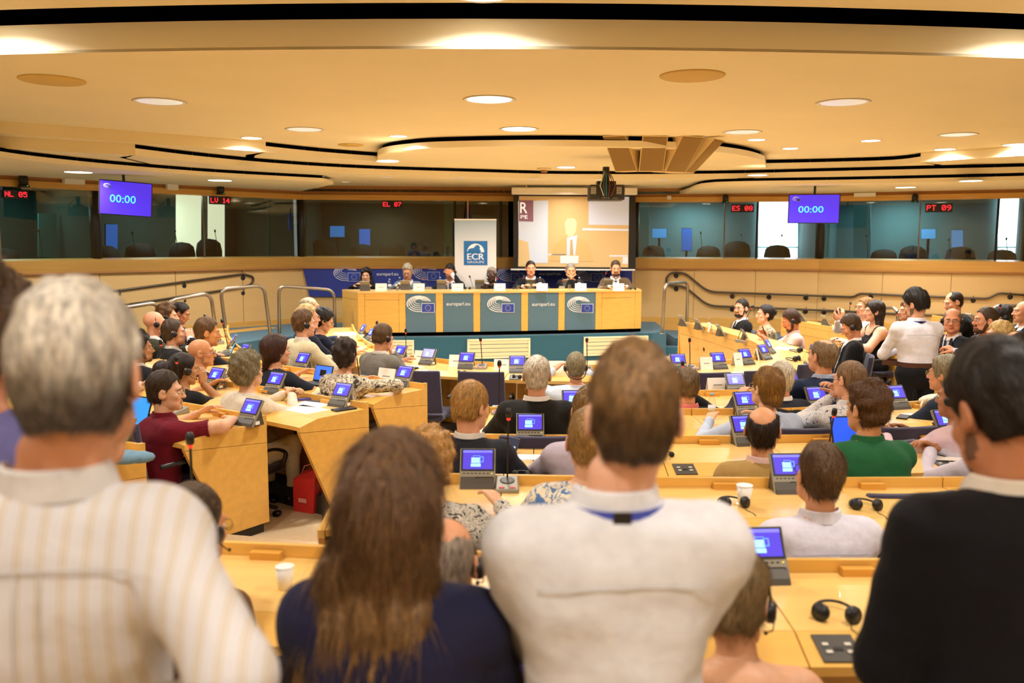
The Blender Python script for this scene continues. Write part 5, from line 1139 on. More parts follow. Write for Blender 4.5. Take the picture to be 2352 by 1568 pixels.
def np_mesh(name, V, Q, mats, mi=None, smooth=True):
    me = bpy.data.meshes.new(name); nv, nq = len(V), len(Q); k = Q.shape[1]
    me.vertices.add(nv); me.vertices.foreach_set('co', V.astype(np.float32).ravel()); me.loops.add(nq * k); me.loops.foreach_set('vertex_index', Q.astype(np.int32).ravel())
    me.polygons.add(nq); me.polygons.foreach_set('loop_start', np.arange(0, nq * k, k, dtype=np.int32))
    for m in mats: me.materials.append(m)
    if mi is not None: me.polygons.foreach_set('material_index', mi.astype(np.int32))
    me.polygons.foreach_set('use_smooth', np.full(nq, smooth)); me.update(calc_edges=True); me.validate()
    return me
def wob(V, amp, freq, seed, n=5):
    r = np.random.RandomState(seed); out = np.zeros(len(V))
    for i in range(n):
        d = r.normal(size=3); d /= np.linalg.norm(d); out += np.sin(V @ d * freq * r.uniform(.6, 1.6) + r.uniform(0, 6.3))
    return out * amp / math.sqrt(n)
def rotm(yaw=0, pitch=0, roll=0):
    """yaw clockwise seen from above, pitch down positive, roll to the right positive"""
    return np.array((Matrix.Rotation(-R(yaw), 3, 'Z') @ Matrix.Rotation(-R(pitch), 3, 'X') @ Matrix.Rotation(R(roll), 3, 'Y')))

def hand_prims(W, d, nrm, side, s, curl, lab, spread=.0, k=.006):
    """palm and five fingers. d: direction of the hand, nrm: palm normal (fingers curl towards it), side: +1 right hand"""
    d = d / np.linalg.norm(d); nrm = nrm - d * (nrm @ d); nrm /= np.linalg.norm(nrm) + 1e-9; lat = np.cross(d, nrm) * side * -1.0    # lat points to the thumb side
    out = []; pl = .088 * s
    for i in range(4):
        o = (1.5 - i) * .0205 * s; kn = W + d * pl + lat * o; out.append(cap(W + d * .012 * s + lat * o * .62, kn, .0135 * s, .0118 * s, k * 1.6, lab))
        L = (.072, .080, .074, .058)[i] * s; p = kn; a = curl * (.55 + .06 * i); seg = (.42, .32, .26); dd = d + lat * (1.5 - i) * (.06 + spread); ang = 0.0
        for j in range(3):
            ang += a * (.75, 1.0, .8)[j]; q = p + (dd * math.cos(ang) + nrm * math.sin(ang)) * L * seg[j]
            out.append(cap(p, q, (.0098, .0088, .0080)[j] * s, (.0090, .0082, .0068)[j] * s, k * .5, lab)); p = q
    tb = W + d * .025 * s + lat * .026 * s; t1 = tb + (d * .62 + lat * .62 + nrm * .30) * .042 * s; t2 = t1 + (d * .85 + lat * .22 + nrm * (.25 + .4 * curl)) * .033 * s; t3 = t2 + (d * .85 + lat * .05 + nrm * (.3 + .5 * curl)) * .026 * s
    out += [cap(tb, t1, .0145 * s, .012 * s, k * 1.4, lab), cap(t1, t2, .0112 * s, .0098 * s, k * .5, lab), cap(t2, t3, .0096 * s, .0078 * s, k * .5, lab)]
    return out
def ik(S, W, la, lb, pole):
    v = W - S; D = np.linalg.norm(v); D2 = min(D, (la + lb) * .995); u = v / D; W = S + u * D2
    a = (la * la - lb * lb + D2 * D2) / (2 * D2); hh = math.sqrt(max(la * la - a * a, 0)); p = pole - u * (pole @ u); p /= np.linalg.norm(p) + 1e-9
    return S + u * a + p * hh, W

SKIN, TOP, BOT, SHOE, SHIRT, BEARD, LIP = range(7)
def head_prims(s, female=False, chub=0.0, beard=0, ear=True):
    f = .94 if female else 1.0
    P_ = [ell((0, -.020, .034), (.0755 * f, .0955, .084), .02, SKIN), ell((0, .020, -.028), (.0625 * f + chub * .010, .0735, .084), .025, SKIN), ell((0, .042, -.082), ((.045 * f) + chub * .012, .044, .034), .025, SKIN)]
    for q in (-1, 1): P_.append(ell((q * .040, .040, -.068), (.024 + chub * .008, .034, .032), .02, SKIN)); P_.append(ell((q * .042, .060, -.022), (.022, .022, .02), .02, SKIN))
    P_ += [ell((0, .074, -.101), (.021 * f, .017, .015), .015, SKIN), cap((-.036, .076, .026), (.036, .076, .026), .0125, None, .016, SKIN)]
    for q in (-1, 1): P_.append(ell((q * .0315, .104, .004), (.0185, .021, .0135), .012, SKIN, neg=True))
    P_ += [cap((0, .083, .018), (0, .106, -.026), .0085 * f, .0125 * f, .010, SKIN), ell((0, .108, -.028), (.0125, .012, .010), .007, SKIN)]
    for q in (-1, 1): P_.append(ell((q * .0115, .098, -.031), (.0085, .011, .008), .006, SKIN))
    P_ += [ell((0, .0895, -.0555), (.0235, .0115, .0048), .004, LIP), ell((0, .088, -.0645), (.0205, .0115, .0056), .004, LIP)]
    if ear:
        for q in (-1, 1):
            Rm = np.array(Matrix.Rotation(R(q * 16), 3, 'Z') @ Matrix.Rotation(R(-10), 3, 'X'))
            P_ += [ell((q * .0815 * f, -.014, -.004), (.0075, .0205, .0325), .006, SKIN, Rm), ell((q * .077 * f, -.002, -.022), (.010, .012, .014), .008, SKIN), ell((q * .0900 * f, -.006, .0), (.006, .010, .018), .006, SKIN, neg=True)]
    if beard:
        t = .0028 * beard - .001
        P_ += [ell((0, .042, -.082), (.0475 * f + chub * .012 + t, .047 + t, .037 + t), .012, BEARD), ell((0, .074, -.101), (.024 + t, .02 + t, .018 + t), .01, BEARD), cap((-.024, .094, -.046), (.024, .094, -.046), .006 + t * .4, None, .006, BEARD)]
        for q in (-1, 1): P_.append(cap((q * .0665, .004, -.022), (q * (.047 + chub * .01), .034, -.074), .0085 + t * .6, .016 + t, .012, BEARD)); P_.append(cap((q * (.047 + chub * .01), .034, -.074), (q * .022, .066, -.094), .016 + t, .02 + t, .012, BEARD))
    for p in P_: scale_prim(p, s)
    return P_
def scale_prim(p, s):
    p.a = p.a * s; p.k *= s
    if p.t == 'e': p.ra = tuple(r * s for r in p.ra)
    else: p.b = p.b * s; p.ra *= s; p.rb *= s
def hair_sdf(style, s, seed):
    """signed field of the hair in head space (metres at scale 1); returns function, bounds, voxel hints"""
    st = dict(t=.014, top=.010, back=.006, zb=-.066, amp=.0022, fr=130, front=.083, side=.012, earcut=True, crown=None, add=[])
    st.update(style)
    r = np.random.RandomState(seed); dirs = []
    for i in range(7):
        d = r.normal(size=3); d /= np.linalg.norm(d); d[2] *= .45 if st.get('strand', True) else 1.0; dirs.append((d * st['fr'] * r.uniform(.5, 1.5), r.uniform(0, 6.28)))
    t = st['t']; wx = .0755 * st.get('wide', 1.0)
    zk = [-.30, -.10, -.035, -.012, .03, .072, .094, .125]; side, front = st['side'], st['front']
    yk = st.get('yk') or [side - .055, side - .048, side - .03, side, side + .020, side + .040, front - .010, .2]
    def f(X, Y, Z):
        d = ell((0, -.020 - st['back'] * .5, .034 + st['top'] * .45), (wx + t * .75, .0955 + t + st['back'], .084 + t + st['top'])).d(X, Y, Z)
        low = ell((0, -.030 - st['back'] * .4, -.030), (.058 * st.get('wide', 1) + t * st.get('lowt', .5), .072 + t * .6 + st['back'], .070)).d(X, Y, Z); d = smin(d, low, .03)
        n = 0
        for v, ph in dirs: n = n + np.sin(X * v[0] + Y * v[1] + Z * v[2] + ph)
        d = d + n * st['amp'] * .38
        lim = np.interp(Z, zk, yk); d = np.maximum(d, (Y - lim) * .8 + n * .0012)
        d = np.maximum(d, st['zb'] + (Y + .06) * st.get('slope', -.12) - Z + n * .001)
        if st['earcut']:
            for q in (-1, 1): d = np.maximum(d, -ell((q * .092, -.004, -.010), (.034, .027, .040)).d(X, Y, Z))
        if st['crown'] is not None:    # bald patch: remove hair above a sloping plane
            zc, sl = st['crown']; d = np.maximum(d, (Z - zc - sl * Y) * .8)
        if st.get('patch') is not None:
            c, rr = st['patch']; d = np.maximum(d, -ell(c, rr).d(X, Y, Z))
        for a in st['add']:
            q = a.d(X, Y, Z) + n * st['amp'] * .5; d = smin(d, q, a.k)
        return d
    lo = np.array([-.14, -.17, min(st['zb'], -.12) - .03]); hi = np.array([.14, .13, .19])
    for a in st['add']: b0, b1 = a.box(); lo = np.minimum(lo, b0 - .03); hi = np.maximum(hi, b1 + .03)
    return f, lo, hi
def strands(V, N, n, length, width, seed, flow=(0, -.6, -.8), lift=.25, segs=4, jitter=.35, zmin=-9):
    """ribbons growing over a hair surface; returns verts, quads"""
    r = np.random.RandomState(seed); ok = np.where(V[:, 2] > zmin)[0]
    if len(ok) == 0: return np.zeros((0, 3)), np.zeros((0, 4), int)
    i = r.choice(ok, n); p = V[i].copy(); nn = N[i]; fl = np.array(flow, float); base = fl[None] + r.normal(size=(n, 3)) * jitter
    tg = base - nn * (base * nn).sum(1, keepdims=True); tg /= np.linalg.norm(tg, axis=1, keepdims=True) + 1e-9
    L = length * r.uniform(.5, 1.2, n)[:, None]; w = np.cross(nn, tg) * width; dirn = tg + nn * lift * r.uniform(.3, 1.2, n)[:, None]; VV = []; 
    for k in range(segs + 1):
        u = k / segs; c = p + dirn * L * u - nn * L * (lift * .9) * u * u + np.array([0, 0, -.25]) * L * u * u * .4 + nn * .0006; ww = w * (1 - u * .85)
        VV.append(c - ww); VV.append(c + ww)
    VV = np.stack(VV, 1); Q = []
    base_i = (np.arange(n) * (2 * (segs + 1)))[:, None]
    for k in range(segs): Q.append(base_i + np.array([2 * k, 2 * k + 1, 2 * k + 3, 2 * k + 2])[None])
    return VV.reshape(-1, 3), np.concatenate(Q)
def vnormals(V, Q):
    n = np.zeros_like(V); a, b, c, d = V[Q[:, 0]], V[Q[:, 1]], V[Q[:, 2]], V[Q[:, 3]]; fn = np.cross(c - a, d - b)
    for j in range(4): np.add.at(n, Q[:, j], fn)
    return n / (np.linalg.norm(n, axis=1, keepdims=True) + 1e-12)
STY = {
    'short': dict(t=.0065, top=.012, back=.003, amp=.0028), 'neat': dict(t=.0055, top=.008, back=.002, amp=.0018), 'buzz': dict(t=.003, top=.001, back=.0, amp=.0006, fr=200), 'thick': dict(t=.012, top=.014, back=.006, amp=.0045, zb=-.068),
    'tousled': dict(t=.015, top=.020, back=.008, amp=.0075, fr=85, zb=-.075, strand=False), 'curly': dict(t=.024, top=.024, back=.014, amp=.010, fr=95, zb=-.09, strand=False, earcut=False, lowt=.8), 'fringe': dict(t=.0045, top=.0, back=.002, amp=.0022, fr=160, patch=((0, .03, .105), (.062, .115, .075))), 'thinning': dict(t=.0035, top=.0, back=.002, amp=.0015, patch=((0, .01, .125), (.052, .075, .05))),
    'bob': dict(t=.018, top=.012, back=.012, zb=-.125, amp=.003, earcut=False, side=.03, lowt=1.2), 'bun': dict(t=.008, top=.004, amp=.0016, zb=-.07, add=[ell((0, -.125, .03), (.04, .035, .04), .012)]), 'chignon': dict(t=.013, top=.012, back=.012, amp=.004, zb=-.09, earcut=False, add=[ell((0, -.10, -.055), (.045, .035, .035), .02)]),
    'puff': dict(t=.008, top=.004, amp=.0016, zb=-.07, fr=110, add=[ell((0, -.165, -.005), (.075, .07, .065), .02)]),
    'long': dict(t=.014, top=.010, back=.010, zb=-.12, amp=.003, earcut=False, side=.035, add=[cap((-.05, -.055, -.04), (-.075, -.045, -.26), .045, .035, .04), cap((.05, -.055, -.04), (.075, -.045, -.26), .045, .035, .04), cap((0, -.075, -.04), (0, -.08, -.28), .05, .04, .04)]),
    'longcurl': dict(t=.022, top=.014, back=.010, zb=-.12, amp=.008, fr=80, earcut=False, side=.03, strand=False, add=[cap((-.07, -.02, -.03), (-.105, .02, -.23), .042, .05, .04), cap((.07, -.02, -.03), (.105, .02, -.23), .042, .05, .04), cap((0, -.075, -.04), (0, -.08, -.22), .05, .05, .04)]),
}
CLOTHM = {}
def person(label, head, yaw, floor, top, hair=('short', '4a3423'), skin='d9a47e', hyaw=None, pitch=0, roll=0, lean=.08, side=0.0, s=1.0, girth=1.0, sw=1.0, jacket=False, sleeve='long', bottom='17171c', shoe='1a1512', arms=('desk', 'desk'), stand=False, collar=None, vneck=None, tie=None, glasses=None, hset=False, beard=0, female=False, chub=0., chair_on=True, chair_label=None, lod=1, open_back=False, strand_n=None, face=True, bow=0.0, legs=True, twist=0.0, scoop=False, hx=0.0, dz=None, cdz=None):
    if jacket and not collar: collar = 'd9d4cc'
    hp = P(*head); hyaw = yaw if hyaw is None else hyaw; T = np.array([side * s, math.sin(lean), math.cos(lean)]); T /= np.linalg.norm(T)
    tl = .50 * s; hoff = np.array([hx, .022 + .035 * math.sin(R(max(pitch, 0))), .168 - .012 * math.sin(R(max(pitch, 0)))]) * s
    pz = hp.z - floor - hoff[2] - T[2] * tl
    pel = np.array([0, 0, pz]); Nb = pel + T * tl; hc = Nb + hoff
    Rw = rotm(yaw); hw = Rw @ np.array([hc[0], hc[1], 0]); root = empty('person', (hp.x - hw[0], hp.y - hw[1], floor), -R(yaw)); tag(root, label, 'person')
    fine = {0: .010, 1: .014, 2: .019}[lod]; hf = {0: .0055, 1: .0058, 2: .0075}[lod]
    jk = .012 if jacket else .004; g = girth
    side_v = np.array([1.0, 0, 0])
    B = [ell(pel + T * .03 * s + (0, .0, 0), (.170 * g * s, .135 * g * s, .13 * s), .06, BOT if not jacket else TOP), ell(pel + T * .17 * s + (0, .012 * (g - 1) * 8 * s, 0), ((.145 * g + jk) * s, (.115 * g + jk) * s, .17 * s), .06, TOP), ell(pel + T * .335 * s + (0, -.006 * s, 0), ((.162 * sw + jk) * s, (.112 * (.6 + .4 * g) + jk) * s, .185 * s), .06, TOP)]
    ct, stt = math.cos(R(twist)), math.sin(R(twist)); sv = np.array([ct, -stt, 0]); fv = np.array([stt, ct, 0])
    Sh = {q: Nb + sv * q * .168 * sw * s + fv * (-.012) * s + np.array([0, 0, -.068 * s]) for q in (-1, 1)}
    if arms[0] == 'cross_back' or bow: 
        for q in Sh: Sh[q] = Sh[q] + np.array([0, .03 * bow, -.01 * bow])
    rs = (.060 + jk) * s * (.93 if female else 1)
    B.append(cap(Sh[-1] * .95 + Nb * .05, Sh[1] * .95 + Nb * .05, rs * .95, None, .07, TOP, (1, 1.0, 1)))
    for q in (-1, 1):
        B.append(cap(Nb + np.array([q * .028, -.020, -.026]) * s, Sh[q] * .9 + Nb * .1 + (0, 0, .006), .040 * s, .05 * s, .045, TOP if not open_back else SKIN)); B.append(ell(pel + T * .36 * s + np.array([q * .085, -.055, 0]) * s, (.075 * s, (.05 + jk) * s, .12 * s), .05, TOP if not open_back else SKIN))
    if female:
        for q in (-1, 1): B.append(ell(pel + T * .30 * s + np.array([q * .07, .095, 0]) * s, (.062 * s, .055 * s, .062 * s), .04, TOP))
    if open_back: B.append(ell(pel + T * .44 * s + np.array([0, -.055, 0]) * s, (.14 * s, .075 * s, .10 * s), .04, SKIN))
    B.append(cap(Nb + np.array([0, -.008, -.04]) * s, Nb + np.array([0, .004, .06]) * s, .059 * s, .052 * s, .02, SKIN))
    Hd = []; WR = {}; CU = []; dsk = (.755 if dz is None else dz) + .035
    # arms
    POLE = {'down': (.3, -.6, -.4)}
    for q, spec in zip((-1, 1), arms):
        S = Sh[q] * .97 + Nb * .03; la, lb = .285 * s, .25 * s; pole = np.array([q * .75, -.45, -.5]); curl = .55; nrm = None; hd = None; hide = False
        if isinstance(spec, str):
            W = {'desk': np.array([q * .14 * s + Nb[0], .37 * s + Nb[1], dsk]), 'clasp': np.array([q * .035 * s + Nb[0], .38 * s + Nb[1], dsk + .01]), 'lap': Nb + np.array([q * .10, .27, -.50]) * s, 'down': Sh[q] + np.array([q * .06, .03, -.52]) * s, 'cross': Nb + np.array([-q * .10, .20, -.26]) * s, 'fold': Nb + np.array([q * .02, .24, -.28]) * s, 'chin': hc + np.array([q * .02, .11, -.155]) * s, 'wide': np.array([q * .24 * s + Nb[0], .34 * s + Nb[1], dsk])}[spec]
            if spec in ('cross', 'fold'): pole = np.array([q * 1.0, -.25, -.55])
            if spec == 'chin': pole = np.array([q * .25, .5, -1.0]); curl = 1.1
            if spec == 'clasp': curl = .9
            if spec == 'down': pole = np.array([q * .5, -1, 0.]); curl = .35
        else:
            W = np.array(spec['w']) * s + (Nb if spec.get('rel', 'n') == 'n' else hc)
            if spec.get('on'): W[2] = dsk
            pole = np.array(spec.get('pole', pole)); curl = spec.get('curl', curl); nrm = spec.get('n'); hd = spec.get('d')
        E, W = ik(S, W, la, lb, pole); WR[q] = W
        asl = TOP if sleeve != 'none' else SKIN; fsl = TOP if sleeve == 'long' else SKIN
        B.append(cap(S, S + (E - S) * (.62 if sleeve == 'short' else 1), (.056 + jk * .8) * s, (.048 + jk * .8) * s, .045, asl))
        if sleeve == 'short': CU.append((S + (E - S) * .64, (E - S) / np.linalg.norm(E - S)))
        if sleeve == 'short': B.append(cap(S + (E - S) * .6, E, .043 * s, .040 * s, .012, SKIN))
        wr = W - (W - E) / np.linalg.norm(W - E) * .015 * s
        B.append(cap(E, wr, (.0435 + (jk * .8 if fsl == TOP else -.002)) * s, (.031 + (jk * .9 if fsl == TOP else -.003)) * s, .03, fsl))
        if jacket: B.append(cap(wr, W + (W - E) / np.linalg.norm(W - E) * .008 * s, .034 * s, .034 * s, .006, SHIRT))
        dv = (W - E) / np.linalg.norm(W - E); dv = np.array(hd, float) if hd is not None else dv
        if nrm is None: nrm = np.array([-q * .25, -.1, -1.0]) if spec not in ('chin', 'fold') else np.array([-q * 1.0, -.3, 0.])
        Hd.append(hand_prims(W, dv, np.array(nrm, float), q, s * (.94 if female else 1.02), curl, SKIN))
    # legs
    if legs:
        for q in (-1, 1):
            hip = pel + np.array([q * .09, 0, .0]) * s
            if stand: kn = np.array([q * .10 * s, .02, pz * .53]); an = np.array([q * .10 * s, -.02, .09])
            else: kn = np.array([q * .13 * s, .40 * s, max(.46, pz + .01)]); an = np.array([q * .13 * s, .38 * s, .09])
            B += [cap(hip, kn, .088 * s * (.7 + .3 * g), .062 * s, .05, BOT), cap(kn, an, .058 * s, .044 * s, .03, BOT), cap(an + (0, -.03, -.045), an + (0, .15, -.055), .038, .034, .02, SHOE, (1, 1, .9))]
    V1, Q1 = polygonize(B, fine); L1 = labels(B, V1)
    N1 = vnormals(V1, Q1); clothm = (L1 == TOP) | (L1 == BOT); V1 = V1 + N1 * (((wob(V1 * np.array([1, 1, 1.6]), .0042, 17, 23) if (lod == 0 and stand) else 0) + wob(V1, .0032, 30, 11) + wob(V1 * np.array([.8, .8, 1.1]), .0018, 55, 5)) * clothm)[:, None]
    if vneck:   # shirt front seen in the open jacket
        y_ = V1[:, 1]; zr = V1[:, 2] - Nb[2]; m = (L1 == TOP) & (N1[:, 1] > .15) & (np.abs(V1[:, 0] - Nb[0]) < np.interp(zr, [-.36 * s, -.30 * s, .0], [0.0, .012 * s, .075 * s])) & (zr > -.33 * s); L1[m] = SHIRT
    if scoop:
        m = (L1 == TOP) & (V1[:, 2] > Nb[2] - .10 * s) & (N1[:, 1] > .0) & (np.hypot(V1[:, 0], (V1[:, 2] - Nb[2]) * 1.1) < .12 * s); L1[m] = SKIN
    # head
    HP = head_prims(s, female, chub, beard); Hm = rotm(hyaw - yaw, pitch, roll)
    nbh = Hm.T @ (Nb + np.array([0, -.002, -.03]) * s - hc); HP.append(cap((0, -.026 * s, -.055 * s), nbh, .051 * s * (.88 if female else 1), .055 * s * (.88 if female else 1), .025 * s, SKIN))
    V2, Q2 = polygonize(HP, hf * s); L2 = labels(HP, V2); V2w = V2 @ Hm.T + hc
    Vs, Qs, Ls = [V1, V2w], [Q1, Q2 + len(V1)], [L1, L2]; off = len(V1) + len(V2)
    for hpz in Hd:
        v, q = polygonize(hpz, .0062 if lod < 2 else .008, .02); Vs.append(v); Qs.append(q + off); Ls.append(np.full(len(v), SKIN)); off += len(v)
    V = np.concatenate(Vs); Q = np.concatenate(Qs); L = np.concatenate(Ls)
    hm = (hairmat(hair[1]) if isinstance(hair[1], str) else hair[1]) if hair else M_DARK
    bmat = hairmat(beard_col[label]) if label in beard_col else hm
    if beard == 1 and isinstance(hair[1], str): hx_ = lambda c: [int(c[i:i + 2], 16) for i in (0, 2, 4)]; st_ = tuple(int(a * .5 + b * .5) for a, b in zip(hx_(hair[1]), hx_(skin))); bmat = mat('stubble_%02x%02x%02x' % st_, st_, .6)
    sk = skinmat(skin); lipc = tuple(int(a * .62 + b * .38) for a, b in zip([int(skin[i:i + 2], 16) for i in (0, 2, 4)], (150, 60, 55)))
    tm = top if not isinstance(top, str) else cloth(top); bm_ = bottom if not isinstance(bottom, str) else cloth(bottom)
    me = np_mesh('body', V, Q, [sk, tm, bm_, mat('shoe_' + shoe, shoe, .4), cloth(vneck or collar or 'f0ece6'), bmat, mat('lip_%02x%02x%02x' % lipc, lipc, .4)], L[Q[:, 0]])
    body = add('body', me, root)
    Hmat = Matrix([[*map(float, Hm[i]), float(hc[i])] for i in range(3)] + [[0, 0, 0, 1]])
    def hput(o): o.matrix_local = Hmat; return o
    # hair
    if hair and hair[0] != 'bald':
        st = dict(STY[hair[0]]); st.update(hair[2] if len(hair) > 2 else {}); f, lo, hi = hair_sdf(st, s, abs(hash_(label)) % 9999)
        vox = {0: .0055, 1: .0062, 2: .008}[lod]; n_ = np.ceil((hi - lo) / vox).astype(int) + 1; ax = [lo[i] + vox * np.arange(n_[i]) for i in range(3)]
        X, Y, Z = np.meshgrid(*ax, indexing='ij'); Vh, Qh = surface_nets(f(X, Y, Z), lo, vox)
        if len(Qh):
            Nh = vnormals(Vh, Qh); nn = strand_n if strand_n is not None else {0: 3500, 1: 1500, 2: 500}[lod]
            ln = st.get('slen', .035); fl = st.get('flow', (0, -.55, -.8) if hair[0] not in ('tousled', 'curly') else (0, -.2, -.3)); Vr, Qr = strands(Vh, Nh, nn, ln, st.get('sw', .0011 if lod == 0 else .0013), 3, fl, st.get('lift', .22 if hair[0] not in ('tousled', 'curly', 'longcurl') else .5), 4, st.get('jit', .3 if hair[0] not in ('tousled', 'curly') else .9))
            Vt = np.concatenate([Vh, Vr]) * s; Qt = np.concatenate([Qh, Qr + len(Vh)]); hput(add('hair', np_mesh('hair', Vt, Qt, [hm]), root))
    if face:
        for q in (-1, 1):
            m = mb(True); m.ball((q * .0315 * s, .0805 * s, .004 * s), (.0140 * s, .0115 * s, .0068 * s), 12); m.sm = False
            m.mi = 1; c = Vector((q * .0315 * s, .0925 * s, .004 * s)); m._add([c + Vector((.0052 * s * math.cos(a), -.0012 * s * 0 + .0002, .0052 * s * math.sin(a))) for a in [2 * math.pi * i / 12 for i in range(12)]], [tuple(reversed(range(12)))])
            hput(m.build('eye', [mat('eye_white', 'c9bfb6', .3), mat('iris_dark', '2a1c14', .2)], root))
            m = mb(True); m.tube([(q * .013 * s, .0925 * s, .0245 * s), (q * .030 * s, .0930 * s, .0280 * s), (q * .047 * s, .081 * s, .0225 * s)], [.0028 * s, .0034 * s, .002 * s], 6); hput(m.build('eyebrow', hm if hair else M_DARK2, root))
    if glasses:
        gm_ = mat('glass_frame_' + glasses, glasses, .35); t = hput(empty('glasses')); t.parent = root; t.matrix_local = Hmat
        for q in (-1, 1):
            m = mb(True); m.tube([((q * .033 + .022 * math.cos(a)) * s, (.108 - .006 * abs(math.cos(a)) * (1 if q * math.cos(a) > 0 else 0)) * s, (.003 + .017 * math.sin(a)) * s) for a in [2 * math.pi * i / 16 for i in range(17)]], .0016 * s, 5, False); m.build('rim', gm_, t)
            m = mb(True); m.tube([(q * .056 * s, .103 * s, .006 * s), (q * .080 * s, .06 * s, .006 * s), (q * .083 * s, -.008 * s, .006 * s), (q * .08 * s, -.02 * s, -.012 * s)], .0017 * s, 5); m.build('temple', gm_, t)
        m = mb(True); m.tube([(-.011 * s, .109 * s, .008 * s), (0, .112 * s, .011 * s), (.011 * s, .109 * s, .008 * s)], .0016 * s, 5); m.build('bridge', gm_, t)
    if hset:
        t = empty('worn_headset'); t.parent = root; t.matrix_local = Hmat; nape = hset == 'nape'
        tp = STY.get(hair[0], {}).get('top', .0) + STY.get(hair[0], {}).get('t', .0) if hair else .0; zr_ = .122 + tp * .9; xr = .083 + (tp * .4)
        path = [((xr * math.cos(a)) * s, (-.005 + (-.11 * math.sin(a) if nape else -.012 * math.sin(a))) * s, ((-.01 + zr_ * math.sin(a)) if not nape else -.03 - .06 * math.sin(a)) * s) for a in [R(180 * i / 20) for i in range(21)]]
        m = mb(True); m.tube(path, .0042 * s, 6); m.build('headband', M_DARK, t)
        for q in (-1, 1):
            Mx = Matrix.Translation((q * .09 * s, -.004 * s, -.008 * s)) @ Matrix.Rotation(R(90), 4, 'Y')
            m = mb(True); m.lathe([(.024 * s, -.014 * s), (.029 * s, -.004 * s), (.029 * s, .006 * s), (.02 * s, .014 * s), (1e-4, .015 * s)] if q > 0 else [(1e-4, -.015 * s), (.02 * s, -.014 * s), (.029 * s, -.006 * s), (.029 * s, .004 * s), (.024 * s, .014 * s)], 16, Mx); m.build('ear_cup', M_DARK, t)
        if hset == 'mic': m = mb(True); m.tube([(.1 * s, .0, -.03 * s), (.095 * s, .04 * s, -.055 * s), (.075 * s, .075 * s, -.065 * s)], .002 * s, 5); m.ball((.075 * s, .075 * s, -.065 * s), .006 * s, 8); m.build('boom', M_DARK, t)
    if collar:
        m = mb(True); n_ = 22
        for i in range(n_):
            def cp(j, lvl):
                a = 2 * math.pi * j / n_; fr = math.sin(a); rr = (.0665 + .010 * (1 - lvl)) * s; zc = (-.022 - .034 * max(fr, 0) + lvl * (.052 - .016 * max(fr, 0))) * s
                return Vector((Nb[0] + rr * math.cos(a) * (1 + .06 * abs(math.cos(a))), Nb[1] + .004 * s + rr * math.sin(a) + .0, Nb[2] + .020 * s + zc))
            if abs((i + .5) / n_ - .25) < .035: continue
            a, b, c, d = cp(i, 0), cp(i + 1, 0), cp(i + 1, 1), cp(i, 1); m.quad(a, b, c, d); sh = lambda v: v + (v - Vector((Nb[0], Nb[1], v.z))).normalized() * .007 * s - Vector((0, 0, .003 * s)); m.quad(d, c, sh(c), sh(d)); m.quad(sh(d), sh(c), sh(b) + Vector((0, 0, .012 * s)), sh(a) + Vector((0, 0, .012 * s)))
        m.build('collar', cloth(collar), root)
    for c_, d_ in CU:
        m = mb(True); u_ = Vector(d_).orthogonal().normalized(); w_ = Vector(d_).cross(u_); n2 = 18; ring = []
        for i in range(n2 + 1):
            a = 2 * math.pi * i / n2; ring.append((u_ * math.cos(a) + w_ * math.sin(a)))
        c0 = Vector(c_) - Vector(d_) * .03 * s; c1 = Vector(c_) + Vector(d_) * .024 * s
        for i in range(n2): m.quad(c0 + ring[i] * .052 * s, c0 + ring[i + 1] * .052 * s, c1 + ring[i + 1] * .056 * s, c1 + ring[i] * .056 * s); m.quad(c1 + ring[i] * .056 * s, c1 + ring[i + 1] * .056 * s, c1 + ring[i + 1] * .043 * s, c1 + ring[i] * .043 * s)
        m.build('sleeve_hem', tm, root)
    if not collar and not scoop and not open_back and not jacket:
        m = mb(True); m.tube([(Nb[0] + .0685 * s * math.cos(a), Nb[1] + .001 * s + .0685 * s * math.sin(a), Nb[2] + (.012 - .034 * max(math.sin(a), 0)) * s) for a in [2 * math.pi * i / 26 for i in range(27)]], .011 * s, 6, False); m.build('neckband', tm, root)
    if stand and not jacket:
        top_v = V1[(L1 == BOT)]; zb_ = top_v[top_v[:, 2] < pz + .2][:, 2].max() - .016; bd = V1[np.abs(V1[:, 2] - zb_) < .02]; cx_, cy_ = bd[:, 0].mean(), bd[:, 1].mean(); an_ = np.arctan2(bd[:, 1] - cy_, bd[:, 0] - cx_); rd_ = np.hypot(bd[:, 0] - cx_, bd[:, 1] - cy_); pth = []
        for i in range(33):
            a = -math.pi + 2 * math.pi * i / 32; dd_ = np.abs((an_ - a + math.pi) % (2 * math.pi) - math.pi); k_ = dd_ < .3; r_ = (np.sort(rd_[k_])[-max(1, k_.sum() // 4):].mean() if k_.any() else .15) + .003; pth.append((cx_ + r_ * math.cos(a), cy_ + r_ * math.sin(a), zb_))
        m = mb(True)
        for i in range(32): a, b = Vector(pth[i]), Vector(pth[i + 1]); u = Vector((0, 0, .024)); m.quad(a - u, b - u, b + u, a + u)
        m.build('belt', mat('belt_brown', '4a2817', .5), root)
    if jacket and not stand or (jacket and stand):
        m = mb(True); n_ = 20; arc = [R(-200 + 220 * i / n_) for i in range(n_ + 1)]
        for i in range(n_):
            def jp(a, lvl):
                rr = (.092 - .016 * lvl) * s; return Vector((Nb[0] + rr * math.cos(a) * 1.05, Nb[1] - .002 * s + rr * math.sin(a), Nb[2] + (-.034 + .058 * lvl - .03 * max(math.sin(a), 0)) * s))
            m.quad(jp(arc[i], 0), jp(arc[i + 1], 0), jp(arc[i + 1], 1), jp(arc[i], 1))
        m.build('jacket_collar', tm, root)
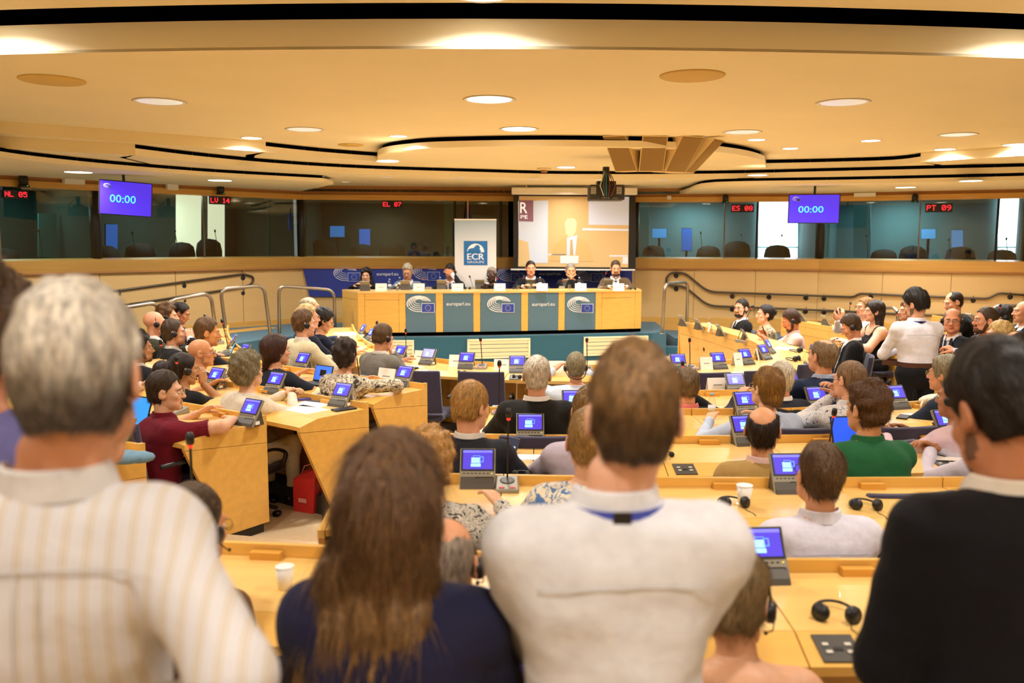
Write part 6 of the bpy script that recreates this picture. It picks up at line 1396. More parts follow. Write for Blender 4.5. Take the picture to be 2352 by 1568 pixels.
    def front_y(x, z):
        mk = (np.abs(V1[:, 0] - x) < .03 * s) & (np.abs(V1[:, 2] - z) < .025 * s); return (V1[mk, 1].max() if mk.any() else Nb[1] + .1) + .004
    if tie:
        zs = [Nb[2] + dz * s for dz in (-.028, -.07, -.14, -.21, -.28, -.33)]; ws = [.017 * s, .014 * s, .018 * s, .022 * s, .025 * s, .004 * s]; m = mb(True); pts = [(Nb[0], front_y(Nb[0], z) + .004, z) for z in zs]
        for i in range(5): (x0, y0, z0), (x1, y1, z1) = pts[i], pts[i + 1]; m.quad((x0 - ws[i], y0, z0), (x0 + ws[i], y0, z0), (x1 + ws[i + 1], y1, z1), (x1 - ws[i + 1], y1, z1))
        m.build('tie', cloth(tie), root)
    if vneck and jacket:
        for q in (-1, 1):
            m = mb(True); zs = [Nb[2] + dz * s for dz in (.0, -.06, -.13, -.2, -.27, -.33)]
            inner = [.055, .052, .042, .03, .016, .004]; outer = [.085, .10, .098, .075, .045, .012]
            for i in range(5):
                f0 = lambda w, z: Vector((Nb[0] + q * w * s, front_y(Nb[0] + q * w * s, z) + .006, z)); m.quad(f0(inner[i], zs[i]), f0(outer[i], zs[i]), f0(outer[i + 1], zs[i + 1]), f0(inner[i + 1], zs[i + 1]))
            m.build('lapel', tm, root)
    if not stand and chair_on:
        w = Rw @ np.array([0, .02, 0]); cl = chair_label or ('navy chair under the ' + ' '.join(label.split()[:9])); c = chair(root.location.x + w[0], root.location.y + w[1], floor, yaw, cl, cdz or min(1.0, max(.62, (hc[2] - .30 * s) / .97)))
    return root, dict(Nb=Nb, hc=hc, Hm=Hm, Hmat=Hmat, s=s, pz=pz, WR=WR, V=V1)
beard_col = {}
def hash_(t):
    h = 7
    for c in t: h = (h * 31 + ord(c)) % 1000003
    return h
# ------------------------------------------------------------------ patterned cloth
C_STRIPE = ramp_mat('striped_shirt', 'wave', [(0, 'c9c5c4'), (.72, 'cac6c4'), (.86, 'bda883'), (.94, 'c2b294'), (1, 'c9c5c4')], 11.0, .8, bump=.35)
C_SNAKE = ramp_mat('snakeskin', 'noise', [(0, '2c261c'), (.40, 'b9a98a'), (.47, '4a4030'), (.50, 'd8cbb0'), (.60, '6a5c44'), (.66, 'cdbf9f')], 20, .6, (1, 1, 1.2), .8)
C_FLORAL = ramp_mat('floral_black', 'noise', [(0, '1c1c1c'), (.42, 'd9d2c4'), (.52, '2a2a28'), (.55, 'cfc8ba'), (.66, '4d6b50')], 38, .8, (1, 1, 1), 1.2)
C_LEAF = ramp_mat('blue_leaf', 'noise', [(0, '4f78ac'), (.46, 'e8dcc0'), (.60, '6b8cb4'), (.66, 'efe6d0')], 26, .8, (1, 1, 1), 1.0)
C_PAISLEY = ramp_mat('paisley_white', 'noise', [(0, '3c4470'), (.36, 'd8d4d0'), (.54, '555a7c'), (.56, 'dcd8d4'), (.70, '6a6a88')], 34, .8, (1, 1, 1), 1.4)
C_ZEBRA = ramp_mat('zebra_dress', 'noise', [(0, '14110e'), (.45, 'd8c8a0'), (.52, '14110e'), (.58, 'dccca6'), (.64, '14110e')], 20, .7, (1, 1, 1), 2.0)
def two_tone_hair(name, low, high, z0, z1):
    hm_ = hairmat(low).copy(); hm_.name = name; nt = hm_.node_tree; b = nt.nodes['Principled BSDF']; src = b.inputs['Base Color'].links[0].from_node; tc = nt.nodes.new('ShaderNodeTexCoord'); sp_ = nt.nodes.new('ShaderNodeSeparateXYZ'); rp_ = nt.nodes.new('ShaderNodeMapRange'); mx = nt.nodes.new('ShaderNodeMix'); mx.data_type = 'RGBA'
    nz = nt.nodes.new('ShaderNodeTexNoise'); nz.inputs['Scale'].default_value = 22; ad = nt.nodes.new('ShaderNodeMath'); ad.operation = 'MULTIPLY_ADD'; ad.inputs[1].default_value = .06
    rp_.inputs['From Min'].default_value = z0 + .03; rp_.inputs['From Max'].default_value = z1 + .03; mx.inputs[6].default_value = (*srgb(low), 1); mx.inputs[7].default_value = (*srgb(high), 1)
    nt.links.new(tc.outputs['Object'], nz.inputs['Vector']); nt.links.new(nz.outputs[0], ad.inputs[0]); nt.links.new(tc.outputs['Object'], sp_.inputs[0]); nt.links.new(sp_.outputs[2], ad.inputs[2]); nt.links.new(ad.outputs[0], rp_.inputs[0]); nt.links.new(rp_.outputs[0], mx.inputs[0]); nt.links.new(mx.outputs[2], src.inputs[6])
    return hm_
C_KNIT = ramp_mat('navy_rib', 'wave', [(0, '0d1220'), (.5, '1c2436'), (1, '0d1220')], 14, .9, (0, 0, 6))
def lanyard(pr, inf, colr, off=.0):
    Nb, s = inf['Nb'], inf['s']; m = mb(True)
    n_ = 26; ring = []
    for i in range(n_ + 1):
        a = 2 * math.pi * i / n_; rr = .0875 * s; ring.append(Vector((Nb[0] + rr * math.cos(a) * 1.03, Nb[1] + .003 * s + rr * math.sin(a), Nb[2] + (.002 - .05 * max(math.sin(a), 0)) * s + off)))
    for i in range(n_):
        a, b = ring[i], ring[i + 1]; u = Vector((0, 0, .019 * s)); m.quad(a, b, b + u, a + u)
    m.build('lanyard', mat('lanyard_' + colr, colr, .6), pr)
    m = mb(); m.box((Nb[0] - .0, Nb[1] - .0855 * s, Nb[2] + .0115 * s + off), (.032 * s, .005, .02 * s)); m.build('lanyard_clip', M_DARK, pr)
def yoke(pr, inf, colr, dz=-.15, pleat=True):
    Nb, s, V = inf['Nb'], inf['s'], inf['V']; z = Nb[2] + dz * s
    def back_y(x, z): k = (np.abs(V[:, 0] - x) < .022) & (np.abs(V[:, 2] - z) < .018); return (V[k, 1].min() if k.any() else Nb[1] - .1) - .0015
    m = mb(True); xs_ = np.linspace(-.15, .15, 19) * s; m.tube([(x + Nb[0], back_y(x + Nb[0], z), z + .004 * math.cos(x * 14)) for x in xs_], .0015, 5); m.build('yoke_seam', cloth(colr), pr)
    if pleat:
        for q in (-.016, .016):
            m = mb(True); m.tube([(Nb[0] + q, back_y(Nb[0] + q, z - d_), z - d_) for d_ in (0, .04, .08, .13, .19)], [.0016, .0016, .0014, .0010, .0005], 5); m.build('box_pleat', cloth(colr), pr)
def scarf(pr, inf, matl, big=1.0):
    Nb, s = inf['Nb'], inf['s']; m = mb(True); path = [(Nb[0] + .078 * s * big * math.cos(a), Nb[1] + .078 * s * big * math.sin(a), Nb[2] + (-.012 - .03 * max(0, math.sin(a)) + .006 * math.sin(5 * a)) * s) for a in [2 * math.pi * i / 26 for i in range(27)]]
    m.tube(path, .024 * s, 8); m.build('scarf', matl, pr)
def held_phone(pr, inf, loc, M, label=None):
    t = empty('phone'); p = pr.matrix_basis @ Vector(loc); t.location = p; t.rotation_euler = M; m = mb(); m.box((0, 0, 0), (.072, .009, .148)); add('case', bevelled(m.mesh('case', M_DARK), .003), t)
    m = mb(); m.box((0, -.005, 0), (.064, .002, .136)); s = m.build('screen', mat('phone_screen', '28304a', .3, emit=.25), t)
    for dx in (-.018, 0, .018):
        for dz in (-.02, .015): m = mb(); m.box((dx, -.0065, dz), (.011, .001, .011)); m.build('app_icon', mat('phone_icon', '9ab8d8', .4, emit=.6), s)
    return tag(t, label, 'phone')

# ------------------------------------------------------------------ the standing visitors
LONGF = dict(t=.025, top=.014, back=.018, zb=-.12, amp=.003, earcut=False, side=.045, slen=.10, sw=.0012, lift=.10, jit=.16, flow=(.0, -.15, -1), add=[cap((-.055, -.05, -.02), (-.085, -.07, -.30), .05, .05, .05), cap((.05, -.05, -.02), (.062, -.075, -.24), .045, .035, .05), cap((0, -.07, 0), (-.01, -.10, -.44), .058, .045, .05), cap((-.06, -.07, -.2), (-.14, -.095, -.50), .05, .035, .05), cap((-.02, -.09, -.3), (-.05, -.11, -.62), .05, .03, .05), cap((-.09, -.05, -.12), (-.19, -.05, -.48), .045, .03, .05), cap((-.10, -.08, -.25), (-.26, -.08, -.60), .035, .02, .04), cap((.05, -.08, -.2), (.09, -.10, -.46), .04, .02, .04)])
pr, f1 = person('grey-haired man standing in a striped pale shirt', (182, 868, 1.27), -8, .17, C_STRIPE, ('thick', two_tone_hair('hair_grey_two_tone', '5c5248', 'd6ccba', -.03, .05), dict(t=.013, top=.014, slen=.022, sw=.0008, amp=.0035)), 'd89a74', hyaw=-10, pitch=4, lean=.03, girth=1.0, sw=.86, hx=.03, arms=({'w': (-.19, -.04, -.31), 'pole': (-.5, -1, .3)}, {'w': (.185, -.03, -.31), 'pole': (.55, -1, .25), 'd': (-.2, .9, -.4)}), stand=True, collar='c9c4be', lod=0, strand_n=9000, bottom='2c2c3c')
yoke(pr, f1, 'bdb8b4', -.075)
pr, f2 = person('woman standing with very long brown hair and navy top', (905, 1160, 1.62), 6, .17, '20203a', ('long', two_tone_hair('hair_chestnut', '94703f', '6c4d2e', -.5, -.05), LONGF), 'd9a680', s=.95, lean=.04, female=True, arms=('fold', 'fold'), stand=True, sleeve='long', lod=0, strand_n=14000)
pr, f3 = person('man in a white shirt with blue lanyard, arms crossed', (1455, 958, 1.58), -2, .17, 'd8d7d9', ('short', two_tone_hair('hair_brown_two_tone', '4f3a24', '8f6c42', -.02, .08), dict(t=.008, top=.016, amp=.0035, slen=.020, sw=.0008)), 'dfa886', hyaw=4, hx=.035, lean=.05, girth=1.1, sw=1.12, arms=({'w': (.08, .20, -.27), 'pole': (-1, -.15, -.35)}, {'w': (-.08, .22, -.30), 'pole': (1, -.15, -.6)}), stand=True, collar='dcdbdc', lod=0, strand_n=9000, bottom='24242c')
lanyard(pr, f3, '3b4bb4'); yoke(pr, f3, 'cfcdcd', -.10, False)
pr, f4 = person('dark-haired man in black suit looking down', (2290, 950, 1.75), -6, .17, '0c0c10', ('thick', '1c140e', dict(t=.014, top=.018, slen=.022, sw=.0008)), 'b87a54', hyaw=-10, pitch=30, lean=.10, girth=1.12, sw=1.08, jacket=True, arms=({'w': (-.02, .16, -.30), 'pole': (-.75, -.3, -.8), 'd': (1, .1, 0)}, {'w': (.06, .18, -.34), 'pole': (1, -.1, -.5), 'd': (-1, .1, 0)}), stand=True, collar='d8cfc0', beard=1, lod=0, strand_n=7000, bottom='0c0c10')
person('curly brown-haired visitor in lilac shirt at the picture edge', (-45, 770, 1.75), 15, .17, '6a6aa0', ('curly', '4f3822'), 'c98a6a', lean=.03, stand=True, arms=('fold', 'fold'), lod=1)
person('visitor in pale grey shirt hidden behind the striped shirt', (205, 985, 2.2), 8, .17, 'd2cfcc', ('short', '5a4630'), 'd8a07c', lean=.03, stand=True, arms=('fold', 'fold'), lod=1, s=.97)
pr, fm = person('man in white shirt and black trousers standing among the desks', (2102, 700, 8.6), -4, 0.0, 'e0dde2', ('thick', '15100c', dict(t=.02, top=.02, wide=1.05)), 'd6a07c', hyaw=-38, pitch=22, lean=.12, s=1.06, girth=1.12, sw=1.1, arms=('fold', 'fold'), stand=True, collar='f0ecf0', bottom='111116', lod=1, beard=1)
lanyard(pr, fm, '2c46b8'); yoke(pr, fm, 'd4d0d4', -.10, False)

# ------------------------------------------------------------------ closest two rows
person('bald man with headset in purple navy shirt', (1022, 1292, 2.15), 6, .17, '34346c', ('fringe', '9a8a78', dict(patch=((0, .01, .10), (.074, .12, .095)))), 'd99a70', hset='mic', lean=.12, arms=('lap', 'lap'), pitch=8, lod=1)
pr, i_ = person('short-haired blonde with headset and bare shoulders', (1690, 1385, 2.12), 6, .17, '1e2040', ('short', '8a7048', dict(t=.012, top=.014, zb=-.07)), 'dda67e', hyaw=22, pitch=22, lean=.22, female=True, s=.96, sleeve='none', open_back=True, arms=('lap', 'lap'), hset='mic', lod=0, strand_n=5000)
person('brown-haired listener with headset behind the striped sleeve', (447, 1212, 2.55), 25, .17, '6a4a2a', ('short', '4e3a24'), 'c98f68', hset='mic', glasses='8a6a20', lean=.15, pitch=10, lod=1, arms=('lap', 'lap'))
person('blonde curly woman in black and white floral blouse', (990, 1062, 3.2), 4, .17, C_FLORAL, ('curly', 'b98a48', dict(t=.018, top=.012)), 'd9a680', lean=.14, female=True, s=.98, lod=1, girth=1.15, arms=('desk', 'wide'))
person('listener in blue leaf print shirt behind the lanyard', (1352, 1015, 3.25), 2, .17, C_LEAF, ('short', 'a07c46'), 'd9a680', lean=.12, lod=1, girth=1.1)
pr, i_ = person('brown-haired man in lilac-white shirt beside the patterned cup', (1881, 1092, 3.25), -4, .17, 'd3cfda', ('short', '5c432a', dict(top=.012)), 'd99c74', lean=.10, collar='d9d6df', girth=1.0, arms=('lap', 'lap'), lod=1, strand_n=3000, glasses='20180f', sw=1.06)
yoke(pr, i_, 'c4c0cc', -.09)
# third row
pb, ib = person('blond man in dark suit turning with a phone', (1082, 936, 4.4), 14, .09, '25262e', ('neat', 'b98c4a', dict(t=.014)), 'dca07a', hyaw=38, pitch=14, lean=.16, jacket=True, arms=('desk', {'w': (.10, .36, -.20), 'curl': .8}), lod=1, strand_n=2500, sw=1.05)
pr, i_ = person('man in lilac shirt half hidden by the lanyard man', (1352, 945, 4.35), 4, .09, 'b9aebb', ('short', '8a6a3c'), 'd9a27a', lean=.1, collar='c4bac6', lod=1)
person('balding man with glasses in tan jacket', (1752, 988, 4.25), 2, .09, 'a8884e', ('fringe', '2c2018', dict(t=.005, patch=((0, -.035, .10), (.064, .105, .078)))), 'd99b70', hyaw=20, lean=.08, jacket=True, collar='d8b8b0', glasses='5a3a20', girth=1.08, arms=('lap', 'lap'), lod=1, strand_n=2500)
person('curly-haired young man in green polo shirt', (1990, 940, 4.25), -8, .09, '1f5c36', ('tousled', '5a3c20'), 'd39a70', hyaw=-22, lean=.26, sleeve='short', collar='1f5c36', arms=('desk', 'desk'), lod=1, strand_n=3500, pitch=6, sw=1.08)
person('listener with clasped hands behind the black jacket', (2285, 968, 4.45), -22, .09, 'c8c0cc', ('short', '1c140e'), 'b07a55', lean=.2, arms=('clasp', 'clasp'), lod=1)
person('dark-haired listener with headset in pale pink', (2196, 915, 4.95), -30, .09, 'dcc0c8', ('short', '17110d'), 'a8704c', hyaw=-38, hset=True, lean=.2, arms=('desk', 'desk'), lod=1)
# fourth row
person('white-haired man in black jacket with white collar', (1233, 862, 5.3), 2, .09, '1b1a16', ('neat', 'd8cdb8', dict(t=.007, top=.004)), 'dba07e', lean=.12, jacket=True, collar='eeeae4', arms=('desk', 'desk'), lod=1, strand_n=2000, sw=1.04)
pr, i_ = person('woman in pale blue hoodie with pinned-up hair', (1760, 892, 5.35), -8, .09, 'b4bfd2', ('chignon', '8a6226'), 'd9a680', hyaw=-20, lean=.16, female=True, glasses='a08050', arms=('wide', 'desk'), lod=1, girth=1.15, strand_n=2500)
scarf(pr, i_, ramp_mat('scarf_dark', 'noise', [(0, '15151c'), (.5, 'cfc8b8'), (.58, '15151c')], 40, .9), 1.05)
person('shaven-headed man with glasses in patterned white shirt', (1950, 872, 5.35), -12, .09, C_PAISLEY, ('buzz', '8a6c4c'), 'd9a07c', hyaw=-28, pitch=6, lean=.18, glasses='1c1c30', arms=({'w': (-.03, .13, -.13), 'rel': 'h', 'pole': (-.9, .3, -1), 'curl': 1.0, 'd': (.5, .1, .7)}, {'w': (.03, .13, -.13), 'rel': 'h', 'pole': (.9, .3, -1), 'curl': 1.0, 'd': (-.5, .1, .7)}), lod=1, girth=1.1, collar='d2cfce')
person('grey bob-haired listener in navy jacket beyond the handbag', (2168, 860, 6.1), -42, 0.0, '1c2434', ('bob', '8f8468', dict(zb=-.09)), 'd99b74', lean=.15, jacket=True, glasses='b09040', collar='b9b2a8', lod=1)
person('man in black jacket seen over the lanyard man ear', (1578, 886, 6.2), -6, .09, '141414', ('short', '6f5838', dict(t=.007)), 'd99b74', lean=.12, collar='e07a70', lod=1)
person('white-haired man in dark jacket beside the hoodie woman', (1793, 870, 6.25), -12, .09, '20222a', ('neat', 'cfc4ae', dict(t=.009)), 'd89a78', lean=.14, jacket=True, lod=1)
person('thin-haired man in navy suit at the short desk', (1888, 818, 6.5), -18, .09, '17233c', ('thinning', '8a7050', dict(t=.006, patch=((0, -.03, .125), (.045, .07, .045)))), 'd99b74', hyaw=-28, lean=.12, jacket=True, girth=1.12, sw=1.12, collar='a0b0d0', arms=('wide', 'desk'), lod=1, s=1.06)
# horseshoe ring
person('grey-haired man in pale blue shirt with headset round his neck', (1322, 843, 8.1), -6, 0.0, 'c6d0dc', ('neat', '8d8264', dict(t=.012)), 'c98a66', hyaw=-4, lean=.10, hset='nape', s=1.08, girth=1.15, sw=1.08, lod=1, arms=('desk', 'desk'))
person('man in grey suit with headset, hand at his mouth', (880, 776, 8.7), 40, 0.0, '77736a', ('short', '5e4428'), 'd59a74', hyaw=44, pitch=20, lean=.16, jacket=True, hset=True, glasses='c8b890', s=1.05, sw=1.08, arms=('desk', 'chin'), lod=1)
person('young man with headset in cream jacket', (700, 744, 8.9), 50, 0.0, 'd2c6a2', ('short', '6a4c2e', dict(top=.018)), 'e0a585', hyaw=62, pitch=4, lean=.10, jacket=True, hset='mic', s=1.08, sw=1.06, arms=('desk', 'desk'), lod=1)
person('blond man half hidden behind the cream jacket', (709, 730, 9.5), 55, 0.0, '1c2030', ('thick', 'c8ab70'), 'e0a585', hyaw=68, glasses='8a6a50', s=1.08, lean=.1, lod=2, chair_on=True)
person('dark-haired woman with glasses reading, navy short sleeves', (744, 737, 9.9), 60, 0.0, '1a2034', ('chignon', '1c1410'), 'd79c74', hyaw=68, pitch=26, lean=.26, female=True, sleeve='short', glasses='c8b890', s=1.06, arms=('desk', 'desk'), lod=1)
person('balding old man with glasses in navy beside the railing', (713, 706, 10.9), 62, 0.0, '27304c', ('fringe', 'b8a888'), 'dba07a', hyaw=66, glasses='2a1c14', s=1.1, lean=.12, lod=1)
# people behind the angled desks
person('young man with glasses in maroon shirt', (382, 900, 5.45), 32, .09, '6c1222', ('short', '3c2c1c', dict(top=.016)), 'dfab88', hyaw=78, pitch=2, lean=.14, sleeve='short', collar='6c1222', glasses='c0a468', arms=('desk', {'w': (.22, .36, -.25), 'on': 1, 'd': (-.7, .3, 0), 'pole': (1, -.1, .1)}), lod=0, strand_n=2500, side=.05, bottom='101014', twist=12, cdz=.9)
person('listener in white shirt behind the maroon shoulder', (255, 900, 6.6), 35, .09, 'ece8e2', ('short', '4a3826'), 'd8a07c', lean=.1, lod=2)
person('woman with headset and dark hair puff, bare shoulder', (424, 848, 6.6), 30, .09, '0e0e10', ('puff', '241812'), 'b98458', hyaw=52, pitch=8, lean=.2, female=True, hset='mic', sleeve='short', glasses='c8a860', arms=('desk', {'w': (.05, .12, -.12), 'rel': 'h', 'pole': (.7, .3, -1), 'curl': 1.0, 'd': (-.1, .1, .9)}), lod=1, scoop=True)
pr, i_ = person('grey curly-haired woman in cream jacket, hands together', (572, 853, 6.2), 34, .09, 'd5cab4', ('curly', '7d7152', dict(t=.022, top=.016)), 'd9a680', hyaw=30, lean=.2, female=True, bottom='e0d6b8', arms=('clasp', 'clasp'), lod=1, girth=1.05, strand_n=2500)
scarf(pr, i_, ramp_mat('scarf_red', 'voronoi', [(0, 'b04a50'), (.08, 'e6d8c8')], 60, .9))
person('auburn-haired woman in ribbed navy top', (637, 806, 7.25), 36, .09, C_KNIT, ('bob', '3c2014', dict(zb=-.10, add=[cap((0, -.09, -.05), (-.02, -.11, -.16), .035, .02, .03)])), 'cf9670', hyaw=52, lean=.16, female=True, sleeve='short', girth=1.2, sw=1.1, arms=('desk', 'wide'), lod=1)
person('dark curly-haired woman in snakeskin blouse', (795, 815, 6.85), 30, .09, C_SNAKE, ('curly', '2a1c12', dict(t=.016, top=.010, zb=-.12)), 'cf9670', hyaw=16, lean=.2, female=True, girth=1.15, arms=('desk', {'w': (.26, .36, -.26), 'on': 1, 'd': (-.6, .4, 0), 'pole': (1, -.1, .1)}), lod=1)
person('bald man with glasses in black suit, profile', (464, 810, 7.9), 50, 0.0, '17171d', ('bald', '8a6a48'), 'cf8f62', hyaw=76, lean=.16, jacket=True, glasses='6a4a30', collar='e8e4e0', arms=('desk', 'desk'), lod=1, s=1.06)
person('brown-haired man in black suit leaning on the desk arm', (478, 764, 8.6), 55, 0.0, '15151a', ('short', '6a4c2c', dict(top=.016)), 'd8965f', hyaw=72, pitch=6, lean=.22, jacket=True, collar='e8e4e0', arms=('desk', {'w': (.12, .46, -.24)}), lod=1, s=1.1)
person('dark-haired bearded man with glasses behind the striped man ear', (322, 800, 7.5), 40, .09, '15161c', ('curly', '17110d', dict(t=.016, top=.02)), 'c08a60', hyaw=58, glasses='3a2c1c', beard=1, lean=.12, jacket=True, lod=1)
person('man with headset in black suit, hand at his nose', (401, 764, 9.0), 55, 0.0, '17181c', ('short', '4c3a28', dict(t=.006)), 'd09878', hyaw=70, hset=True, lean=.14, jacket=True, arms=('desk', {'w': (.06, .13, -.07), 'rel': 'h', 'pole': (.4, .4, -1), 'curl': .9, 'd': (-.3, .0, .5)}), lod=1, s=1.08)
person('bald man with headset in olive grey suit', (357, 742, 9.7), 52, 0.0, '3a382c', ('bald', '9a7a58'), 'e0a07c', hyaw=58, hset='mic', lean=.14, jacket=True, collar='eeeae4', lod=1, s=1.12)
person('curly-haired young man beneath the railing hoop', (386, 727, 10.4), 58, 0.0, '1c1c24', ('tousled', '6a4a28'), 'dba07c', hyaw=78, hset=True, lean=.14, lod=1, s=1.08)
person('dark-haired woman in blue beneath the railing hoop', (416, 719, 11.1), 60, 0.0, '1f3f80', ('bun', '17100c'), 'b87850', hyaw=80, pitch=24, lean=.22, female=True, lod=1, s=1.06)
# far arm of the ring and outer arms
beard_col['bearded man with glasses in black suit leaning back'] = '1c130d'
person('bearded man with glasses in black suit leaning back', (1702, 708, 13.2), -92, 0.0, '14151a', ('neat', '1c130d'), 'd8a080', hyaw=-128, lean=-.18, jacket=True, vneck='e8e4e4', tie='10101a', collar='e8e4e4', glasses='1c1410', beard=2, s=1.12, arms=('lap', 'lap'), lod=1)
person('dark-haired woman in black and cream zebra dress', (1756, 722, 12.5), -90, 0.0, C_ZEBRA, ('bun', '1c130e', dict(t=.012)), 'dfa888', hyaw=-92, lean=.04, female=True, sleeve='short', s=1.1, arms=('lap', 'lap'), lod=1, scoop=True)
pp_, ip_ = person('bearded man with headset in pink shirt holding a phone', (1816, 736, 11.6), -82, 0.0, 'd8b4ac', ('short', '4a3020'), 'c8805a', hyaw=-84, pitch=26, lean=.05, hset=True, beard=2, s=1.1, collar='d8b4ac', arms=({'w': (-.05, .30, -.12), 'curl': .9, 'd': (0, .4, .9)}, {'w': (.03, .32, -.08), 'curl': .9, 'd': (0, .3, .9)}), lod=1)
person('man with headset in black suit slumped beside the ring', (1954, 750, 10.0), -72, 0.0, '131316', ('short', '4e3824', dict(top=.014)), 'd49068', hyaw=-76, pitch=32, lean=-.16, jacket=True, hset=True, vneck='ece8e4', collar='ece8e4', s=1.08, arms=('lap', 'lap'), lod=1)
pw_, iw_ = person('man with glasses in white shirt photographing with a phone', (1986, 706, 11.9), -92, 0.0, 'e8e6e6', ('neat', '9a7038'), 'dca07a', hyaw=-96, glasses='17120e', lean=.04, s=1.1, sleeve='long', arms=({'w': (-.06, .33, .02), 'curl': .8, 'd': (0, .1, 1)}, {'w': (.06, .33, .0), 'curl': .8, 'd': (0, .1, 1)}), lod=1)
person('dark long-haired woman in black sleeveless top', (2006, 716, 11.2), -90, 0.0, '131318', ('long', '2a1c14'), 'dfa888', hyaw=-88, lean=.06, female=True, sleeve='none', s=1.08, arms=('desk', 'desk'), lod=1, scoop=True)
person('reddish-haired listener behind the standing man collar', (2084, 714, 11.4), -92, 0.0, '5a3a34', ('bob', '5c3620'), 'd8a080', lean=.06, female=True, lod=2, s=1.05)
person('man with headset and dark glasses turning round', (2187, 736, 9.6), -100, 0.0, '15171e', ('fringe', '8f7c64'), 'd8936c', hyaw=-150, pitch=2, lean=.16, jacket=True, vneck='c8ccd4', tie='101018', hset=True, glasses='17120e', s=1.12, arms=('desk', 'desk'), lod=1, chub=.8)
beard_col['bearded man with glasses in grey check jacket'] = '5a3a22'
person('bearded man with glasses in grey check jacket', (2262, 736, 9.3), -92, 0.0, '4c4a48', ('neat', '4a3826'), 'd8936c', hyaw=-88, lean=.10, jacket=True, collar='b4c0d8', glasses='8a7a6a', beard=2, s=1.12, arms=({'w': (-.1, .34, -.12), 'curl': 1.2}, 'desk'), lod=1)
person('blonde woman in cream with pearl earrings', (2292, 770, 8.8), -90, 0.0, 'ddd0b0', ('bob', 'cfae6c', dict(zb=-.15, t=.014)), 'e0a884', hyaw=-86, lean=.14, female=True, s=1.08, sleeve='short', arms=('clasp', 'clasp'), lod=1)
person('dark-haired man with glasses behind the black jacket head', (2328, 792, 8.3), -85, 0.0, '2a2a34', ('fringe', '3a2a1c', dict(t=.010, patch=((0, .06, .11), (.05, .09, .05)))), 'cf9068', hyaw=-80, glasses='3a2a1c', lean=.12, s=1.08, lod=1)
person('man in black leaning over his hands', (2189, 694, 11.4), -88, 0.0, '101012', ('thinning', '2c1e14', dict(patch=((0, .07, .11), (.055, .08, .05)))), 'dca07c', hyaw=-92, pitch=18, lean=.42, s=1.12, chub=.6, arms=('desk', 'desk'), lod=1, jacket=True)
person('man in dark suit with red tie at the picture edge', (2350, 716, 10.6), -88, .16, '1c2030', ('bald', '8a6a48'), 'dca07c', hyaw=-82, lean=-.05, jacket=True, vneck='ece8e8', tie='c8323c', collar='ece8e8', s=1.1, lod=1)
person('dark long-haired woman under the outer railing', (2300, 724, 11.6), -100, .16, '1a1416', ('long', '17110e'), 'dca07c', hyaw=-60, lean=.06, female=True, s=1.05, lod=2)

# ------------------------------------------------------------------ the podium
def panel(label, px, py, top, hair, skin, D=15.95, **kw):
    kw.setdefault('s', 1.1); kw.setdefault('lod', 1); kw.setdefault('lean', .14)
    return person(label, (px, py, D), kw.pop('yaw', 180), .46, top, hair, skin, **kw)
panel('podium woman with long dark curls in black', 841, 634, '121114', ('longcurl', '1c110d', dict(t=.016)), 'd9a483', female=True, scoop=True, arms=('desk', 'desk'), hyaw=178)
panel('podium man with grey hair and glasses in blue grey jacket', 936, 625, '6b7a86', ('thick', 'b0a690'), 'cf9470', jacket=True, vneck='dfe0e6', collar='dfe0e6', glasses='3a2a20', pitch=16, hyaw=186, arms=('clasp', 'desk'))
panel('podium man in dark suit covering his face with a hand', 1034, 624, '16171f', ('neat', '17110e', dict(top=.014)), 'cf9068', jacket=True, vneck='e6e6ea', tie='4a4a54', collar='e6e6ea', hset=True, pitch=20, hyaw=190, arms=({'w': (-.055, .155, -.045), 'rel': 'h', 'pole': (-.8, .5, -1), 'curl': .35, 'd': (.75, -.05, .45), 'n': (0, -1, 0)}, 'desk'))
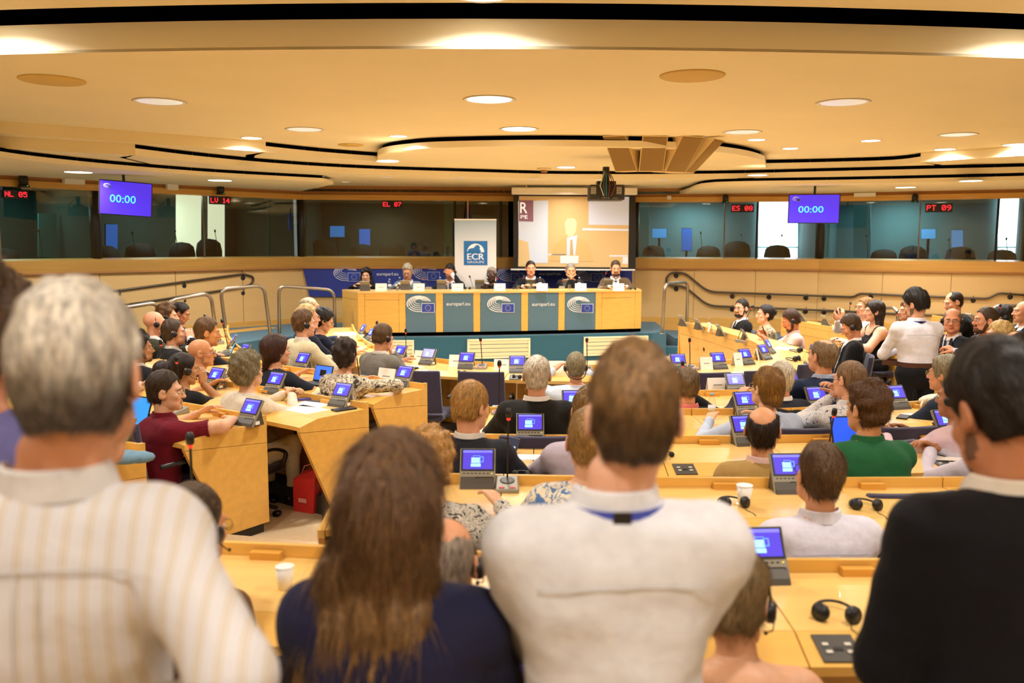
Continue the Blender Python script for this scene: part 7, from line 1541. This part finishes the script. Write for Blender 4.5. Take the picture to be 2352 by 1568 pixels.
panel('podium man in black with glasses and white hair', 1129, 630, '15130f', ('buzz', '9a9084', dict(t=.006)), '4a2f22', glasses='120c08', hyaw=194, pitch=6, collar='15130f', chub=.5, arms=('desk', 'desk'))
panel('podium speaker in dark suit and tie', 1219, 617, '121319', ('neat', '2a1c12'), 'd99a72', jacket=True, vneck='eeeef0', tie='1c1c30', collar='eeeef0', hyaw=176, beard=0, arms=('desk', 'desk'))
panel('podium man in black resting chin on folded hands', 1311, 621, '121214', ('buzz', '8f8a80', dict(t=.006)), 'd09a70', hyaw=178, pitch=8, chub=.8, arms=('chin', 'chin'), lean=.2, girth=1.1)
beard_col['podium man with brown beard in brown jacket'] = '4a3020'
panel('podium man with brown beard in brown jacket', 1414, 617, '5f4c34', ('short', '4a3422', dict(top=.014)), 'd59a74', jacket=True, vneck='e4e4ea', tie='1c2444', collar='e4e4ea', beard=2, hyaw=180, pitch=4, arms=('desk', 'desk'), sw=1.08)
# phones held in hands
for pr_, inf_, q_, dv, rot, lb in [(pb, ib, 1, (0.0, .11, .05), (R(-40), R(10), 0), 'phone with lit icons held by the blond man'), (pp_, ip_, 1, (-.05, .03, .12), (R(-25), 0, 0), 'phone held by the pink shirt'), (pw_, iw_, -1, (.06, .03, .12), (R(0), R(90), 0), 'black phone raised by the man in white shirt')]:
    t = empty('phone'); M_ = Matrix.LocRotScale(pr_.location, pr_.rotation_euler.to_quaternion(), None); t.location = M_ @ Vector(inf_['WR'][q_] + np.array(dv)); t.rotation_euler = (rot[0], rot[1], pr_.rotation_euler.z)
    m = mb(); m.box((0, 0, 0), (.074, .010, .15)); add('case', bevelled(m.mesh('case', M_DARK), .003), t)
    m = mb(); m.box((0, -.0055, 0), (.066, .002, .138)); s_ = m.build('screen', mat('phone_screen', '28304a', .3, emit=.25), t)
    for dx in (-.018, 0, .018):
        for dz_ in (-.02, .015): m = mb(); m.box((dx, -.007, dz_), (.011, .001, .011)); m.build('app_icon', mat('phone_icon', '9ab8d8', .4, emit=.6), s_)
    tag(t, lb, 'phone', 'phones held in hands')
